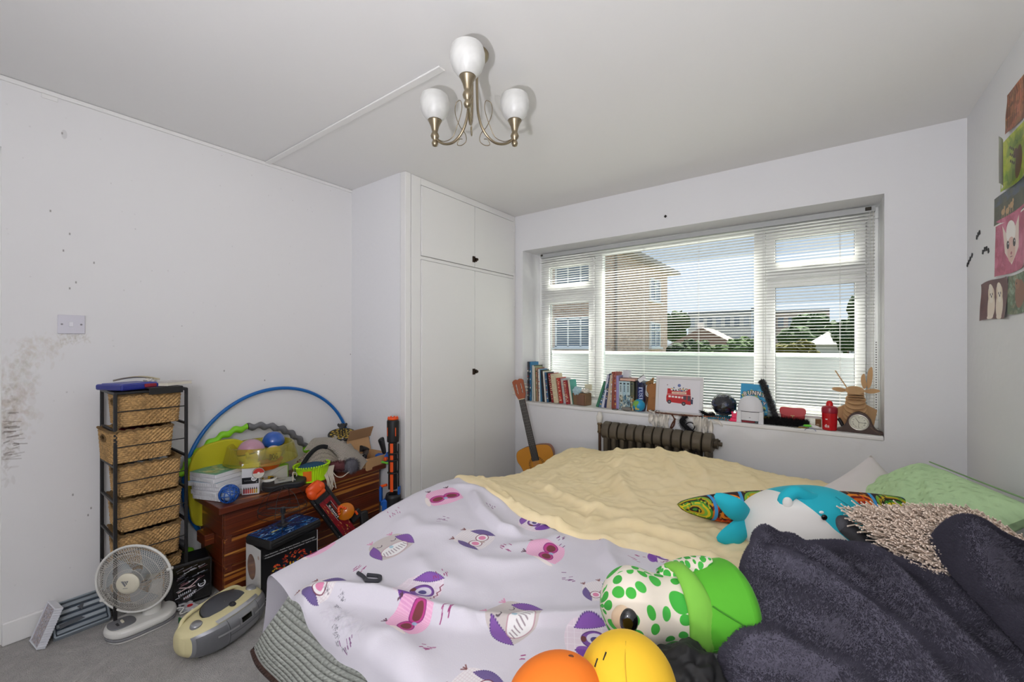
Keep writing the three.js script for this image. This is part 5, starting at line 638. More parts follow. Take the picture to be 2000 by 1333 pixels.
{ // game controller, neon basket
  const c = thing('remote_controller', 'black twin stick remote control with a silver face on the front edge of the chest', 'controller', [-2.405, LT + .004, -1.145], 1.30), m = mat(0x222326, { roughness: .5 });
  mk('body', [T(ext(smooth([[-.095, -.028], [-.10, .02], [-.07, .045], [0, .036], [.07, .045], [.10, .02], [.095, -.028], [.06, -.038], [0, -.030], [-.06, -.038]], 70), .018, .007, { bevelSegments: 3 }), 0, .032, .0, Math.PI / 2 + .22)], m, c);
  mk('face_plate', T(ext([[-.052, -.024], [.052, -.024], [.046, .024], [-.046, .024]], .001, .0005), 0, .0405, 0, -Math.PI / 2 + .22), mat(0xb9bcc0, { metalness: .4, roughness: .4 }), c);
  for (const x of [-.058, .034]) mk('stick', [cy(.004, .005, .016, x, .048, -.022), cy(.009, .009, .003, x, .058, -.022)], m, c); mk('antenna', cy(.003, .003, .035, .06, .075, -.03, -.2), m, c); mk('face_print', [bx(.04, .0004, .0018, -.012, .0428, -.002, .22), bx(.03, .0004, .0018, -.014, .0416, .005, .22)], dark, c);
  const n = thing('neon_basket', 'neon yellow green ribbed plastic basket with an orange patch on the chest', 'basket', [-2.43, LT, -1.315]);
  const w = (a, b, m, name) => mk(name, grid(90, 12, (u, v) => { const t = lerp(a, b, u), r = lerp(.088, .098, v) * (1 + .018 * Math.cos(t * 44)), e = v > .9 ? .006 : 0; return [(r + e) * Math.cos(t) * .8, v * .085 + (v > .95 ? .004 * Math.cos(t * 22) : 0), (r + e) * Math.sin(t)]; }), m, n);
  const ny = mat(0xb6e814, { roughness: .45 }); w(.62, 6.1, ny, 'ribbed_wall'); w(6.1, 6.283 + .62, ny, 'ribbed_wall'); mk('orange_patch', grid(16, 8, (u, v) => { const t = lerp(.42, .92, u), r = lerp(.088, .097, v) + .003; return [r * Math.cos(t) * .8, .01 + v * .06, r * Math.sin(t)]; }), mat(0xf07c1c, { roughness: .5 }), n); mk('basket_floor', T(new THREE.CircleGeometry(.085, 40), 0, .003, 0, -Math.PI / 2), ny, n);
  mk('rim_teeth', Array.from({ length: 44 }, (_, i) => { const t = i / 44 * 6.283; return sp(.0055, .101 * Math.cos(t) * .8, .088, .101 * Math.sin(t), 1, 1, 1, 8); }), ny, n);
  const s = mk('contents', sp(1, 0, .07, 0, .066, .028, .082, 24), mat(0x1b4a6a, { roughness: .9 }), n, 'dark blue stuff inside');
}
{ // knitted hat, scarves, tassels
  const knit = ntex(128, 128, (x, y) => { const X = x * 10, Y = y * 10, c = X - Math.floor(X), f = (Y + Math.abs(c - .5) * .9) % 1; return .2 + .8 * Math.sin(f * 3.1416) * (.35 + .65 * Math.sin(c * 3.1416)); });
  const knitM = (c, k = 3) => { const t2 = knit.clone(); t2.repeat.set(k, k); return mat(c, { roughness: 1, bumpMap: t2, bumpScale: .012 }); };
  const bandT = tex(256, 128, (g) => { g.fillStyle = '#dccfbd'; g.fillRect(0, 0, 256, 128); const r = rng(2); const row = (y, c, s) => { g.fillStyle = c; for (let x = 0; x < 256; x += s) g.fillRect(x, y + 2 * (x / s % 2), s * .6, 7); }; row(96, '#9c6a2c', 8); row(106, '#7a2434', 10); row(84, '#b89a5a', 8); row(70, '#a08a70', 12); row(30, '#b3a594', 9); row(50, '#bcae9c', 9); row(116, '#d8d2c8', 8); for (let i = 0; i < 400; i++) { g.globalAlpha = .25; g.fillStyle = i % 2 ? '#8e7e6c' : '#ddd2c2'; g.fillRect(r() * 256, r() * 128, 3, 2); } g.globalAlpha = 1; });
  const h = thing('knitted_hat', 'beige patterned knitted hat with black fleece trim lying on the chest', 'hat', [-2.54, LT, -1.40], 1.42);
  const kb = knit.clone(); kb.repeat.set(3, 3);
  mk('hat_body', grid(40, 26, (u, v) => { const a = u * Math.PI, q = Math.sin(a), w = 1 - .25 * v; return [(u - .5) * .27 * (1 - .1 * v), .02 + .155 * Math.pow(q, .75) * (1 - .35 * v) + .008 * n2(u * 6, v * 6), .075 - .15 * v + .02 * q, u, 1 - v]; }), mat(0xffffff, { map: bandT, bumpMap: kb, bumpScale: .010, roughness: 1 }), h);
  mk('hat_front', grid(30, 12, (u, v) => { const a = u * Math.PI; return [(u - .5) * .26, .018 + v * .145 * Math.pow(Math.sin(a), .75), .085 + .012 * Math.sin(v * 3.1), u, v * .9]; }), mat(0xffffff, { map: bandT, bumpMap: kb, bumpScale: .010, roughness: 1 }), h);
  const trim = mk('fleece_trim', tube(Array.from({ length: 12 }, (_, i) => { const u = i / 11; return [(u * .62 - .5) * .28, .01 + .165 * Math.pow(Math.sin(u * .62 * Math.PI), .75), .088]; }), .013, 40, 8), mat(0x1c1c1c, { roughness: 1 }), h);
  nap(trim, trim.geometry, trim.material, 1500, .008, .001, 44, (p, f) => f.set(1, .2, .1));
  const sc = thing('knitted_scarf', 'chunky beige knitted scarf folded over the hat on the chest', 'scarf', [-2.535, LT, -1.535], 1.42);
  mk('scarf_fold', grid(50, 14, (u, v) => { const P = new THREE.CatmullRomCurve3([V(-.16, .175, -.02), V(-.06, .168, .03), V(.03, .10, .10), V(.085, .05, .14), V(.115, .02, .16)]).getPoint(u), w = lerp(.075, .055, u); return [P.x + (v - .5) * w * .9, P.y + .022 * Math.sin(v * 3.14) + (v - .5) * w * .9, P.z + .02 * Math.sin(v * 3.14), u * 1.2, v * .4]; }), knitM(0xe0d6c8, 4), sc);
  mk('scarf_drape', grid(40, 24, (u, v) => { const x = lerp(-.08, .135, u), k = Math.sin(Math.PI * clamp(.1 + u * .8)); return [x + .02 * v, .02 + (.16 * k + .02 * n2(u * 4, v * 4)) * (1 - .6 * v * v), -.10 + .22 * v, u * .8, v * .8]; }), knitM(0xdcd2c4, 3.5), sc);
  mk('rolled_end', T(grid(24, 20, (u, v) => { const a = u * 6.283; return [.034 * Math.cos(a), .034 * Math.sin(a) * .9, -.12 * v, u, v * .5]; }, [1, 1], true), .125, .055, .13, 0, .5), knitM(0xcfc5b6, 5), sc);
  const gc = thing('woollen_bonnet', 'greyish cream soft cloth bag behind the scarf, under the small dart mat', 'bag', [-2.655, LT, -1.61]);
  { const g = new THREE.SphereGeometry(1, 40, 26), P = g.attributes.position; for (let i = 0; i < P.count; i++) { const x = P.getX(i), y = P.getY(i), z = P.getZ(i), q = 1 + .10 * n3(x * 2, y * 2, z * 2) + .05 * n3(x * 6, y * 3, z * 6); P.setXYZ(i, x * .075 * q, .085 + y * .086 * q, z * .125 * q); } g.computeVertexNormals(); mk('cloth', g, mat(0xc9c0b4, { roughness: 1, bumpMap: weave, bumpScale: .001 }), gc); }
  const pk = thing('pink_scarf', 'dusky pink and brown fluffy scarf bunched under the beige scarf', 'scarf', [-2.44, LT, -1.44]);
  const pm = mat(0x6e3f42, { roughness: 1 }), fz = mk('wool', [tube([[-.06, .035, .17], [-.03, .045, .08], [.0, .045, 0], [.03, .04, -.05], [.055, .03, -.10]], .026, 30, 10)], pm, pk); nap(fz, fz.geometry, pm, 2500, .012, .0008, 45, (p, f) => f.set(.5, .1, .6));
  const gw = mk('grey_end', sp(1, .065, .035, -.10, .036, .04, .045, 20), mat(0x77757e, { roughness: 1 }), pk); nap(gw, gw.geometry, gw.material, 1800, .014, .0008, 46, (p, f) => f.set(.4, -.6, .2));
  const tm = mat(0xcfc4b4, { roughness: 1 }), tg = []; const r = rng(9); for (let i = 0; i < 9; i++) { const z = -1.36 - i * .006; tg.push(tube([[-2.40, LT + .06, z - .03], [-2.37 + .01 * r(), LT + .025, z], [-2.352 + .006 * r(), LT - .01, z + .01 * (r() - .5)], [-2.348 + .006 * r(), LT - .05 - .03 * r(), z + .03 * (r() - .5)]], .0032, 20, 5)); }
  tg.push(tube([[-2.37, LT + .03, -1.41], [-2.352, LT + .0, -1.43], [-2.352, LT - .01, -1.46], [-2.35, LT + .006, -1.50], [-2.36, LT + .012, -1.53]], .003, 24, 5));
  one('tassel', tg, tm, 'cream wool tassels hanging over the front edge of the chest', 'tassel');
  one('string', [tube([[-2.365, LT + .004, -1.165], [-2.37, LT + .05, -1.175], [-2.40, LT + .075, -1.19], [-2.41, LT + .06, -1.215], [-2.40, LT + .03, -1.205]], .003, 24, 5)], tm, 'twisted cream cord curling up behind the remote control', 'cord');
  // dart mat
  const dt = tex(128, 128, (g) => { g.fillStyle = '#1a1712'; g.fillRect(0, 0, 128, 128); const r2 = rng(5); for (let i = 0; i < 20; i++) for (let k = 1; k < 5; k++) { g.fillStyle = (i + k) % 2 ? '#c9a840' : '#2a2418'; g.beginPath(); g.arc(64, 64, k * 14, i * .314, (i + 1) * .314); g.arc(64, 64, k * 14 - 11, (i + 1) * .314, i * .314, true); g.fill(); } });
  const dm = thing('dart_mat', 'small round yellow and black dart board lying tilted on the cloth bag', 'dart board', [-2.615, LT + .188, -1.628]); dm.rotation.set(.12, 0, -.22);
  { const g = cy(.085, .085, .012, 0, 0, 0, 0, 0, 0, 48); const P = g.attributes.position, uv = g.attributes.uv; for (let i = 0; i < P.count; i++) uv.setXY(i, P.getX(i) / .18 + .5, P.getZ(i) / .18 + .5); mk('board', g, mat(0xffffff, { map: dt, roughness: .8 }), dm); mk('rim', tor(.085, .007, 0, 0, 0, Math.PI / 2, 0, 0, 48), black, dm); }
  for (const [i, l] of [[0, 'left black heart topped dart standing on the dart mat'], [1, 'right black heart topped dart standing on the dart mat'], [2, 'front black heart topped dart standing on the dart mat']]) { const [x, z] = [[-2.607, -1.605], [-2.612, -1.645], [-2.598, -1.618]][i], d = thing('dart', l, 'dart', [x, LT + .196 - .004 * i, z], 1.0); mk('shaft', cy(.0035, .0035, .05, 0, .025, 0, 0, 0, 0, 10), black, d); mk('flight', ext(smooth([[0, 0], [.014, .014], [.014, .025], [.006, .028], [0, .022], [-.006, .028], [-.014, .025], [-.014, .014]], 40), .003, .001).translate(0, .042, 0), black, d); }
  const bkk = thing('booklet', 'small blue booklet on the chest beside the wool tassels', 'book', [-2.43, LT, -1.545], .35); mk('pages', rb(.11, .008, .09, .002, 0, .004, 0), white, bkk); mk('cover', rb(.112, .002, .092, .001, 0, .009, 0), mat(0x1f86b8, { roughness: .35 }), bkk); mk('print', [bx(.06, .0006, .004, .01, .0103, 0, 0, .6), bx(.05, .0006, .003, -.01, .0103, .02, 0, -.3)], white, bkk);
  const rt = thing('fire_tube', 'round red and white tube end showing from under the scarf', 'tube', [-2.49, LT + .033, -1.652], 1.0); mk('tube_wall', lathe([[.026, -.12], [.030, -.12], [.030, .0], [.022, .0]], 28).rotateX(Math.PI / 2), mat(0xcfc6ba, { roughness: .4 }), rt); mk('tube_cap', [lathe([[.001, -.004], [.018, -.004], [.024, .002], [.029, .003], [.030, -.004]], 28).rotateX(Math.PI / 2)], mat(0xc42a20, { roughness: .35 }), rt);
  const db = thing('red_torch', 'dark red and black toy parts lying behind the cardboard box', 'toy', [-2.52, LT, -1.70], .4); mk('part', [rb(.05, .04, .10, .01, 0, .02, 0), sp(.022, .03, .025, .045)], mat(0x8c1c14, { roughness: .4 }), db); mk('black_part', [rb(.06, .05, .06, .012, -.02, .055, -.02), cy(.02, .02, .08, .01, .08, -.03, 1.2)], black, db);
  const rg = thing('wire_coil', 'dark round coil standing behind the cardboard box', 'coil', [-2.60, LT + .10, -1.735], .8); mk('ring', tor(.05, .012, 0, 0, 0, 0, 0, 0, 36), mat(0x2b2d36, { roughness: .5 }), rg); mk('wire_loop', tor(.03, .0016, .05, .04, .01, 0, .4, 0, 30), mat(0x6a6a6c), rg);
}
{ // open cardboard box
  const k = mat(0xc49a6c, { roughness: .85 }), k2 = mat(0xa27c58, { roughness: .9 }), t = thing('cardboard_box', 'small open brown cardboard box with its lid up on the right end of the chest', 'box', [-2.445, LT, -1.705], .12); t.scale.setScalar(1.18);
  mk('side', [rb(.003, .06, .15, .001, -.055, .03, 0), rb(.11, .06, .003, .001, 0, .03, .075), rb(.11, .06, .003, .001, 0, .03, -.075), rb(.11, .003, .15, .001, 0, .002, 0), rb(.003, .045, .15, .001, .055, .022, 0)], k, t);
  mk('lid_panel', rb(.004, .075, .155, .001, -.068, .098, 0, 0, 0, .28), k, t); mk('lid_flap', rb(.004, .065, .165, .001, -.055, .165, 0, 0, 0, -.42), k2, t); mk('front_flap', T(ext([[-.075, 0], [.075, 0], [.075, -.055], [.068, -.062], [-.068, -.062], [-.075, -.055]], .003, .0006), .0575, .046, 0, 0, Math.PI / 2, 0).translate(.012, .002, 0), k, t); 
  const sg = thing('sunglasses_case', 'black tube lying in the open cardboard box', 'tube', [-2.45, LT + .045, -1.69], .9); mk('tube', [cy(.017, .017, .11, 0, .02, 0, Math.PI / 2, 0, .1), sp(.017, 0, .02, .055)], mat(0x202024, { roughness: .35 }), sg);
}
{ // blasters
  const org = phy(0xf2581a, { roughness: .35 }), blu = phy(0x1d5fb8, { roughness: .4 }), blk = mat(0x1b1b1d, { roughness: .45 });
  const p = thing('toy_blaster', 'small blue and black toy blaster lying behind the tall orange one', 'toy blaster', [-2.40, LT, -1.80], .5); mk('grip', rb(.035, .11, .05, .012, 0, .11, 0, .2, 0, .25), blk, p); mk('body', [rb(.10, .05, .06, .012, .0, .03, 0), rb(.04, .035, .05, .01, .05, .055, .01)], blu, p); mk('trigger', rb(.02, .025, .05, .006, .035, .03, .03), org, p); mk('dart_tip', cy(.007, .007, .06, .03, .008, .05, 0, 0, 1.4), mat(0x6fc83c), p);
  const t = thing('tall_blaster', 'tall black, orange and blue toy rocket blaster standing on end against the cupboard', 'toy blaster', [-2.215, 0, -1.735], .58);
  mk('barrel', cy(.026, .026, .42, 0, .55, 0, 0, 0, 0, 28), blk, t); mk('muzzle', lathe([[.028, .64], [.038, .645], [.0385, .775], [.034, .785], [.028, .782]], 32), blk, t);
  mk('muzzle_tip', [lathe([[.018, .786], [.034, .784], [.035, .795], [.029, .797], [.02, .792], [.018, .786]], 32), ...Array.from({ length: 8 }, (_, i) => rb(.010, .008, .008, .002, .028 * Math.cos(i * .785), .799, .028 * Math.sin(i * .785)))], org, t);
  mk('stripe', [rb(.02, .07, .006, .002, 0, .60, .026), rb(.02, .03, .006, .002, 0, .545, .026), rb(.02, .065, .006, .002, 0, .485, .026), rb(.02, .115, .006, .002, 0, .385, .026)], org, t); mk('slot', [rb(.006, .055, .004, .002, -.026, .71, .028, 0, -.7), rb(.006, .055, .004, .002, .026, .71, .028, 0, .7)], org, t);
  mk('rail', [rb(.008, .30, .012, .003, .036, .48, 0), rb(.008, .30, .012, .003, -.03, .48, -.01)], blk, t); for (const y of [.645, .57, .525, .445]) mk('ring', tor(.031, .005, 0, y, 0, Math.PI / 2, 0, 0, 28), blk, t);
  mk('stock', [lathe([[.03, .30], [.042, .31], [.05, .285], [.05, .19], [.045, .15], [.03, .14]], 28), rb(.06, .10, .06, .012, .035, .22, 0)], blk, t); mk('blue_grip', [rb(.05, .24, .05, .010, -.035, .16, .018), rb(.016, .10, .03, .006, -.075, .31, .01), rb(.03, .03, .03, .008, -.06, .25, .012), rb(.10, .08, .07, .014, 0, .08, .01), rb(.012, .05, .03, .004, .04, .33, .0)], blu, t);
  mk('trigger', [bar([-.075, .355, .01], [-.035, .368, .015], .009), ...[0, 1, 2].map(i => rb(.016, .007, .004, .002, -.035, .175 + i * .012, .044)), rb(.012, .018, .006, .003, .045, .17, .04)], org, t); mk('butt', rb(.08, .05, .06, .01, 0, .025, 0), blk, t);
  // patterned rapid-fire blaster leaning on the chest front
  const art = tex(256, 512, (g, w, h) => { g.fillStyle = '#7c1420'; g.fillRect(0, 0, w, h); const r = rng(15); for (let i = 0; i < 130; i++) { g.globalAlpha = .7; g.fillStyle = ['#d8a02c', '#e8cc50', '#2a0c10', '#b02a1c', '#4a1018', '#f0e080'][i % 6]; const x = r() * w, y = r() * h; g.beginPath(); g.moveTo(x, y); g.lineTo(x + 50 * (r() - .3), y + 60 * r()); g.lineTo(x + 22 * r(), y + 26); g.fill(); } g.globalAlpha = 1; for (let i = 0; i < 9; i++) { g.fillStyle = '#5c1020'; for (let k = 0; k < 7; k++) { g.beginPath(); g.moveTo(20 + k * 22 + i % 2 * 11, 300 + i * 20); g.lineTo(32 + k * 22 + i % 2 * 11, 316 + i * 20); g.lineTo(16 + k * 22 + i % 2 * 11, 320 + i * 20); g.fill(); } } g.fillStyle = '#101010'; g.fillRect(96, 40, 100, 190); g.fillStyle = '#e8e8e8'; g.fillRect(92, 40, 5, 190); g.fillRect(196, 40, 5, 190); text(g, 'X-SHOT', 124, 135, 'bold 42px sans-serif', '#f2f2f2', 'center', Math.PI / 2); text(g, 'INSANITY', 172, 135, 'bold 30px sans-serif', '#d8402c', 'center', Math.PI / 2); g.fillStyle = '#d8d020'; g.fillRect(150, 480, 60, 16); }, { clamp: true });
  const x = thing('patterned_blaster', 'black toy dart blaster with an orange muzzle and flame pattern leaning on the chest', 'toy blaster', [0, 0, 0]);
  const A = V(-2.205, .075, -1.475), B = V(-2.325, .475, -1.255), yv = B.clone().sub(A).normalize(), vz = V(.93, .30, .20), xv = V().crossVectors(yv, vz).normalize(), zv = V().crossVectors(xv, yv).normalize(); x.matrix.makeBasis(xv, yv, zv); x.matrix.setPosition(A); x.matrix.decompose(x.position, x.quaternion, x.scale);
  mk('body', rb(.085, .40, .05, .008, 0, .20, -.012), blk, x); mk('printed_shell', rb(.078, .345, .012, .004, .002, .19, .016), blk, x); mk('side_print', T(new THREE.PlaneGeometry(.074, .335), .002, .19, .0228), mat(0xffffff, { map: art, roughness: .3 }), x); mk('side_rail', [rb(.016, .41, .03, .004, -.05, .195, -.004), rb(.02, .17, .03, .004, .052, .345, -.01)], blk, x);
  mk('muzzle', [lathe([[.001, .41], [.036, .41], [.044, .42], [.046, .455], [.036, .47], [.024, .472], [.018, .46]], 28).scale(1.05, 1, .62), sp(.026, -.03, .425, .006, 1, 1.3, .9), sp(.024, .03, .43, .004, 1, 1.2, .9), rb(.08, .035, .04, .012, 0, .405, 0)], org, x);
  const am = phy(0xf08a1c, { roughness: .15, transmission: .35, thickness: 0 }); mk('dart_drum', T(lathe([[.001, -.03], [.046, -.03], [.048, -.01], [.048, .03], [.001, .03]], 32), .055, .215, .012, 1.15, 0, .35), am, x); mk('foam_dart', Array.from({ length: 8 }, (_, i) => sp(.008, .012 + .006 * i, .24 + .006 * i * 0 + .030 * Math.sin(i * .45), .038 + .0 * i)), org, x); mk('trigger', rb(.012, .03, .016, .004, .098, .16, .0), org, x); mk('grip', [rb(.05, .10, .032, .012, .115, .09, -.01, 0, 0, -.5), rb(.075, .05, .03, .008, .09, .145, -.014)], blk, x); mk('screw', [0, 1, 2, 3, 4].map(i => cy(.003, .003, .004, -.05, .05 + i * .08, .012, Math.PI / 2, 0, 0, 8)), chrome, x);
}
{ // boxed kit with a window, pencil case, wire drone
  const face = tex(512, 544, (g, w, h) => { g.fillStyle = '#0f0f11'; g.fillRect(0, 0, w, h); const f = 'bold 17px sans-serif'; text(g, '• Zero Distortion  • Double Polymer Structure  • 3.0 Channel Hight', 22, 62, 'bold 15px sans-serif', '#e8e8e8'); text(g, '• Professional Noise Blocker  • Deep Touch Control  • Built-in Charger', 22, 88, 'bold 15px sans-serif', '#e8e8e8'); g.save(); g.beginPath(); g.ellipse(285, 265, 205, 150, 0, 0, 7); g.clip(); g.fillStyle = '#12161f'; g.fillRect(0, 0, w, h); const r = rng(7); for (let i = 0; i < 240; i++) { const x = 80 + r() * 410, y = 115 + r() * 300; g.strokeStyle = y < 215 ? ['#c83a1c', '#e05a2c', '#a02414'][i % 3] : y < 260 ? ['#d8b030', '#1d4fa0', '#c83a1c'][i % 3] : ['#1d57b8', '#2b6cd0', '#123a80'][i % 3]; g.lineWidth = 8 + 12 * r(); g.beginPath(); g.moveTo(x, y); g.lineTo(x + 40 * (r() - .5), y + 24 * (r() - .5)); g.stroke(); } g.restore(); g.strokeStyle = '#dcdcdc'; g.lineWidth = 3; g.strokeRect(30, 470, 46, 30); }, { clamp: true });
  const side = tex(320, 544, (g, w, h) => { g.fillStyle = '#d8d8d6'; g.fillRect(0, 0, w, h); text(g, 'KIT FOR', 60, 420, 'bold 40px sans-serif', '#2a2a2c', 'left', 0); g.fillStyle = '#a89878'; g.fillRect(210, 470, 40, 50); g.fillStyle = '#b8a498'; g.beginPath(); g.arc(272, 86, 18, 0, 7); g.fill(); }, { clamp: true });
  const t = thing('boxed_kit', 'black and white product box with a picture window standing between chest and bed', 'box', [-2.245, 0, -1.06], 0);
  mk('carton', rb(.165, .28, .28, .003, 0, .14, 0), mat(0x131315, { roughness: .4 }), t);
  const F = T(new THREE.PlaneGeometry(.276, .276), .0832, .14, 0, 0, Math.PI / 2); mk('front_print', F, mat(0xffffff, { map: face, roughness: .3 }), t); mk('side_print', T(new THREE.PlaneGeometry(.163, .278), 0, .14, .1407), mat(0xffffff, { map: side, roughness: .4 }), t); mk('side_window', [T(new THREE.CircleGeometry(1, 40).scale(.045, .062, 1), -.018, .17, .1412)], phy(0x8f7a70, { roughness: .12, clearcoat: 1 }), t); mk('edge_strip', rb(.003, .28, .003, .001, .0825, .14, -.14), white, t);
  const pt = tex(512, 340, (g, w, h) => { g.fillStyle = '#0c3468'; g.fillRect(0, 0, w, h); const r = rng(23); for (let i = 0; i < 150; i++) { g.strokeStyle = ['#2f8fd8', '#7fd0f4', '#0a2450', '#1760b0', '#c8ecfa', '#0f4a8c'][i % 6]; g.globalAlpha = .7; g.lineWidth = 3 + 14 * r() * r(); g.beginPath(); const x = r() * w, y = r() * h; g.moveTo(x, y); g.quadraticCurveTo(x + 80 * (r() - .5), y + 60 * (r() - .5), x + 130 * (r() - .3), y + 70 * (r() - .5)); g.stroke(); } g.globalAlpha = 1; g.fillStyle = '#e8dc70'; g.fillRect(330, 150, 70, 14); });
  const c = thing('pencil_case', 'black zip pencil case with a blue lightning pattern on top of the product box', 'pencil case', [-2.232, .281, -1.065], .22);
  mk('shell', rb(.185, .044, .30, .014, 0, .022, 0, 0, 0, 0, 3), mat(0x121214, { roughness: .6 }), c); { const g = rb(.168, .004, .283, .0019, 0, .0455, 0), P = g.attributes.position, uv = g.attributes.uv; for (let i = 0; i < P.count; i++) uv.setXY(i, P.getZ(i) / .283 + .5, P.getX(i) / .168 + .5); mk('printed_lid', g, phy(0xffffff, { map: pt, roughness: .2, clearcoat: .6 }), c); } mk('zip', tube([[.0935, .024, -.14], [.0935, .024, 0], [.0935, .024, .14]], .0022, 20, 5), dark, c);
  const d = thing('wire_drone', 'black wire cage drone standing on the blue pencil case', 'drone', [-2.232, .33, -1.055], .3), bw = mat(0x17171a, { roughness: .4 });
  mk('cage_ring', [tor(.112, .0016, 0, .10, 0, Math.PI / 2, 0, 0, 60), tor(.112, .0012, 0, .075, 0, Math.PI / 2, 0, 0, 60)], bw, d);
  mk('cage_wire', Array.from({ length: 6 }, (_, i) => { const a = i * 1.047; return tube([[.112 * Math.cos(a), .075, .112 * Math.sin(a)], [.112 * Math.cos(a), .10, .112 * Math.sin(a)], [.075 * Math.cos(a), .175, .075 * Math.sin(a)], [.006 * Math.cos(a), .205, .006 * Math.sin(a)]], .0014, 20, 5); }), bw, d);
  mk('rotor_arm', Array.from({ length: 6 }, (_, i) => bar([0, .065, 0], [.112 * Math.cos(i * 1.047), .10, .112 * Math.sin(i * 1.047)], .0013)), bw, d); mk('mast', [cy(.006, .010, .075, 0, .055, 0), rb(.05, .012, .04, .004, 0, .012, 0), rb(.02, .03, .02, .004, 0, .085, 0)], mat(0x2c2d31, { roughness: .4 }), d); mk('propeller', [rb(.15, .002, .012, .001, 0, .095, 0, .1, .4, 0)], mat(0x303238), d); mk('landing_wire', [bar([.02, .012, .02], [.06, .003, .06], .0014), bar([-.02, .012, .02], [-.06, .003, .06], .0014), bar([.02, .012, -.02], [.06, .003, -.06], .0014), bar([-.02, .012, -.02], [-.06, .003, -.06], .0014)], bw, d);
}

// ---------------------------------------------------------------- ceiling light
{
  const brass = mat(0xa0937b, { metalness: 1, roughness: .3 }), t = thing('ceiling_light', 'brushed brass ceiling light with three frosted glass bowl shades', 'ceiling light', [-1.092, -.0, -1.235]);
  const glassT = ntex(128, 128, (x, y) => { const v = .93 + .05 * tile(x, y, 6, 3) ; return [v, v, v * .985]; }, { srgb: true });
  mk('ceiling_plate', lathe([[.001, 2.372], [.03, 2.373], [.052, 2.38], [.062, 2.392], [.063, 2.3995]], 40), brass, t); for (const a of [.4, 3.5]) mk('plate_screw', sp(.004, .045 * Math.cos(a), 2.376, .045 * Math.sin(a), 1, .6, 1, 10), brass, t);
  const fw = .6308 + Math.PI, arms = [0, 2.0944, 4.1888].map(a => Math.atan2(.59, .807) * 0 + a);
  const dir0 = Math.atan2(.807, .59);                                           // towards the camera
  arms.forEach((a, i) => {
    const th = dir0 + a, c = Math.cos(th), s = Math.sin(th), P = (r, y) => V(r * c, y, r * s), arm = new THREE.Group(); arm.name = 'arm'; arm.position.y = -.024; t.add(arm);
    mk('stem', tube([P(.018, 2.40), P(.02, 2.25), P(.026, 2.19), P(.05, 2.135), P(.095, 2.104), P(.14, 2.108), P(.172, 2.128), P(.188, 2.150)], .0052, 50, 8), brass, arm);
    mk('scroll_wire', tube([P(.176, 2.136), P(.14, 2.118), P(.10, 2.125), P(.075, 2.165), P(.052, 2.23), P(.06, 2.262), P(.08, 2.258), P(.085, 2.22), P(.062, 2.16), P(.034, 2.12), P(.032, 2.092), P(.055, 2.082), P(.075, 2.09), P(.066, 2.108), P(.05, 2.106)], .0017, 80, 5), brass, arm);
    const at = (g) => g.translate(.19 * c, 0, .19 * s);
    mk('cup', at(lathe([[.001, 2.108], [.010, 2.112], [.0135, 2.122], [.010, 2.132], [.008, 2.136], [.014, 2.142], [.0175, 2.152], [.014, 2.163], [.011, 2.167], [.012, 2.172], [.017, 2.192], [.026, 2.212], [.029, 2.216], [.024, 2.216], [.001, 2.205]], 32)), brass, arm);
    mk('glass_shade', at(lathe([[.020, 2.214], [.036, 2.224], [.052, 2.246], [.0605, 2.272], [.0600, 2.296], [.054, 2.317], [.052, 2.317], [.0575, 2.296], [.058, 2.272], [.050, 2.248], [.034, 2.227], [.018, 2.218]], 44)), phy(0xffffff, { map: glassT, roughness: .35, transmission: .35, thickness: 0 }), arm, 'frosted white marbled glass shade');
    mk('bulb', at(sp(.022, 0, 2.27, 0, 1, 1.5, 1, 20)), phy(0xf6f6f2, { roughness: .3 }), arm);
  });
}
{ const t = thing('light_switch', 'single grey white wall light switch plate with two screws', 'switch', [XL, 1.36, -.3675], Math.PI / 2); mk('plate', rb(.088, .086, .008, .003, 0, 0, .004), mat(0xd5d3db, { roughness: .4 }), t); mk('rocker', rb(.015, .022, .008, .002, -.002, 0, .008, .12), mat(0xe9e8ee, { roughness: .3 }), t); for (const x of [-.031, .031]) mk('screw', cy(.004, .004, .002, x, 0, .0085, Math.PI / 2, 0, 0, 14), mat(0x8a888c, { metalness: .8, roughness: .4 }), t); }
{ const t = thing('wall_hook', 'small dark diamond shaped hook mark on the wall above the window', 'hook', [-.876, 2.171, ZW]); mk('pin', rb(.016, .016, .006, .002, 0, 0, .003, 0, 0, .785), mat(0x26221e), t); }
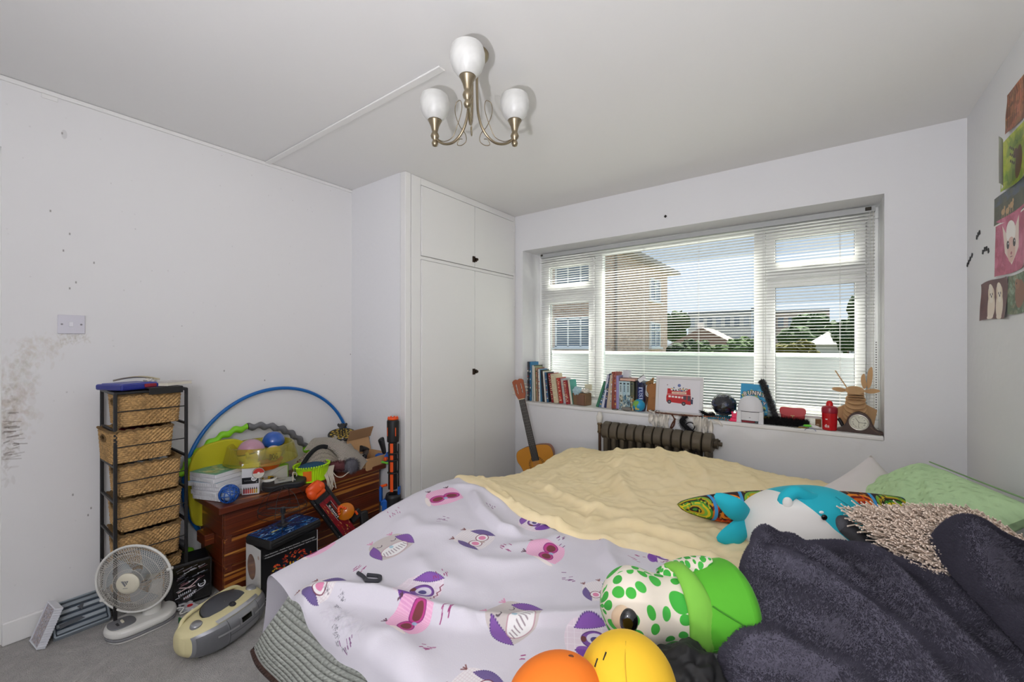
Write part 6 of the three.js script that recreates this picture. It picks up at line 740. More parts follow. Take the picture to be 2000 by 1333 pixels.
// radiator
{
  const iron = mat(0x5d5447, { roughness: .55, metalness: .35, bumpMap: plaster, bumpScale: .002 }), t = thing('radiator', 'old brown cast iron column radiator under the window sill behind the bed', 'radiator', [-.925, 0, -2.952]);
  const one_ = () => { const g = [], w = .0265; const cap = ext(smooth([[-.058, .60], [-.062, .64], [-.045, .668], [-.02, .680], [0, .684], [.02, .680], [.045, .668], [.062, .64], [.058, .60], [.04, .585], [-.04, .585]], 50), .036, .010, { bevelSegments: 3 }); cap.translate(0, 0, -.018); cap.rotateY(Math.PI / 2); g.push(cap); const bot = ext(smooth([[-.055, .20], [-.06, .17], [-.04, .14], [.04, .14], [.06, .17], [.055, .20]], 40), .036, .010).translate(0, 0, -.018); bot.rotateY(Math.PI / 2); g.push(bot); g.push(cy(.030, .030, .066, 0, .63, 0, 0, 0, Math.PI / 2, 20), cy(.028, .028, .066, 0, .17, 0, 0, 0, Math.PI / 2, 20)); for (const z of [-.042, 0, .042]) g.push(T(cy(1, 1, .42, 0, 0, 0, 0, 0, 0, 14).scale(.0185, 1, .018), 0, .39, z)); return merge(g); };
  const G = one_(); for (let i = 0; i < 12; i++) mk('section', G, iron, t).position.x = -.345 + i * .0628;
  mk('end_plug', [cy(.030, .034, .02, .392, .63, 0, 0, 0, Math.PI / 2, 8), cy(.014, .014, .03, .41, .63, 0, 0, 0, Math.PI / 2, 6), rb(.02, .012, .012, .003, .405, .65, .0)], iron, t); mk('foot', [rb(.04, .14, .05, .01, -.345, .07, 0), rb(.04, .14, .05, .01, .345, .07, 0)], iron, t);
  const br = mat(0x7d6a52, { metalness: .8, roughness: .45 }); mk('valve', [cy(.016, .016, .045, -.412, .64, 0, 0, 0, 0, 8), cy(.012, .012, .05, -.385, .63, 0, 0, 0, Math.PI / 2, 12), lathe([[.012, 0], [.02, .004], [.02, .014], [.012, .018]], 8).translate(-.412, .66, 0), lathe([[.012, 0], [.019, .004], [.019, .014], [.012, .018]], 8).translate(-.412, .60, 0)], br, t); mk('valve_cap', lathe([[.013, .678], [.021, .686], [.024, .71], [.023, .73], [.017, .737], [.017, .75], [.013, .756], [.001, .757]], 24).translate(-.412, 0, 0), mat(0xdfdcd4, { roughness: .4 }), t); mk('pipe', cy(.0105, .0105, .6, -.412, .30, 0, 0, 0, 0, 12), mat(0x5a4030, { roughness: .5, metalness: .3 }), t);
}
// guitar
{
  const t = thing('acoustic_guitar', 'small orange yellow classical guitar leaning in the corner by the cupboard', 'guitar', [-1.755, .012, -2.87]); t.rotation.set(-.10, .36, .292, 'XYZ');
  const top = mat(0xd08a1e, { roughness: .35 }), side = mat(0x8c4a20, { roughness: .4 }), out = smooth([[0, 0], [-.10, .006], [-.165, .06], [-.175, .14], [-.135, .215], [-.118, .25], [-.130, .31], [-.150, .36], [-.135, .425], [-.07, .448], [0, .45], [.07, .448], [.135, .425], [.150, .36], [.130, .31], [.118, .25], [.135, .215], [.175, .14], [.165, .06], [.10, .006]], 120);
  const hole = new THREE.Path(); hole.absarc(0, .305, .042, 0, 6.283, true); const s = shape(out); s.holes.push(hole);
  mk('soundboard', ext(s, .003, .0008).translate(0, 0, .040), top, t); const wall = shape(out); const inn = new THREE.Path(); out.slice().reverse().forEach((p, i) => { const q = [p[0] * .965, .225 + (p[1] - .225) * .975]; i ? inn.lineTo(...q) : inn.moveTo(...q); }); wall.holes.push(inn); mk('side', ext(wall, .075, .001).translate(0, 0, -.037), side, t); mk('back', ext(out, .003, .001).translate(0, 0, -.040), side, t); mk('binding', tube(out.map(p => [p[0], p[1], .0415]), .0022, 160, 5, true), mat(0x3a2414), t); mk('label_paper', rb(.05, .035, .0006, .0002, 0, .29, -.034), mat(0xb7a488), t);
  mk('rosette', [lathe([[.044, .0435], [.046, .0442], [.047, .0435]], 48), lathe([[.050, .0435], [.053, .0442], [.055, .0435]], 48), lathe([[.061, .0435], [.063, .0442], [.064, .0435]], 48)].map(g => g.rotateX(Math.PI / 2).scale(1, 1, 1).translate(0, .305, 0)), mat(0x3c2a18), t); mk('rosette_inlay', Array.from({ length: 26 }, (_, i) => rb(.006, .005, .001, .0004, .058 * Math.cos(i * .2417), .305 + .058 * Math.sin(i * .2417), .0440, 0, 0, i * .2417)), mat(0x2e2216), t);
  mk('neck', rb(.048, .42, .02, .006, 0, .62, .034), side, t); mk('fretboard', ext([[-.028, .335], [.028, .335], [.024, .832], [-.024, .832]], .006, .001).translate(0, 0, .044), mat(0x2b2523, { roughness: .5 }), t); mk('fret', Array.from({ length: 16 }, (_, i) => { const y = .83 - .61 * (1 - Math.pow(.9439, i + 1)); return rb(.049, .0016, .002, .0006, 0, y, .0512); }), mat(0x8d8a84, { metalness: .8, roughness: .4 }), t); mk('nut', rb(.05, .006, .01, .001, 0, .835, .048), mat(0xe0cfa0), t); mk('string', [-2.5, -1.5, -.5, .5, 1.5, 2.5].map(k => bar([k * .0085, .10, .052], [k * .0072, .84, .0535], .0005, 4)), mat(0xb9b5ac, { metalness: .6 }), t);
  const hs = shape([[-.026, .838], [.026, .838], [.040, .875], [.046, .985], [.034, .996], [.016, 1.0], [0, .992], [-.016, 1.0], [-.034, .996], [-.046, .985], [-.040, .875]]); for (const x of [-.020, .020]) { const p = new THREE.Path(); p.moveTo(x - .006, .88); p.lineTo(x + .006, .88); p.lineTo(x + .006, .965); p.lineTo(x - .006, .965); hs.holes.push(p); }
  mk('headstock', ext(hs, .014, .002).translate(0, 0, .030), mat(0x9a4a1e, { roughness: .4 }), t); mk('roller', [-.020, .020].flatMap(x => [.895, .922, .95].map(y => cy(.0045, .0045, .012, x, y, .037, 0, 0, Math.PI / 2, 10))), mat(0xe2dac8), t); mk('tuning_peg', [-1, 1].flatMap(q => [.895, .922, .95].map(y => rb(.016, .010, .008, .003, q * .056, y, .034))), mat(0xc9c2b2, { roughness: .3 }), t); mk('bridge', rb(.12, .018, .01, .003, 0, .11, .048), mat(0x3a2416), t);
}
// ---------------------------------------------------------------- things on the window sill
const SY = SILL + .001;
{
  const paper = mat(0xe2dccb, { roughness: .9 });
  // a book standing with its spine to the room: spine on +z, cover colours, lean about z (positive = top to the left)
  const book = (label, x, z, h, th, d, lean, c, o = {}) => {
    const b = thing(o.name ?? 'book', label, 'book', [x, SY + Math.abs(Math.sin(lean)) * th / 2, z], 0, o.group); b.rotation.z = lean;
    const sc = mat(c, { roughness: .45 }), spine = o.print ? mat(0xffffff, { roughness: .45, map: tex(64, 256, (g, w, hh) => { g.fillStyle = '#' + new THREE.Color(c).getHexString(); g.fillRect(0, 0, w, hh); o.print(g, w, hh); }, { clamp: true }) } ) : sc;
    mk('pages', bx(th * .86, h - .008, d - .006, 0, h / 2, -d / 2 - .001), paper, b); mk('cover', [rb(th * .08 + .0006, h, d, .0004, -th / 2, h / 2, -d / 2), rb(th * .08 + .0006, h, d, .0004, th / 2, h / 2, -d / 2)], o.cover ? mat(o.cover, { roughness: .4 }) : sc, b); mk('spine', [grid(8, 1, (u, v) => { const a = (u - .5) * Math.PI; return [th / 2 * Math.sin(a) * 1.04, v * h, .003 * Math.cos(a), u, v]; }), grid(1, 1, (u, v) => [(u - .5) * th * 1.04, h, -v * .003])].slice(0, 1), spine, b);
    return b;
  };
  const lines = (cols, seed) => (g, w, h) => { const r = rng(seed); for (let i = 0; i < 12; i++) { g.fillStyle = cols[i % cols.length]; g.fillRect(w * .2 + r() * 10, h * (.08 + .07 * i) , w * .5 * r() + 6, 4 + 8 * r()); } };
  const GL = 'books standing at the left end of the window sill';
  const L = [[.350, .011, 0xc2a23c, 'thin yellow edged book, first at the left end of the sill'], [.346, .014, 0x4a4f55, 'tall dark grey book, second from the left end of the sill'], [.342, .013, 0x8f9a9c, 'tall pale grey book with a dark edge, third from the left'], [.345, .012, 0x236a98, 'tall book with a blue cover rising above its neighbours', 0x2f7fae], [.315, .012, 0xc5cbc4, 'off white slim book beside the tall blue one'], [.315, .009, 0x24352f, 'very thin dark green book right of the off white slim one'], [.308, .018, 0xd8cfc0, 'cream book with black spine lettering', 0x9aa07c], [.292, .012, 0xb08a6c, 'tan slim book beside the cream lettered one'], [.286, .013, 0xa63a30, 'thin brick red book between tan and white ones'], [.284, .016, 0xdadad4, 'white spined book with a light blue cover', 0x6fb2da], [.278, .013, 0x20262e, 'black slim book beside the white spined one'], [.270, .012, 0x8fa070, 'sage green slim book right of the black one'], [.266, .010, 0xe2ded6, 'thin white book leaning on the sage green one'], [.258, .016, 0x27628c, 'mid blue book with a dark top cover', 0x3a3f46], [.250, .032, 0x8e2a2c, 'thick dark red hardback leaning left'], [.248, .040, 0xcfc3a4, 'thick cream hardback beside the dark red one'], [.216, .026, 0xb8342a, 'bright red paperback right of the thick cream hardback'], [.212, .032, 0xb4b2b6, 'silvery grey paperback with a speckled foot'], [.198, .030, 0x9a2428, 'plain crimson hardback near the brown paper box'], [.205, .018, 0xd8d2c2, 'white book with a teal top, last before the brown box', 0x2a9a8c]];
  let x = -2.118; L.forEach(([h, th, c, label, cover], i) => { const lean = i < 6 ? 0 : i < 10 ? .03 : i < 14 ? .09 : .15 - .0 * i; x += (th * 1.16 + .0012) / 2; book(label, x + (i > 13 ? .006 : 0), -3.098 - .012 * (i % 3), h, th, Math.min(.125, h * .55), lean, c, { group: GL, cover, print: i % 2 || i > 13 ? lines(i > 13 ? ['#e8d8b0', '#d8c8a0'] : ['#222', '#b03a2c', '#f0e8d0'], i + 3) : undefined }); x += (th * 1.16 + .0012) / 2 + (i === 9 || i === 13 ? .012 : 0); });
  const bb = thing('paper_box', 'brown wooden box holding pale crystals and crumpled tissue beside the books', 'box', [-1.588, SY, -3.155], -.18);
  mk('box_side', [rb(.135, .10, .085, .006, 0, .05, 0)], mat(0x8a6a4c, { roughness: .85, bumpMap: plaster, bumpScale: .004 }), bb); mk('front_block', rb(.075, .085, .02, .004, .025, .045, .045), mat(0x7a5844, { roughness: .7 }), bb); mk('back_card', rb(.07, .05, .004, .001, .04, .145, -.035), mat(0xd8d0b4), bb);
  const lump = (name, label, cat, p, c, s, seed, o = {}) => { const g = new THREE.IcosahedronGeometry(1, 8), P = g.attributes.position; for (let i = 0; i < P.count; i++) { const X = P.getX(i), y = P.getY(i), z = P.getZ(i), q = .8 + .32 * n3(X * 2 + seed, y * 2, z * 2) + .14 * n3(X * 5, y * 5 + seed, z * 5); P.setXYZ(i, X * s[0] * q, y * s[1] * q, z * s[2] * q); } const G = BGU.mergeVertices((g.deleteAttribute('normal'), g.deleteAttribute('uv'), g), 1e-5); G.computeVertexNormals(); const m = one(name, G, phy(c, { roughness: .5, ...o }), label, cat); m.position.set(...p); return m; };
  lump('crystal', 'pale blue crystal lump hanging over the left rim of the brown box', 'crystal', [-1.612, SY + .115, -3.125], 0xb6d3da, [.042, .042, .035], 3);
  lump('tissue', 'crumpled white tissue on the right of the brown box', 'tissue', [-1.545, SY + .118, -3.14], 0xe8e2d6, [.045, .022, .035], 6, { roughness: .9 });
  const GM = 'books standing in the middle left of the window sill';
  const M = [[-1.432, .215, .018, 0x3a7a5c, -.32, 'green teal book leaning right against its neighbours'], [-1.408, .20, .020, 0x47728c, -.34, 'grey blue book leaning right beside the green one'], [-1.385, .262, .018, 0xd0d0de, -.19, 'white spined book with navy top leaning right'], [-1.362, .272, .014, 0x232c5c, -.15, 'navy slim book leaning right'], [-1.338, .262, .024, 0xc4b49c, -.10, 'beige thick book left of the straight brown one'], [-1.318, .270, .012, 0xb8b2a8, -.06, 'pale grey thin book beside the beige one'], [-1.298, .285, .018, 0x8f4430, 0, 'brown and orange tall book standing straight'], [-1.278, .285, .016, 0x9c4a40, 0, 'rust red book beside the lavender one'], [-1.260, .258, .020, 0x9a94c4, 0, 'lavender spined book left of the set of four']];
  M.forEach(([X, h, th, c, lean, label], i) => book(label, X, -3.108, h, th, .115, lean, c, { group: GM, print: i % 2 ? lines(['#e8e8f0', '#30345c', '#c8b060'], i) : undefined }));
  book('tall pale grey white book standing behind the set of four', -1.215, -3.165, .300, .045, .055, 0, 0xd6dadf, {});
  const sea = (seed, top, bot) => (g, w, h) => { g.fillStyle = top; g.fillRect(0, 0, w, h); const r = rng(seed); for (let i = 0; i < 90; i++) { g.globalAlpha = .5; g.fillStyle = [bot, '#e8e4cc', '#2a3a40', '#6f93a4'][i % 4]; g.beginPath(); g.ellipse(r() * w, h * (.5 + .5 * r()), 4 + 10 * r(), 3 + 14 * r(), r() * 3, 0, 7); g.fill(); } g.globalAlpha = 1; g.fillStyle = '#26323a'; g.fillRect(w * .32, h * .06, w * .36, h * .05); for (let i = 0; i < 5; i++) g.fillRect(w * .4, h * (.16 + i * .045), w * .2, h * .025); };
  for (const [i, c, b2, l] of [[0, '#b9cdd2', '#6a5a3a', 'first of the four matching pale blue novels'], [1, '#a9c6d0', '#2a5a78', 'second of the four matching pale blue novels'], [2, '#b4ccd0', '#3f6f88', 'third of the four matching pale blue novels'], [3, '#5a6048', '#b8741c', 'dark green last one of the four matching novels']]) book(l, -1.232 + i * .029, -3.105, .218, .0285, .12, 0, new THREE.Color(c).getHex(), { print: sea(i + 4, c, b2), group: 'matching set of novels on the sill' });
  { const b = thing('book', 'pink paged hardback lying flat on top of the set of four', 'book', [-1.185, SY + .2195, -3.16], .06); mk('pages', rb(.118, .017, .10, .002, 0, .0105, 0), mat(0xe0b8a4), b); mk('cover', [rb(.124, .002, .106, .001, 0, .021, 0), rb(.124, .002, .106, .001, 0, .001, 0)], mat(0x7c3a34, { roughness: .4 }), b); }
  book('black book shaped slab standing in for the dark gap right of the set of four', -1.115, -3.118, .225, .018, .11, 0, 0x17181c);  // dark gap between the books, its shade put in as a black slab
  { const tt = tex(64, 256, (g, w, h) => { g.fillStyle = '#1c2c6c'; g.fillRect(0, 0, w, h); text(g, 'TUSKY', w / 2, h * .42, 'bold 54px serif', '#c8d4e8', 'center', Math.PI / 2); g.fillStyle = '#0e1436'; g.fillRect(0, 0, w, 26); }, { clamp: true }); const b = thing('book', 'navy hardback with a rounded head and pale lettering on its spine', 'book', [-1.078, SY, -3.105], 0); mk('pages', ext([[-.018, .002], [.018, .002], [.018, .195], [-.018, .215]], .10, 0).translate(0, 0, -.11), paper, b); mk('cover', ext([[-.022, 0], [.022, 0], [.022, .19], [.012, .212], [-.01, .222], [-.022, .222]], .114, .001).translate(0, 0, -.115), mat(0x16204c, { roughness: .4 }), b); mk('spine', grid(8, 1, (u, v) => [(u - .5) * .044, v * .20, .0025 * Math.sin(u * 3.14) + .0002, u, v]), mat(0xffffff, { map: tt, roughness: .4 }), b); }
  { const b = thing('small_box', 'small white box with black edges tilted on top of the navy book', 'box', [-1.068, SY + .232, -3.12], .3); b.rotation.z = .62; mk('carton', rb(.055, .032, .05, .002, 0, .012, 0), mat(0xe6e6ea), b); mk('edge', [rb(.057, .003, .052, .001, 0, .028, 0), rb(.003, .034, .052, .001, -.0275, .012, 0)], black, b); }
  { const f = thing('figurine', 'white wire figurine with a brown head standing behind the globe', 'figurine', [-1.030, SY, -3.15]); mk('leg', [bar([-.02, 0, .01], [0, .10, 0], .004), bar([.02, 0, .01], [0, .10, 0], .004), bar([0, 0, -.02], [0, .10, 0], .004), bar([-.012, .05, .006], [.012, .05, .006], .0025)], mat(0xe9e9ec, { roughness: .4 }), f); mk('spiral_body', [tor(.026, .005, 0, .135, 0), tor(.014, .004, 0, .135, .002), sp(.008, 0, .135, .003)], mat(0xdcdad4), f); mk('face_disc', cy(.034, .034, .01, 0, .165, -.006, Math.PI / 2), mat(0xe4e2da), f); mk('head', [rb(.05, .022, .022, .006, 0, .215, 0, 0, 0, .5), rb(.02, .03, .02, .006, .024, .225, 0), rb(.014, .012, .02, .003, .03, .245, 0)], mat(0x8a6434, { roughness: .6 }), f); }
  { const p = thing('pebble', 'flat grey pebble in front of the set of novels', 'stone', [-1.172, SY, -3.068]); const g = sp(1, 0, .014, 0, .038, .014, .024, 24); mk('stone', g, mat(0x8d8780, { roughness: .9, bumpMap: plaster, bumpScale: .003 }), p); const q = one('ring', tor(.024, .0022, 0, 0, 0, Math.PI / 2, 0, 0, 36), mat(0x6e6a62, { metalness: .7, roughness: .4 }), 'thin dark ring lying before the lavender book', 'ring'); q.position.set(-1.262, SY + .0025, -3.066); const sc = one('paper_scrap', rb(.022, .001, .016, .0004), white, 'tiny white paper scrap on the sill edge left of the globe', 'paper'); sc.position.set(-1.13, SY + .001, -3.05); }
  { const wm = tex(256, 128, (g, w, h) => { g.fillStyle = '#2596c4'; g.fillRect(0, 0, w, h); const r = rng(12); for (const [cx, cy2, rx, ry, c] of [[60, 45, 34, 26, '#8fb84a'], [75, 85, 18, 26, '#c8b848'], [140, 40, 40, 20, '#d8c85a'], [150, 75, 22, 26, '#e0a83c'], [200, 45, 40, 24, '#7fb04a'], [222, 88, 18, 12, '#d8c060']]) { g.fillStyle = c; for (let i = 0; i < 14; i++) { g.beginPath(); g.ellipse(cx + (r() - .5) * rx * 1.6, cy2 + (r() - .5) * ry * 1.6, rx * .35, ry * .35, r() * 3, 0, 7); g.fill(); } } g.fillStyle = '#e8eef2'; g.fillRect(0, 0, w, 8); g.fillRect(0, h - 7, w, 7); }); const b = thing('globe', 'small toy globe ball at the front edge of the sill', 'globe', [-1.085, SY + .047, -3.085]); const o = mk('globe_ball', sp(.046, 0, 0, 0, 1, 1, 1, 36), mat(0xffffff, { map: wm, roughness: .35 }), b); o.rotation.y = 2.4; }
  { const wd = mat(0x9c6428, { roughness: .5, bumpMap: plaster, bumpScale: .004 }), w2 = mat(0x5c3a20, { roughness: .6 }), c = thing('wooden_ornament', 'carved brown wooden sitting animal ornament next to the picture frame', 'ornament', [-1.005, SY, -3.165], .12); mk('front_body', ext(smooth([[-.03, 0], [-.028, .08], [-.024, .13], [-.036, .155], [-.034, .185], [-.026, .20], [-.018, .194], [-.008, .204], [.004, .198], [.018, .206], [.026, .19], [.036, .165], [.034, .145], [.026, .13], [.03, .06], [.03, 0]], 90), .04, .006, { bevelSegments: 3 }).translate(0, 0, -.02), wd, c); mk('back_body', ext(smooth([[-.075, 0], [-.08, .06], [-.066, .10], [-.04, .115], [-.02, .10], [-.02, 0]], 50), .034, .008, { bevelSegments: 3 }).translate(0, 0, -.03), w2, c); }
}
{ // framed print of a red bus
  const art = tex(512, 420, (g, w, h) => { g.fillStyle = '#e6e4e8'; g.fillRect(0, 0, w, h); const red = '#c4282c'; g.fillStyle = red; g.beginPath(); g.moveTo(112, 180); g.lineTo(112, 128); g.lineTo(150, 128); g.lineTo(158, 152); g.lineTo(350, 158); g.lineTo(362, 130); g.lineTo(392, 120); g.lineTo(398, 185); g.lineTo(404, 240); g.lineTo(404, 322); g.lineTo(104, 300); g.lineTo(100, 240); g.fill(); g.fillStyle = '#ead8c0'; g.fillRect(168, 166, 180, 26); text(g, 'LONDON • SIGHTSEEING', 258, 180, 'bold 13px sans-serif', '#9a3030', 'center'); g.fillStyle = '#f0d8d0'; g.fillRect(104, 200, 298, 5); g.fillStyle = '#f2e6e4'; for (let i = 0; i < 5; i++) g.fillRect(128 + i * 40, 218 + i * 1.5, 30, 24); g.fillStyle = '#5a4a54'; g.fillRect(310, 212, 40, 50); g.fillRect(362, 210, 36, 66); g.fillStyle = '#3a3438'; for (const x of [140, 318]) { g.beginPath(); g.arc(x, 300 + (x - 140) * .07, 25, 0, 7); g.fill(); } g.fillStyle = '#8f868c'; for (const x of [140, 318]) { g.beginPath(); g.arc(x, 300 + (x - 140) * .07, 11, 0, 7); g.fill(); } g.fillStyle = '#6f7cb0'; g.beginPath(); g.arc(258, 84, 20, 0, 7); g.fill(); const r = rng(3); for (let i = 0; i < 22; i++) { g.fillStyle = ['#3a3438', '#d8b878', '#5a78a0', '#c8685c', '#8a9a70'][i % 5]; g.beginPath(); g.ellipse(150 + r() * 220, 112 + r() * 38, 4 + 7 * r(), 5 + 9 * r(), r() * 3, 0, 7); g.fill(); } g.fillStyle = '#34405c'; g.fillRect(402, 250, 26, 60); g.beginPath(); g.arc(424, 236, 10, 0, 7); g.fill(); g.fillStyle = '#8a7078'; g.fillRect(104, 78, 14, 10); }, { clamp: true });
  const f = thing('picture_frame', 'white framed print of a red double decker bus leaning on the blind', 'picture', [-.812, SY, -3.118]); f.rotation.x = -.13;
  mk('frame', [rb(.324, .020, .018, .003, 0, .010, 0), rb(.324, .020, .018, .003, 0, .262, 0), rb(.020, .232, .018, .003, -.152, .136, 0), rb(.020, .232, .018, .003, .152, .136, 0)], mat(0xe0dfdf, { roughness: .4 }), f); mk('print', T(new THREE.PlaneGeometry(.286, .234), 0, .136, .001), mat(0xffffff, { map: art, roughness: .3 }), f); mk('backing_board', bx(.30, .246, .006, 0, .136, -.005), mat(0x9a8f84), f);
}
{ // dreamcatcher: hoop on the sill, feathers hanging over its edge
  const t = thing('dream_catcher', 'brown hooped dreamcatcher lying on the sill with white feathers hanging over the edge', 'dreamcatcher', [-.80, SY + .006, -3.10]);
  const br = mat(0x5c3422, { roughness: .8 }), wh = mat(0xe9e4da, { roughness: .9 }), bk = mat(0x17161a, { roughness: .8 });
  mk('hoop', tor(.135, .0045, 0, .003, .045, Math.PI / 2 - .06, 0, 0, 60).scale(1.15, 1, .55), br, t); mk('web', Array.from({ length: 14 }, (_, i) => { const a = i * 1.346, b = (i + 1) * 1.346 + 1.2; return bar([.155 * Math.cos(a), .004, .025 + .074 * Math.sin(a)], [.155 * Math.cos(b), .004, .025 + .074 * Math.sin(b)], .0008, 4); }), mat(0xd8c0a8), t);
  const fea = (x, z, y0, len, w, m, tw, bend = .01) => { const g = grid(6, 14, (u, v) => { const q = w * Math.pow(Math.sin(Math.PI * clamp(.06 + v * .9)), .7) * (1 - .25 * v), a = (u - .5) * 2; return [x + (a * q) * Math.cos(tw) + bend * v * Math.sin(v * 5 + x * 40), y0 - len * v, z + a * q * Math.sin(tw) + .012 * a * a + .006 * Math.sin(v * 9 + x * 30)]; }); return g; };
  const r = rng(18);
  for (const [x, n, l] of [[-.165, 3, .085], [-.115, 7, .10], [-.075, 5, .10], [.14, 7, .10], [.175, 6, .11], [.205, 5, .09]]) for (let i = 0; i < n; i++) mk('feather', fea(x + (r() - .5) * .05, .070 + .012 * r(), .012 - .02 * r(), l * (.7 + .5 * r()), .010 + .008 * r(), wh, (r() - .5) * 1.6, .02 * (r() - .5)), wh, t);
  mk('feather', T(fea(0, 0, 0, .07, .010, wh, .2), .235, .0, .075, 0, 0, 1.15), wh, t);
  for (const x of [-.165, -.155, -.105, -.085]) mk('cord', tube([[x, .006, .03], [x, .01, .066], [x + .002, -.03, .0715], [x, -.12, .071]], .0022, 20, 5), wh, t);
  for (const [x, y] of [[-.115, -.105], [-.048, -.125], [.118, -.13], [.165, -.13]]) mk('feather_tip', fea(x, .075, y, .032, .007, bk, .2), bk, t);
  mk('white_bead', Array.from({ length: 16 }, (_, i) => rb(.014, .006, .006, .002, -.20 + .012 * (i % 9), .006 + .006 * (i > 8), .02 + .012 * (i % 4), 0, i * .7, 0)), wh, t); mk('dark_bead', [0, 1, 2, 3].map(i => rb(.014, .006, .006, .002, -.185 + .018 * i, .014, .035 + .008 * (i % 2), 0, .8, 0)), bk, t);
  mk('leather_loop', tube([[-.035, .004, .06], [-.012, -.03, .074], [-.02, -.075, .076], [-.04, -.095, .074], [-.028, -.06, .078], [-.005, -.02, .076]], .0055, 40, 6), br, t);
  const bz = thing('black_feather_tail', 'fluffy black feather tail hanging over the sill edge in front of the radiator', 'feather', [0, 0, 0]);
  const core = mk('quill', tube([[-.735, SY + .012, -3.03], [-.765, SY - .03, -3.018], [-.715, SY - .075, -3.012], [-.665, SY - .115, -3.0], [-.652, SY - .165, -2.972], [-.640, SY - .205, -2.880]], .013, 40, 8), bk, bz); nap(core, core.geometry, bk, 2600, .022, .0008, 51, (p, f) => f.set(.3, -.7, .25)); mk('loop', tor(.028, .004, -.705, SY - .055, -3.006, .1, .3, 0, 30), bk, bz);
}
{ // right half of the sill
  const b = thing('football', 'dark navy and black glossy panelled ball resting on beaded bracelets', 'ball', [-.520, SY + .092, -3.135]);
  { const g = new THREE.IcosahedronGeometry(.079, 2), P = g.attributes.position; for (let i = 0; i < P.count; i++) { const v = V(P.getX(i), P.getY(i), P.getZ(i)).normalize(); const y = v.y; const k = .079 * (1 + .05 * Math.max(Math.abs(v.x), Math.abs(v.y * .8), Math.abs(v.z)) - .04); P.setXYZ(i, v.x * k, y * k * (y < 0 ? .95 : 1), v.z * k); } const mp = ntex(128, 64, (x, y) => { const v = tile(x, y, 9, 4) > .18 ? .55 : 0; return [.03 + v * .3, .045 + v * .34, .11 + v * .45]; }, { srgb: true }); g.computeVertexNormals(); mk('panels', g, phy(0xffffff, { map: mp, roughness: .22, clearcoat: .7, flatShading: true }), b); }
  const n = thing('bead_bracelets', 'heap of teal, black and orange beaded bracelets under the dark ball', 'bracelets', [-.53, SY, -3.125]); const r = rng(4), cols = [0x1f7f9a, 0x17171a, 0xc8642c, 0x2a9ab8, 0x2b2b30, 0xd8c8a0];
  for (let k = 0; k < 4; k++) mk('bracelet', Array.from({ length: 46 }, (_, i) => { const a = i / 46 * 6.283, R2 = .062 + .018 * k; return sp(.0042, R2 * 1.1 * Math.cos(a) + .01 * Math.sin(k * 3), .005 + .007 * ((k * 2) % 3) + .004 * Math.sin(a * 3 + k), R2 * .62 * Math.sin(a) + .01, 1, 1, 1, 7); }), mat(cols[k], { roughness: .4 }), n); mk('teal_band', tor(.085, .006, -.005, .010, .015, Math.PI / 2, 0, 0, 50).scale(1, 1, .6), mat(0x2288a8, { roughness: .4 }), n); mk('orange_bit', [rb(.035, .006, .012, .002, .04, .004, .055, 0, .3), rb(.02, .006, .008, .002, -.02, .004, .058, 0, -.4)], mat(0xb86a3a), n); { const tl = mk('black_fluff', tube([[-.13, .035, .0], [-.10, .025, .02], [-.07, .02, .035], [-.04, .03, .04]], .011, 20, 8), mat(0x121214, { roughness: 1 }), n); nap(tl, tl.geometry, tl.material, 700, .016, .0007, 61, (p, f) => f.set(-.5, .3, .3)); }
  const pk = thing('pink_toy', 'bright pink plastic toy block at the front of the sill', 'toy', [-.445, SY, -3.065], .2); mk('block', [rb(.052, .022, .034, .004, 0, .011, 0), rb(.038, .03, .026, .004, .002, .036, -.002), rb(.010, .012, .03, .002, -.014, .056, 0), rb(.010, .012, .03, .002, .014, .056, 0), rb(.010, .006, .038, .002, -.028, .006, 0)], mat(0xf0185c, { roughness: .35 }), pk);
  const comic = tex(256, 384, (g, w, h) => { g.fillStyle = '#2a9ccc'; g.fillRect(0, 0, w, h); const r2 = rng(8); for (let i = 0; i < 70; i++) { g.fillStyle = ['#e88a2c', '#48b0d8', '#7ab84a', '#e8d858', '#2c3a48', '#c8e0e8'][i % 6]; g.globalAlpha = .7; g.beginPath(); g.ellipse(r2() * w, 60 + r2() * 320, 6 + 18 * r2(), 5 + 14 * r2(), r2() * 3, 0, 7); g.fill(); } g.globalAlpha = 1; const wob = (s, y, sz, c) => { [...s].forEach((ch, i) => { g.save(); g.translate(w / 2 + (i - (s.length - 1) / 2) * sz * .72, y + 8 * Math.pow(i - (s.length - 1) / 2, 2) * .5); g.rotate((i - (s.length - 1) / 2) * .09); g.font = `bold ${sz}px sans-serif`; g.textAlign = 'center'; g.lineWidth = 9; g.strokeStyle = '#1c2028'; g.strokeText(ch, 0, 0); g.fillStyle = c; g.fillText(ch, 0, 0); g.restore(); }); }; wob('BUNNY', 112, 58, '#efe6dc'); wob('MONKEY', 190, 52, '#d8dce0'); }, { clamp: true });
  const c = thing('comic_book', 'blue comic book with big white BUNNY lettering leaning on the blind', 'book', [-.352, SY, -3.165], -.05); c.rotation.x = -.10; c.rotation.z = -.03; mk('pages', bx(.154, .234, .008, 0, .118, -.005), white, c); mk('front_cover', T(new THREE.PlaneGeometry(.158, .238), 0, .119, .0012), mat(0xffffff, { map: comic, roughness: .3 }), c); mk('spine', bx(.003, .238, .011, -.079, .119, -.005), mat(0x9fd0e4), c); mk('back_cover', bx(.158, .238, .001, 0, .119, -.010), mat(0x2a8cb8), c);
  const s = thing('night_light', 'white egg shaped plastic lamp with a dark seam standing on four feet', 'lamp', [-.358, SY, -3.085]); const wp = phy(0xdcdcdf, { roughness: .35 });
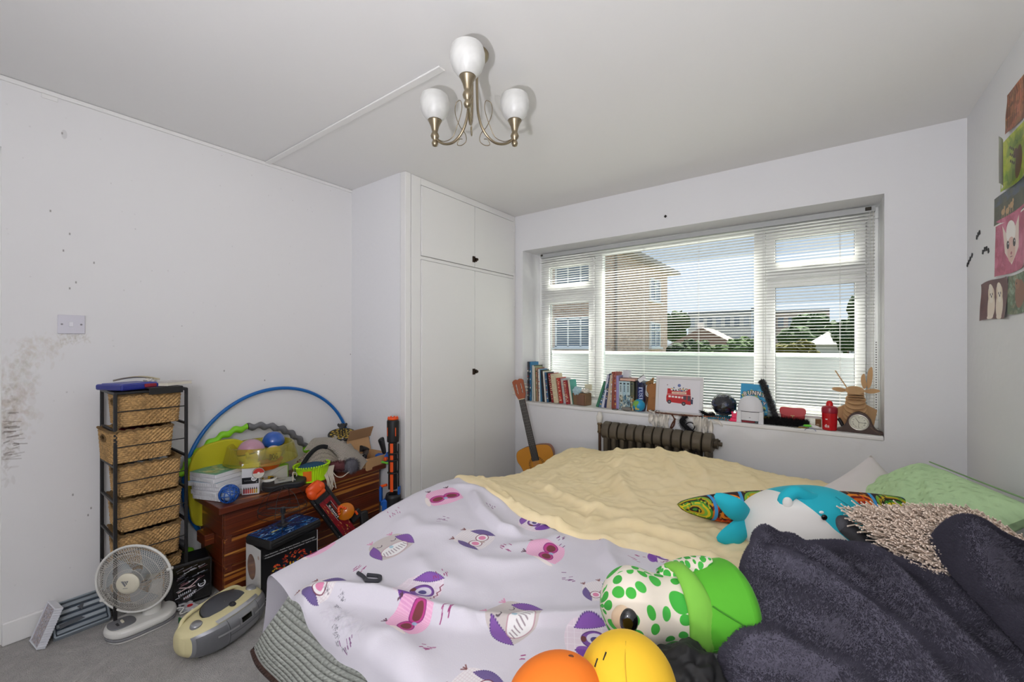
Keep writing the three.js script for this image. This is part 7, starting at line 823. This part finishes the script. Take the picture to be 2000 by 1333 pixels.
  mk('dome', grid(40, 24, (u, v) => { const a = u * 6.283, r3 = .068 * Math.pow(1 - Math.pow(v, 2.6), .5) + .002, q = 1 - .02; return [r3 * Math.cos(a) * 1.02, .074 + .098 * v, r3 * Math.sin(a) * .62]; }, [1, 1], true), wp, s); mk('seam', tor(.0685, .0022, 0, .072, 0, Math.PI / 2, 0, 0, 50).scale(1.02, 1, .62), dark, s); mk('lower_shell', grid(40, 8, (u, v) => { const a = u * 6.283, r3 = .0685; return [r3 * Math.cos(a) * (1.02 + .05 * (1 - v)), .016 + .055 * v, r3 * Math.sin(a) * .62]; }, [1, 1], true), wp, s); for (const x of [-.062, .062]) mk('foot', T(ext([[-.012, 0], [.012, 0], [.010, .07], [-.006, .07]], .05, .003), x, 0, -.018, 0, 0, 0), wp, s); mk('indicator', rb(.008, .003, .002, .001, .002, .036, .0455), dark, s); mk('red_base', rb(.075, .010, .03, .004, -.01, .006, .01), mat(0xa01c2c, { roughness: .4 }), s);
  const y = thing('yellow_toy', 'small yellow toy ball right of the white egg lamp', 'toy', [-.272, SY + .022, -3.105]); mk('ball', sp(.022), mat(0xe8c414, { roughness: .4 }), y); mk('spots', [sp(.005, -.004, .006, .020), sp(.005, .008, .004, .019), rb(.014, .003, .003, .001, .002, -.006, .0205)], dark, y);
  const boa = thing('feather_boa', 'speckled black feather boa leaning on the blind and trailing along the sill', 'boa', [0, 0, 0]), bk = mat(0x1d1d1f, { roughness: 1 });
  const up = mk('boa_strand', tube([[-.310, SY + .262, -3.185], [-.300, SY + .25, -3.178], [-.268, SY + .17, -3.155], [-.240, SY + .09, -3.13], [-.215, SY + .02, -3.10]], .012, 60, 8), bk, boa); nap(up, up.geometry, mat(0x4a4a4c, { roughness: 1 }), 2600, .012, .0011, 52, (p, f) => f.set(R() - .5, .3, R() - .5));
  const dn = mk('boa_strand', tube([[-.30, SY + .012, -3.085], [-.24, SY + .018, -3.085], [-.17, SY + .016, -3.088], [-.10, SY + .014, -3.092], [-.05, SY + .013, -3.096]], .016, 50, 8), bk, boa); nap(dn, dn.geometry, mat(0x101012, { roughness: 1 }), 4200, .022, .0009, 53, (p, f) => f.set(R() - .5, .25, .4 * R()));
  const jar = one('glass_jar', T(lathe([[.001, 0], [.026, 0], [.030, .02], [.030, .11], [.024, .13], [.024, .14]], 28), -.255, SY, -3.195), phy(0xdfe6ea, { roughness: .08, transmission: .85, thickness: 0, ior: 1.3 }), 'pale clear jar behind the feather boa', 'jar');
  const p = thing('purse', 'small red leather purse with a metal clasp standing on the sill', 'purse', [-.134, SY + .0, -3.15], 0), rd = phy(0xb41a1e, { roughness: .32 });
  mk('pouch', rb(.124, .100, .032, .006, 0, .052, 0), rd, p); mk('flap', T(ext(smooth([[-.062, .0], [-.0625, .036], [0, .0385], [.0625, .036], [.062, .0], [.03, -.012], [0, -.014], [-.03, -.012]], 60), .003, .0015), 0, .067, .0165), phy(0xc02226, { roughness: .3 }), p); mk('top_seam', rb(.122, .004, .034, .002, 0, .101, 0), rd, p); mk('clasp', [rb(.022, .005, .004, .002, 0, .058, .0215), sp(.0036, 0, .05, .021, 1, 1, 1, 10)], mat(0xb8a070, { metalness: 1, roughness: .3 }), p);
  const cup = thing('sippy_cup', 'red plastic lidded drinking cup with a round knob on top', 'cup', [.048, SY, -3.085]); mk('body', lathe([[.001, 0], [.033, 0], [.0345, .004], [.0375, .095], [.0375, .102]], 40), phy(0xc0101c, { roughness: .25 }), cup); mk('lid_ring', lathe([[.0375, .100], [.0395, .104], [.039, .128], [.033, .138], [.018, .142]], 40), phy(0x9c1830, { roughness: .3 }), cup); mk('spout', lathe([[.019, .140], [.017, .146], [.0165, .158], [.010, .169], [.001, .171]], 30), phy(0xd01a20, { roughness: .2 }), cup); { const tt = tex(128, 128, (g) => { g.clearRect(0, 0, 128, 128); text(g, 'ds', 40, 98, 'bold 44px serif', '#f4e4e4', 'center'); g.fillStyle = '#f0dede'; g.fillRect(26, 22, 22, 10); }, { clamp: true }); mk('print', grid(14, 2, (u, v) => { const a = -1.9 + u * 1.7, r3 = lerp(.0352, .0377, v) + .0004; return [r3 * Math.sin(a + 1.0), .01 + .07 * v, r3 * Math.cos(a + 1.0), u, v]; }), mat(0xffffff, { map: tt, transparent: true, alphaTest: .4 }), cup); }
  const w = thing('strap_watch', 'black strap and small brown box behind the red cup', 'watch', [.10, SY, -3.135]); mk('strap', tube([[-.01, .065, 0], [.002, .045, .004], [.012, .02, .006], [.022, .008, .006], [.03, .018, .004]], .009, 20, 8), black, w); const bx2 = one('brown_box', T(rb(.03, .045, .03, .003), -.005, SY + .023, -3.165), mat(0x7a5630, { roughness: .7 }), 'little brown box left behind the red cup', 'box');
  const cl = thing('mantel_clock', 'dark brown wooden mantel clock with a round cream dial', 'clock', [.182, SY, -3.088], -.10), dw = mat(0x3a1f10, { roughness: .35 });
  mk('case', ext(smooth([[-.098, .001], [-.098, .008], [-.075, .018], [-.056, .045], [-.045, .080], [-.024, .104], [0, .112], [.024, .104], [.045, .080], [.056, .045], [.075, .018], [.098, .008], [.098, .001], [.05, .0], [-.05, .0]], 110), .042, .003, { bevelSegments: 3 }).translate(0, .003, -.024), dw, cl); mk('bezel', tor(.042, .0042, 0, .06, .0205, 0, 0, 0, 50), mat(0xc8c4ba, { metalness: .8, roughness: .25 }), cl);
  const dial = tex(256, 256, (g) => { g.fillStyle = '#d8d6c4'; g.fillRect(0, 0, 256, 256); for (let i = 0; i < 60; i++) { g.save(); g.translate(128, 128); g.rotate(i * Math.PI / 30); g.fillStyle = '#3a3830'; g.fillRect(-1, -114, 2, i % 5 ? 6 : 12); g.restore(); } ['XII', 'I', 'II', 'III', 'IIII', 'V', 'VI', 'VII', 'VIII', 'IX', 'X', 'XI'].forEach((s2, i) => { const a = i * Math.PI / 6; text(g, s2, 128 + 84 * Math.sin(a), 128 - 84 * Math.cos(a), 'bold 22px serif', '#4a4838', 'center', a); }); }, { clamp: true });
  mk('dial', T(new THREE.CircleGeometry(.041, 44), 0, .06, .0215), mat(0xffffff, { map: dial, roughness: .4 }), cl); mk('clock_hand', bar([0, .06, .023], [-.012, .079, .023], .0011), black, cl); mk('clock_hand', bar([0, .06, .0236], [.033, .058, .0236], .0009), black, cl); mk('clock_hand', bar([0, .06, .0242], [-.002, .036, .0242], .0006), black, cl); mk('end_stud', sp(.004, .088, .006, .021, 1, 1, .6, 10), mat(0x6a5a40, { metalness: .6 }), cl); mk('inlay_line', tube([[.050, .040, .0215], [.062, .026, .0215], [.08, .014, .0215]], .0008, 14, 5), mat(0x8a6a50), cl);
  const d = thing('paper_deer_head', 'tan cardboard deer head model built of slotted discs behind the clock', 'ornament', [.168, SY, -3.135]), kr = mat(0xc79f72, { roughness: .85 });
  mk('back_plate', T(ext([[-.075, .02], [-.09, .115], [-.05, .14], [.05, .145], [.095, .118], [.075, 0], [-.03, -.0]], .004, .001), .005, .002, -.055, -.05), kr, d);
  const disc = (w2, h2, y2, z2, tilt) => T(ext(smooth([[-w2, 0], [-w2 * .72, -h2 * .75], [0, -h2], [w2 * .72, -h2 * .75], [w2, 0], [w2 * .72, h2 * .7], [0, h2 * .85], [-w2 * .72, h2 * .7]], 50), .0035, .0008), 0, y2, z2, tilt);
  for (const q of [[.056, .046, .085, -.012, -.75], [.054, .046, .108, -.004, -.78], [.050, .044, .132, .002, -.82], [.047, .042, .156, .008, -.86], [.045, .040, .182, .014, -.92]]) mk('slotted_disc', disc(...q), kr, d);
  for (const x of [-.018, 0, .018]) mk('rib', rb(.0035, .15, .05, .001, x, .150, -.012, -.12), kr, d); for (const y2 of [.192, .206, .22]) mk('muzzle_slat', rb(.075, .0035, .05, .001, 0, y2, .025, .15), kr, d); mk('face_cap', T(cy(.040, .044, .006, 0, 0, 0, 0, 0, 0, 40), -.004, .238, .024, .45), kr, d); mk('face_hatch', Array.from({ length: 9 }, (_, i) => rb(.0012, .001, .055, .0004, -.03 + i * .0065, .2418 - 0, .024, .45)), mat(0xb48a5e), d);
  for (const s2 of [-1, 1]) { mk('ear', T(ext(smooth([[0, 0], [.03, .012], [.062, .008], [.07, 0], [.05, -.010], [.02, -.012]], 40), .003, .0008), s2 * .038, .232, -.005, 0, s2 < 0 ? Math.PI : 0, .06), kr, d); }
  mk('antler', T(ext(smooth([[0, 0], [-.012, .03], [-.010, .075], [0, .085], [.006, .05], [.012, .02]], 40), .003, .0008), .040, .245, -.02), kr, d); mk('antler', T(ext(smooth([[0, 0], [-.004, .04], [.004, .11], [.016, .125], [.02, .08], [.012, .02]], 40), .003, .0008), .058, .245, -.03), kr, d); mk('antler', bar([-.038, .246, .0], [-.092, .345, -.02], .0035), kr, d); 
  const pa = thing('paper_craft', 'folded white paper with a green plastic piece on the front of the sill', 'paper', [-.045, SY, -3.075], -.08); mk('paper', [grid(10, 6, (u, v) => [(u - .5) * .11, .004 + .016 * Math.sin(u * 3.14) * (1 - v) + .004 * v, (v - .5) * .045])], mat(0xe2e4e6, { roughness: .7 }), pa); mk('green_piece', T(sp(1, 0, 0, 0, .022, .007, .016, 20), -.012, .016, .012), mat(0x6fd83a, { roughness: .4 }), pa); mk('ochre_strip', rb(.05, .004, .01, .001, -.03, .003, .022), mat(0xb89040), pa);
  const ri = one('blue_hoop_ring', tor(.026, .0014, 0, 0, 0, .55, 0, 0, 40).scale(1, .8, 1), mat(0x2b3f8c, { roughness: .4 }), 'thin dark blue ring hanging over the sill edge below the paper', 'ring'); ri.position.set(-.043, SY - .008, -3.03);
  const pe = thing('key_chain', 'dark metal key chain lying on the edge of the sill', 'key chain', [-.150, SY, -3.052], -.35); mk('chain', Array.from({ length: 9 }, (_, i) => tor(.0042, .0012, -.03 + i * .0075, .0045, 0, i % 2 ? Math.PI / 2 : .3, 0, 0, 12)), mat(0x4a4a48, { metalness: .8, roughness: .4 }), pe); mk('key', [tor(.007, .0018, .042, .003, 0, Math.PI / 2, 0, 0, 16), rb(.02, .002, .004, .0006, .056, .003, 0)], mat(0x9a968a, { metalness: .9, roughness: .35 }), pe);
  const bm = thing('bead_heap', 'small heap of pale beads and trinkets between purse and cup', 'beads', [-.03, SY, -3.13]); mk('bead', Array.from({ length: 18 }, (_, i) => sp(.005, -.03 + .06 * ((i * 7) % 11) / 11, .005 + .005 * (i % 3), -.01 + .02 * ((i * 5) % 7) / 7, 1, 1, 1, 8)), mat(0xb8a68c, { roughness: .3, metalness: .3 }), bm);
}
// ---------------------------------------------------------------- right wall: animal pictures and stickers
{
  const X = XR - .0012;
  const poster = (label, z0, z1, y0, y1, draw, curl = .006, tilt = 0) => {                 // z0: left edge seen from the room, z1: right edge
    const t = thing('poster', label, 'poster', [X, (y0 + y1) / 2, (z0 + z1) / 2], 0, 'animal pictures on the right wall'), w = Math.abs(z1 - z0), h = y1 - y0, map = tex(256, Math.round(256 * h / w), draw, { clamp: true });
    t.rotation.x = tilt;
    const f = (o) => (u, v) => [-o - curl * (Math.pow(Math.abs(u * 2 - 1), 3) * .6 + Math.pow(Math.abs(v * 2 - 1), 4) * .5) * (.6 + .4 * Math.sin(u * 7 + v * 5)), (v - .5) * h + .004 * Math.sin(u * 5 + z0 * 9), (u - .5) * w * Math.sign(z1 - z0) + .003 * Math.sin(v * 6 + z0 * 5), u, v];
    mk('paper_sheet', grid(14, 12, f(.0012)), mat(0xffffff, { map, roughness: .45 }), t); return t;
  };
  const soft = (g, n, w, h, cols, seed, s = 26) => { const r = rng(seed); for (let i = 0; i < n; i++) { g.globalAlpha = .35; g.fillStyle = cols[i % cols.length]; g.beginPath(); g.ellipse(r() * w, r() * h, s * (.3 + r()), s * (.2 + .7 * r()), r() * 3, 0, 7); g.fill(); } g.globalAlpha = 1; };
  const E = (g, x, y, a, b, c, rot = 0) => { g.fillStyle = c; g.beginPath(); g.ellipse(x, y, a, b, rot, 0, 7); g.fill(); };
  poster('orange brown animal picture, highest of those on the right wall', -2.462, -2.20, 2.085, 2.235, (g, w, h) => { g.fillStyle = '#9a5a34'; g.fillRect(0, 0, w, h); soft(g, 160, w, h, ['#6a3418', '#c87a44', '#e09a78', '#4a2a18', '#d8806a', '#8a6a3a'], 4); g.strokeStyle = '#3c2212'; for (let i = 0; i < 12; i++) { g.lineWidth = 2; g.beginPath(); g.moveTo(i * 20, 0); g.lineTo(i * 16 + 20, h); g.stroke(); } }, .012, .02);
  poster('green and yellow nature picture with a curled corner, second from the top', -2.502, -2.25, 1.872, 2.068, (g, w, h) => { g.fillStyle = '#9fb02c'; g.fillRect(0, 0, w, h); soft(g, 120, w, h, ['#c8c83a', '#7a9a2a', '#b8c050', '#5a7a20'], 5, 40); E(g, 150, h * .62, 34, 60, '#7a5a3c', .3); E(g, 120, h * .4, 22, 18, '#7a5a3c'); for (let i = 0; i < 9; i++) E(g, 70 + (i % 3) * 16, h * .2 + i * 9, 7, 6, '#4a3c2a'); }, .016);
  poster('dark green picture of two tan animals playing on grass', -2.615, -2.26, 1.752, 1.872, (g, w, h) => { g.fillStyle = '#4a4c38'; g.fillRect(0, 0, w, h); g.fillStyle = '#4c5562'; g.fillRect(0, 0, w, h * .32); soft(g, 90, w, h, ['#55573c', '#3f4230', '#5c5c44'], 6, 18); for (const [x, y] of [[70, .62], [104, .66], [136, .55]]) { E(g, x, h * y, 15, 9, '#b89468'); E(g, x + 12, h * y - 10, 6, 6, '#b89468'); g.fillRect(x - 10, h * y, 4, 20); g.fillRect(x + 6, h * y, 4, 20); } g.fillStyle = '#e8e4e0'; g.fillRect(0, h - 5, w, 5); }, .004);
  poster('picture of a white kitten wrapped in a pink towel', -2.596, -2.28, 1.545, 1.772, (g, w, h) => { g.fillStyle = '#b4506c'; g.fillRect(0, 0, w, h); soft(g, 240, w, h, ['#9a3c58', '#c8688a', '#a84a68', '#d07c98'], 7, 22); g.fillStyle = '#e2cfc4'; g.beginPath(); g.moveTo(62, h * .12); g.lineTo(96, h * .3); g.lineTo(160, h * .3); g.lineTo(205, h * .1); g.lineTo(196, h * .62); g.lineTo(140, h * .86); g.lineTo(78, h * .62); g.fill(); E(g, 134, h * .3, 40, 36, '#efeae4'); E(g, 134, h * .6, 34, 40, '#d8b4a8'); for (const x of [106, 160]) { E(g, x, h * .5, 11, 13, '#1c1618'); E(g, x + 3, h * .48, 3, 3, '#fff'); } E(g, 134, h * .66, 7, 5, '#a8626a'); g.fillStyle = '#8a5c62'; g.fillRect(124, h * .71, 20, 3); }, .008);
  poster('picture of two white puppies on a brown background', -2.785, -2.455, 1.374, 1.538, (g, w, h) => { g.fillStyle = '#5c3029'; g.fillRect(0, 0, w, h); soft(g, 60, w, h, ['#6a3a30', '#502822'], 8, 40); for (const x of [96, 176]) { E(g, x, h * .66, 36, 46, '#e4d4c0'); E(g, x, h * .34, 26, 32, '#eadfce'); E(g, x - 22, h * .36, 9, 20, '#dccab0'); E(g, x + 22, h * .36, 9, 20, '#dccab0'); E(g, x - 9, h * .36, 3.5, 4, '#1c1414'); E(g, x + 11, h * .36, 3.5, 4, '#1c1414'); E(g, x + 1, h * .42, 5, 4, '#2a1a18'); E(g, x - 14, h * .94, 12, 7, '#e8dac8'); E(g, x + 14, h * .94, 12, 7, '#e8dac8'); } }, .012);
  poster('picture of a small brown animal among green leaves beside the puppies', -2.452, -2.20, 1.385, 1.532, (g, w, h) => { g.fillStyle = '#5c6c50'; g.fillRect(0, 0, w, h); soft(g, 200, w, h, ['#8fae94', '#4a5c40', '#b4c8b4', '#6a7c58', '#39462f', '#a08a6a'], 9, 16); E(g, 110, h * .5, 44, 54, '#8a5c44', .4); E(g, 90, h * .24, 22, 20, '#96684c'); E(g, 84, h * .22, 4, 4, '#1a1210'); }, .008);
  { const t = thing('curled_paper', 'white curled paper corner hanging in front of the green picture', 'paper', [X - .02, 1.955, -2.405]); mk('sheet', grid(8, 8, (u, v) => [-.03 * u * u - .012 * v, (v - .5) * .16, (u - .5) * .10 + .05 * v]), mat(0xcfcfd2, { roughness: .6 }), t); }
  const st = (label, pts) => { const t = thing('wall_sticker', label, 'sticker', [X, 0, 0]); mk('sticker_piece', pts.map(([z, y, a]) => rb(.002, .020, .014, .0008, -.001, y, z, a)), mat(0x1c1b1c, { roughness: .6 }), t); };
  st('short row of three dark square stickers, highest on the right wall', [[-2.868, 1.769, .3], [-2.848, 1.778, .1], [-2.828, 1.782, -.2]]); st('middle arc of four dark square stickers left of the kitten picture', [[-2.778, 1.684, .2], [-2.752, 1.692, .1], [-2.726, 1.690, -.1], [-2.70, 1.676, -.4]]); st('diagonal row of four dark square stickers nearest the window corner', [[-3.022, 1.664, .6], [-3.0, 1.674, .6], [-2.975, 1.686, .6], [-2.945, 1.698, .6]]);
}

renderer.render(scene, camera);
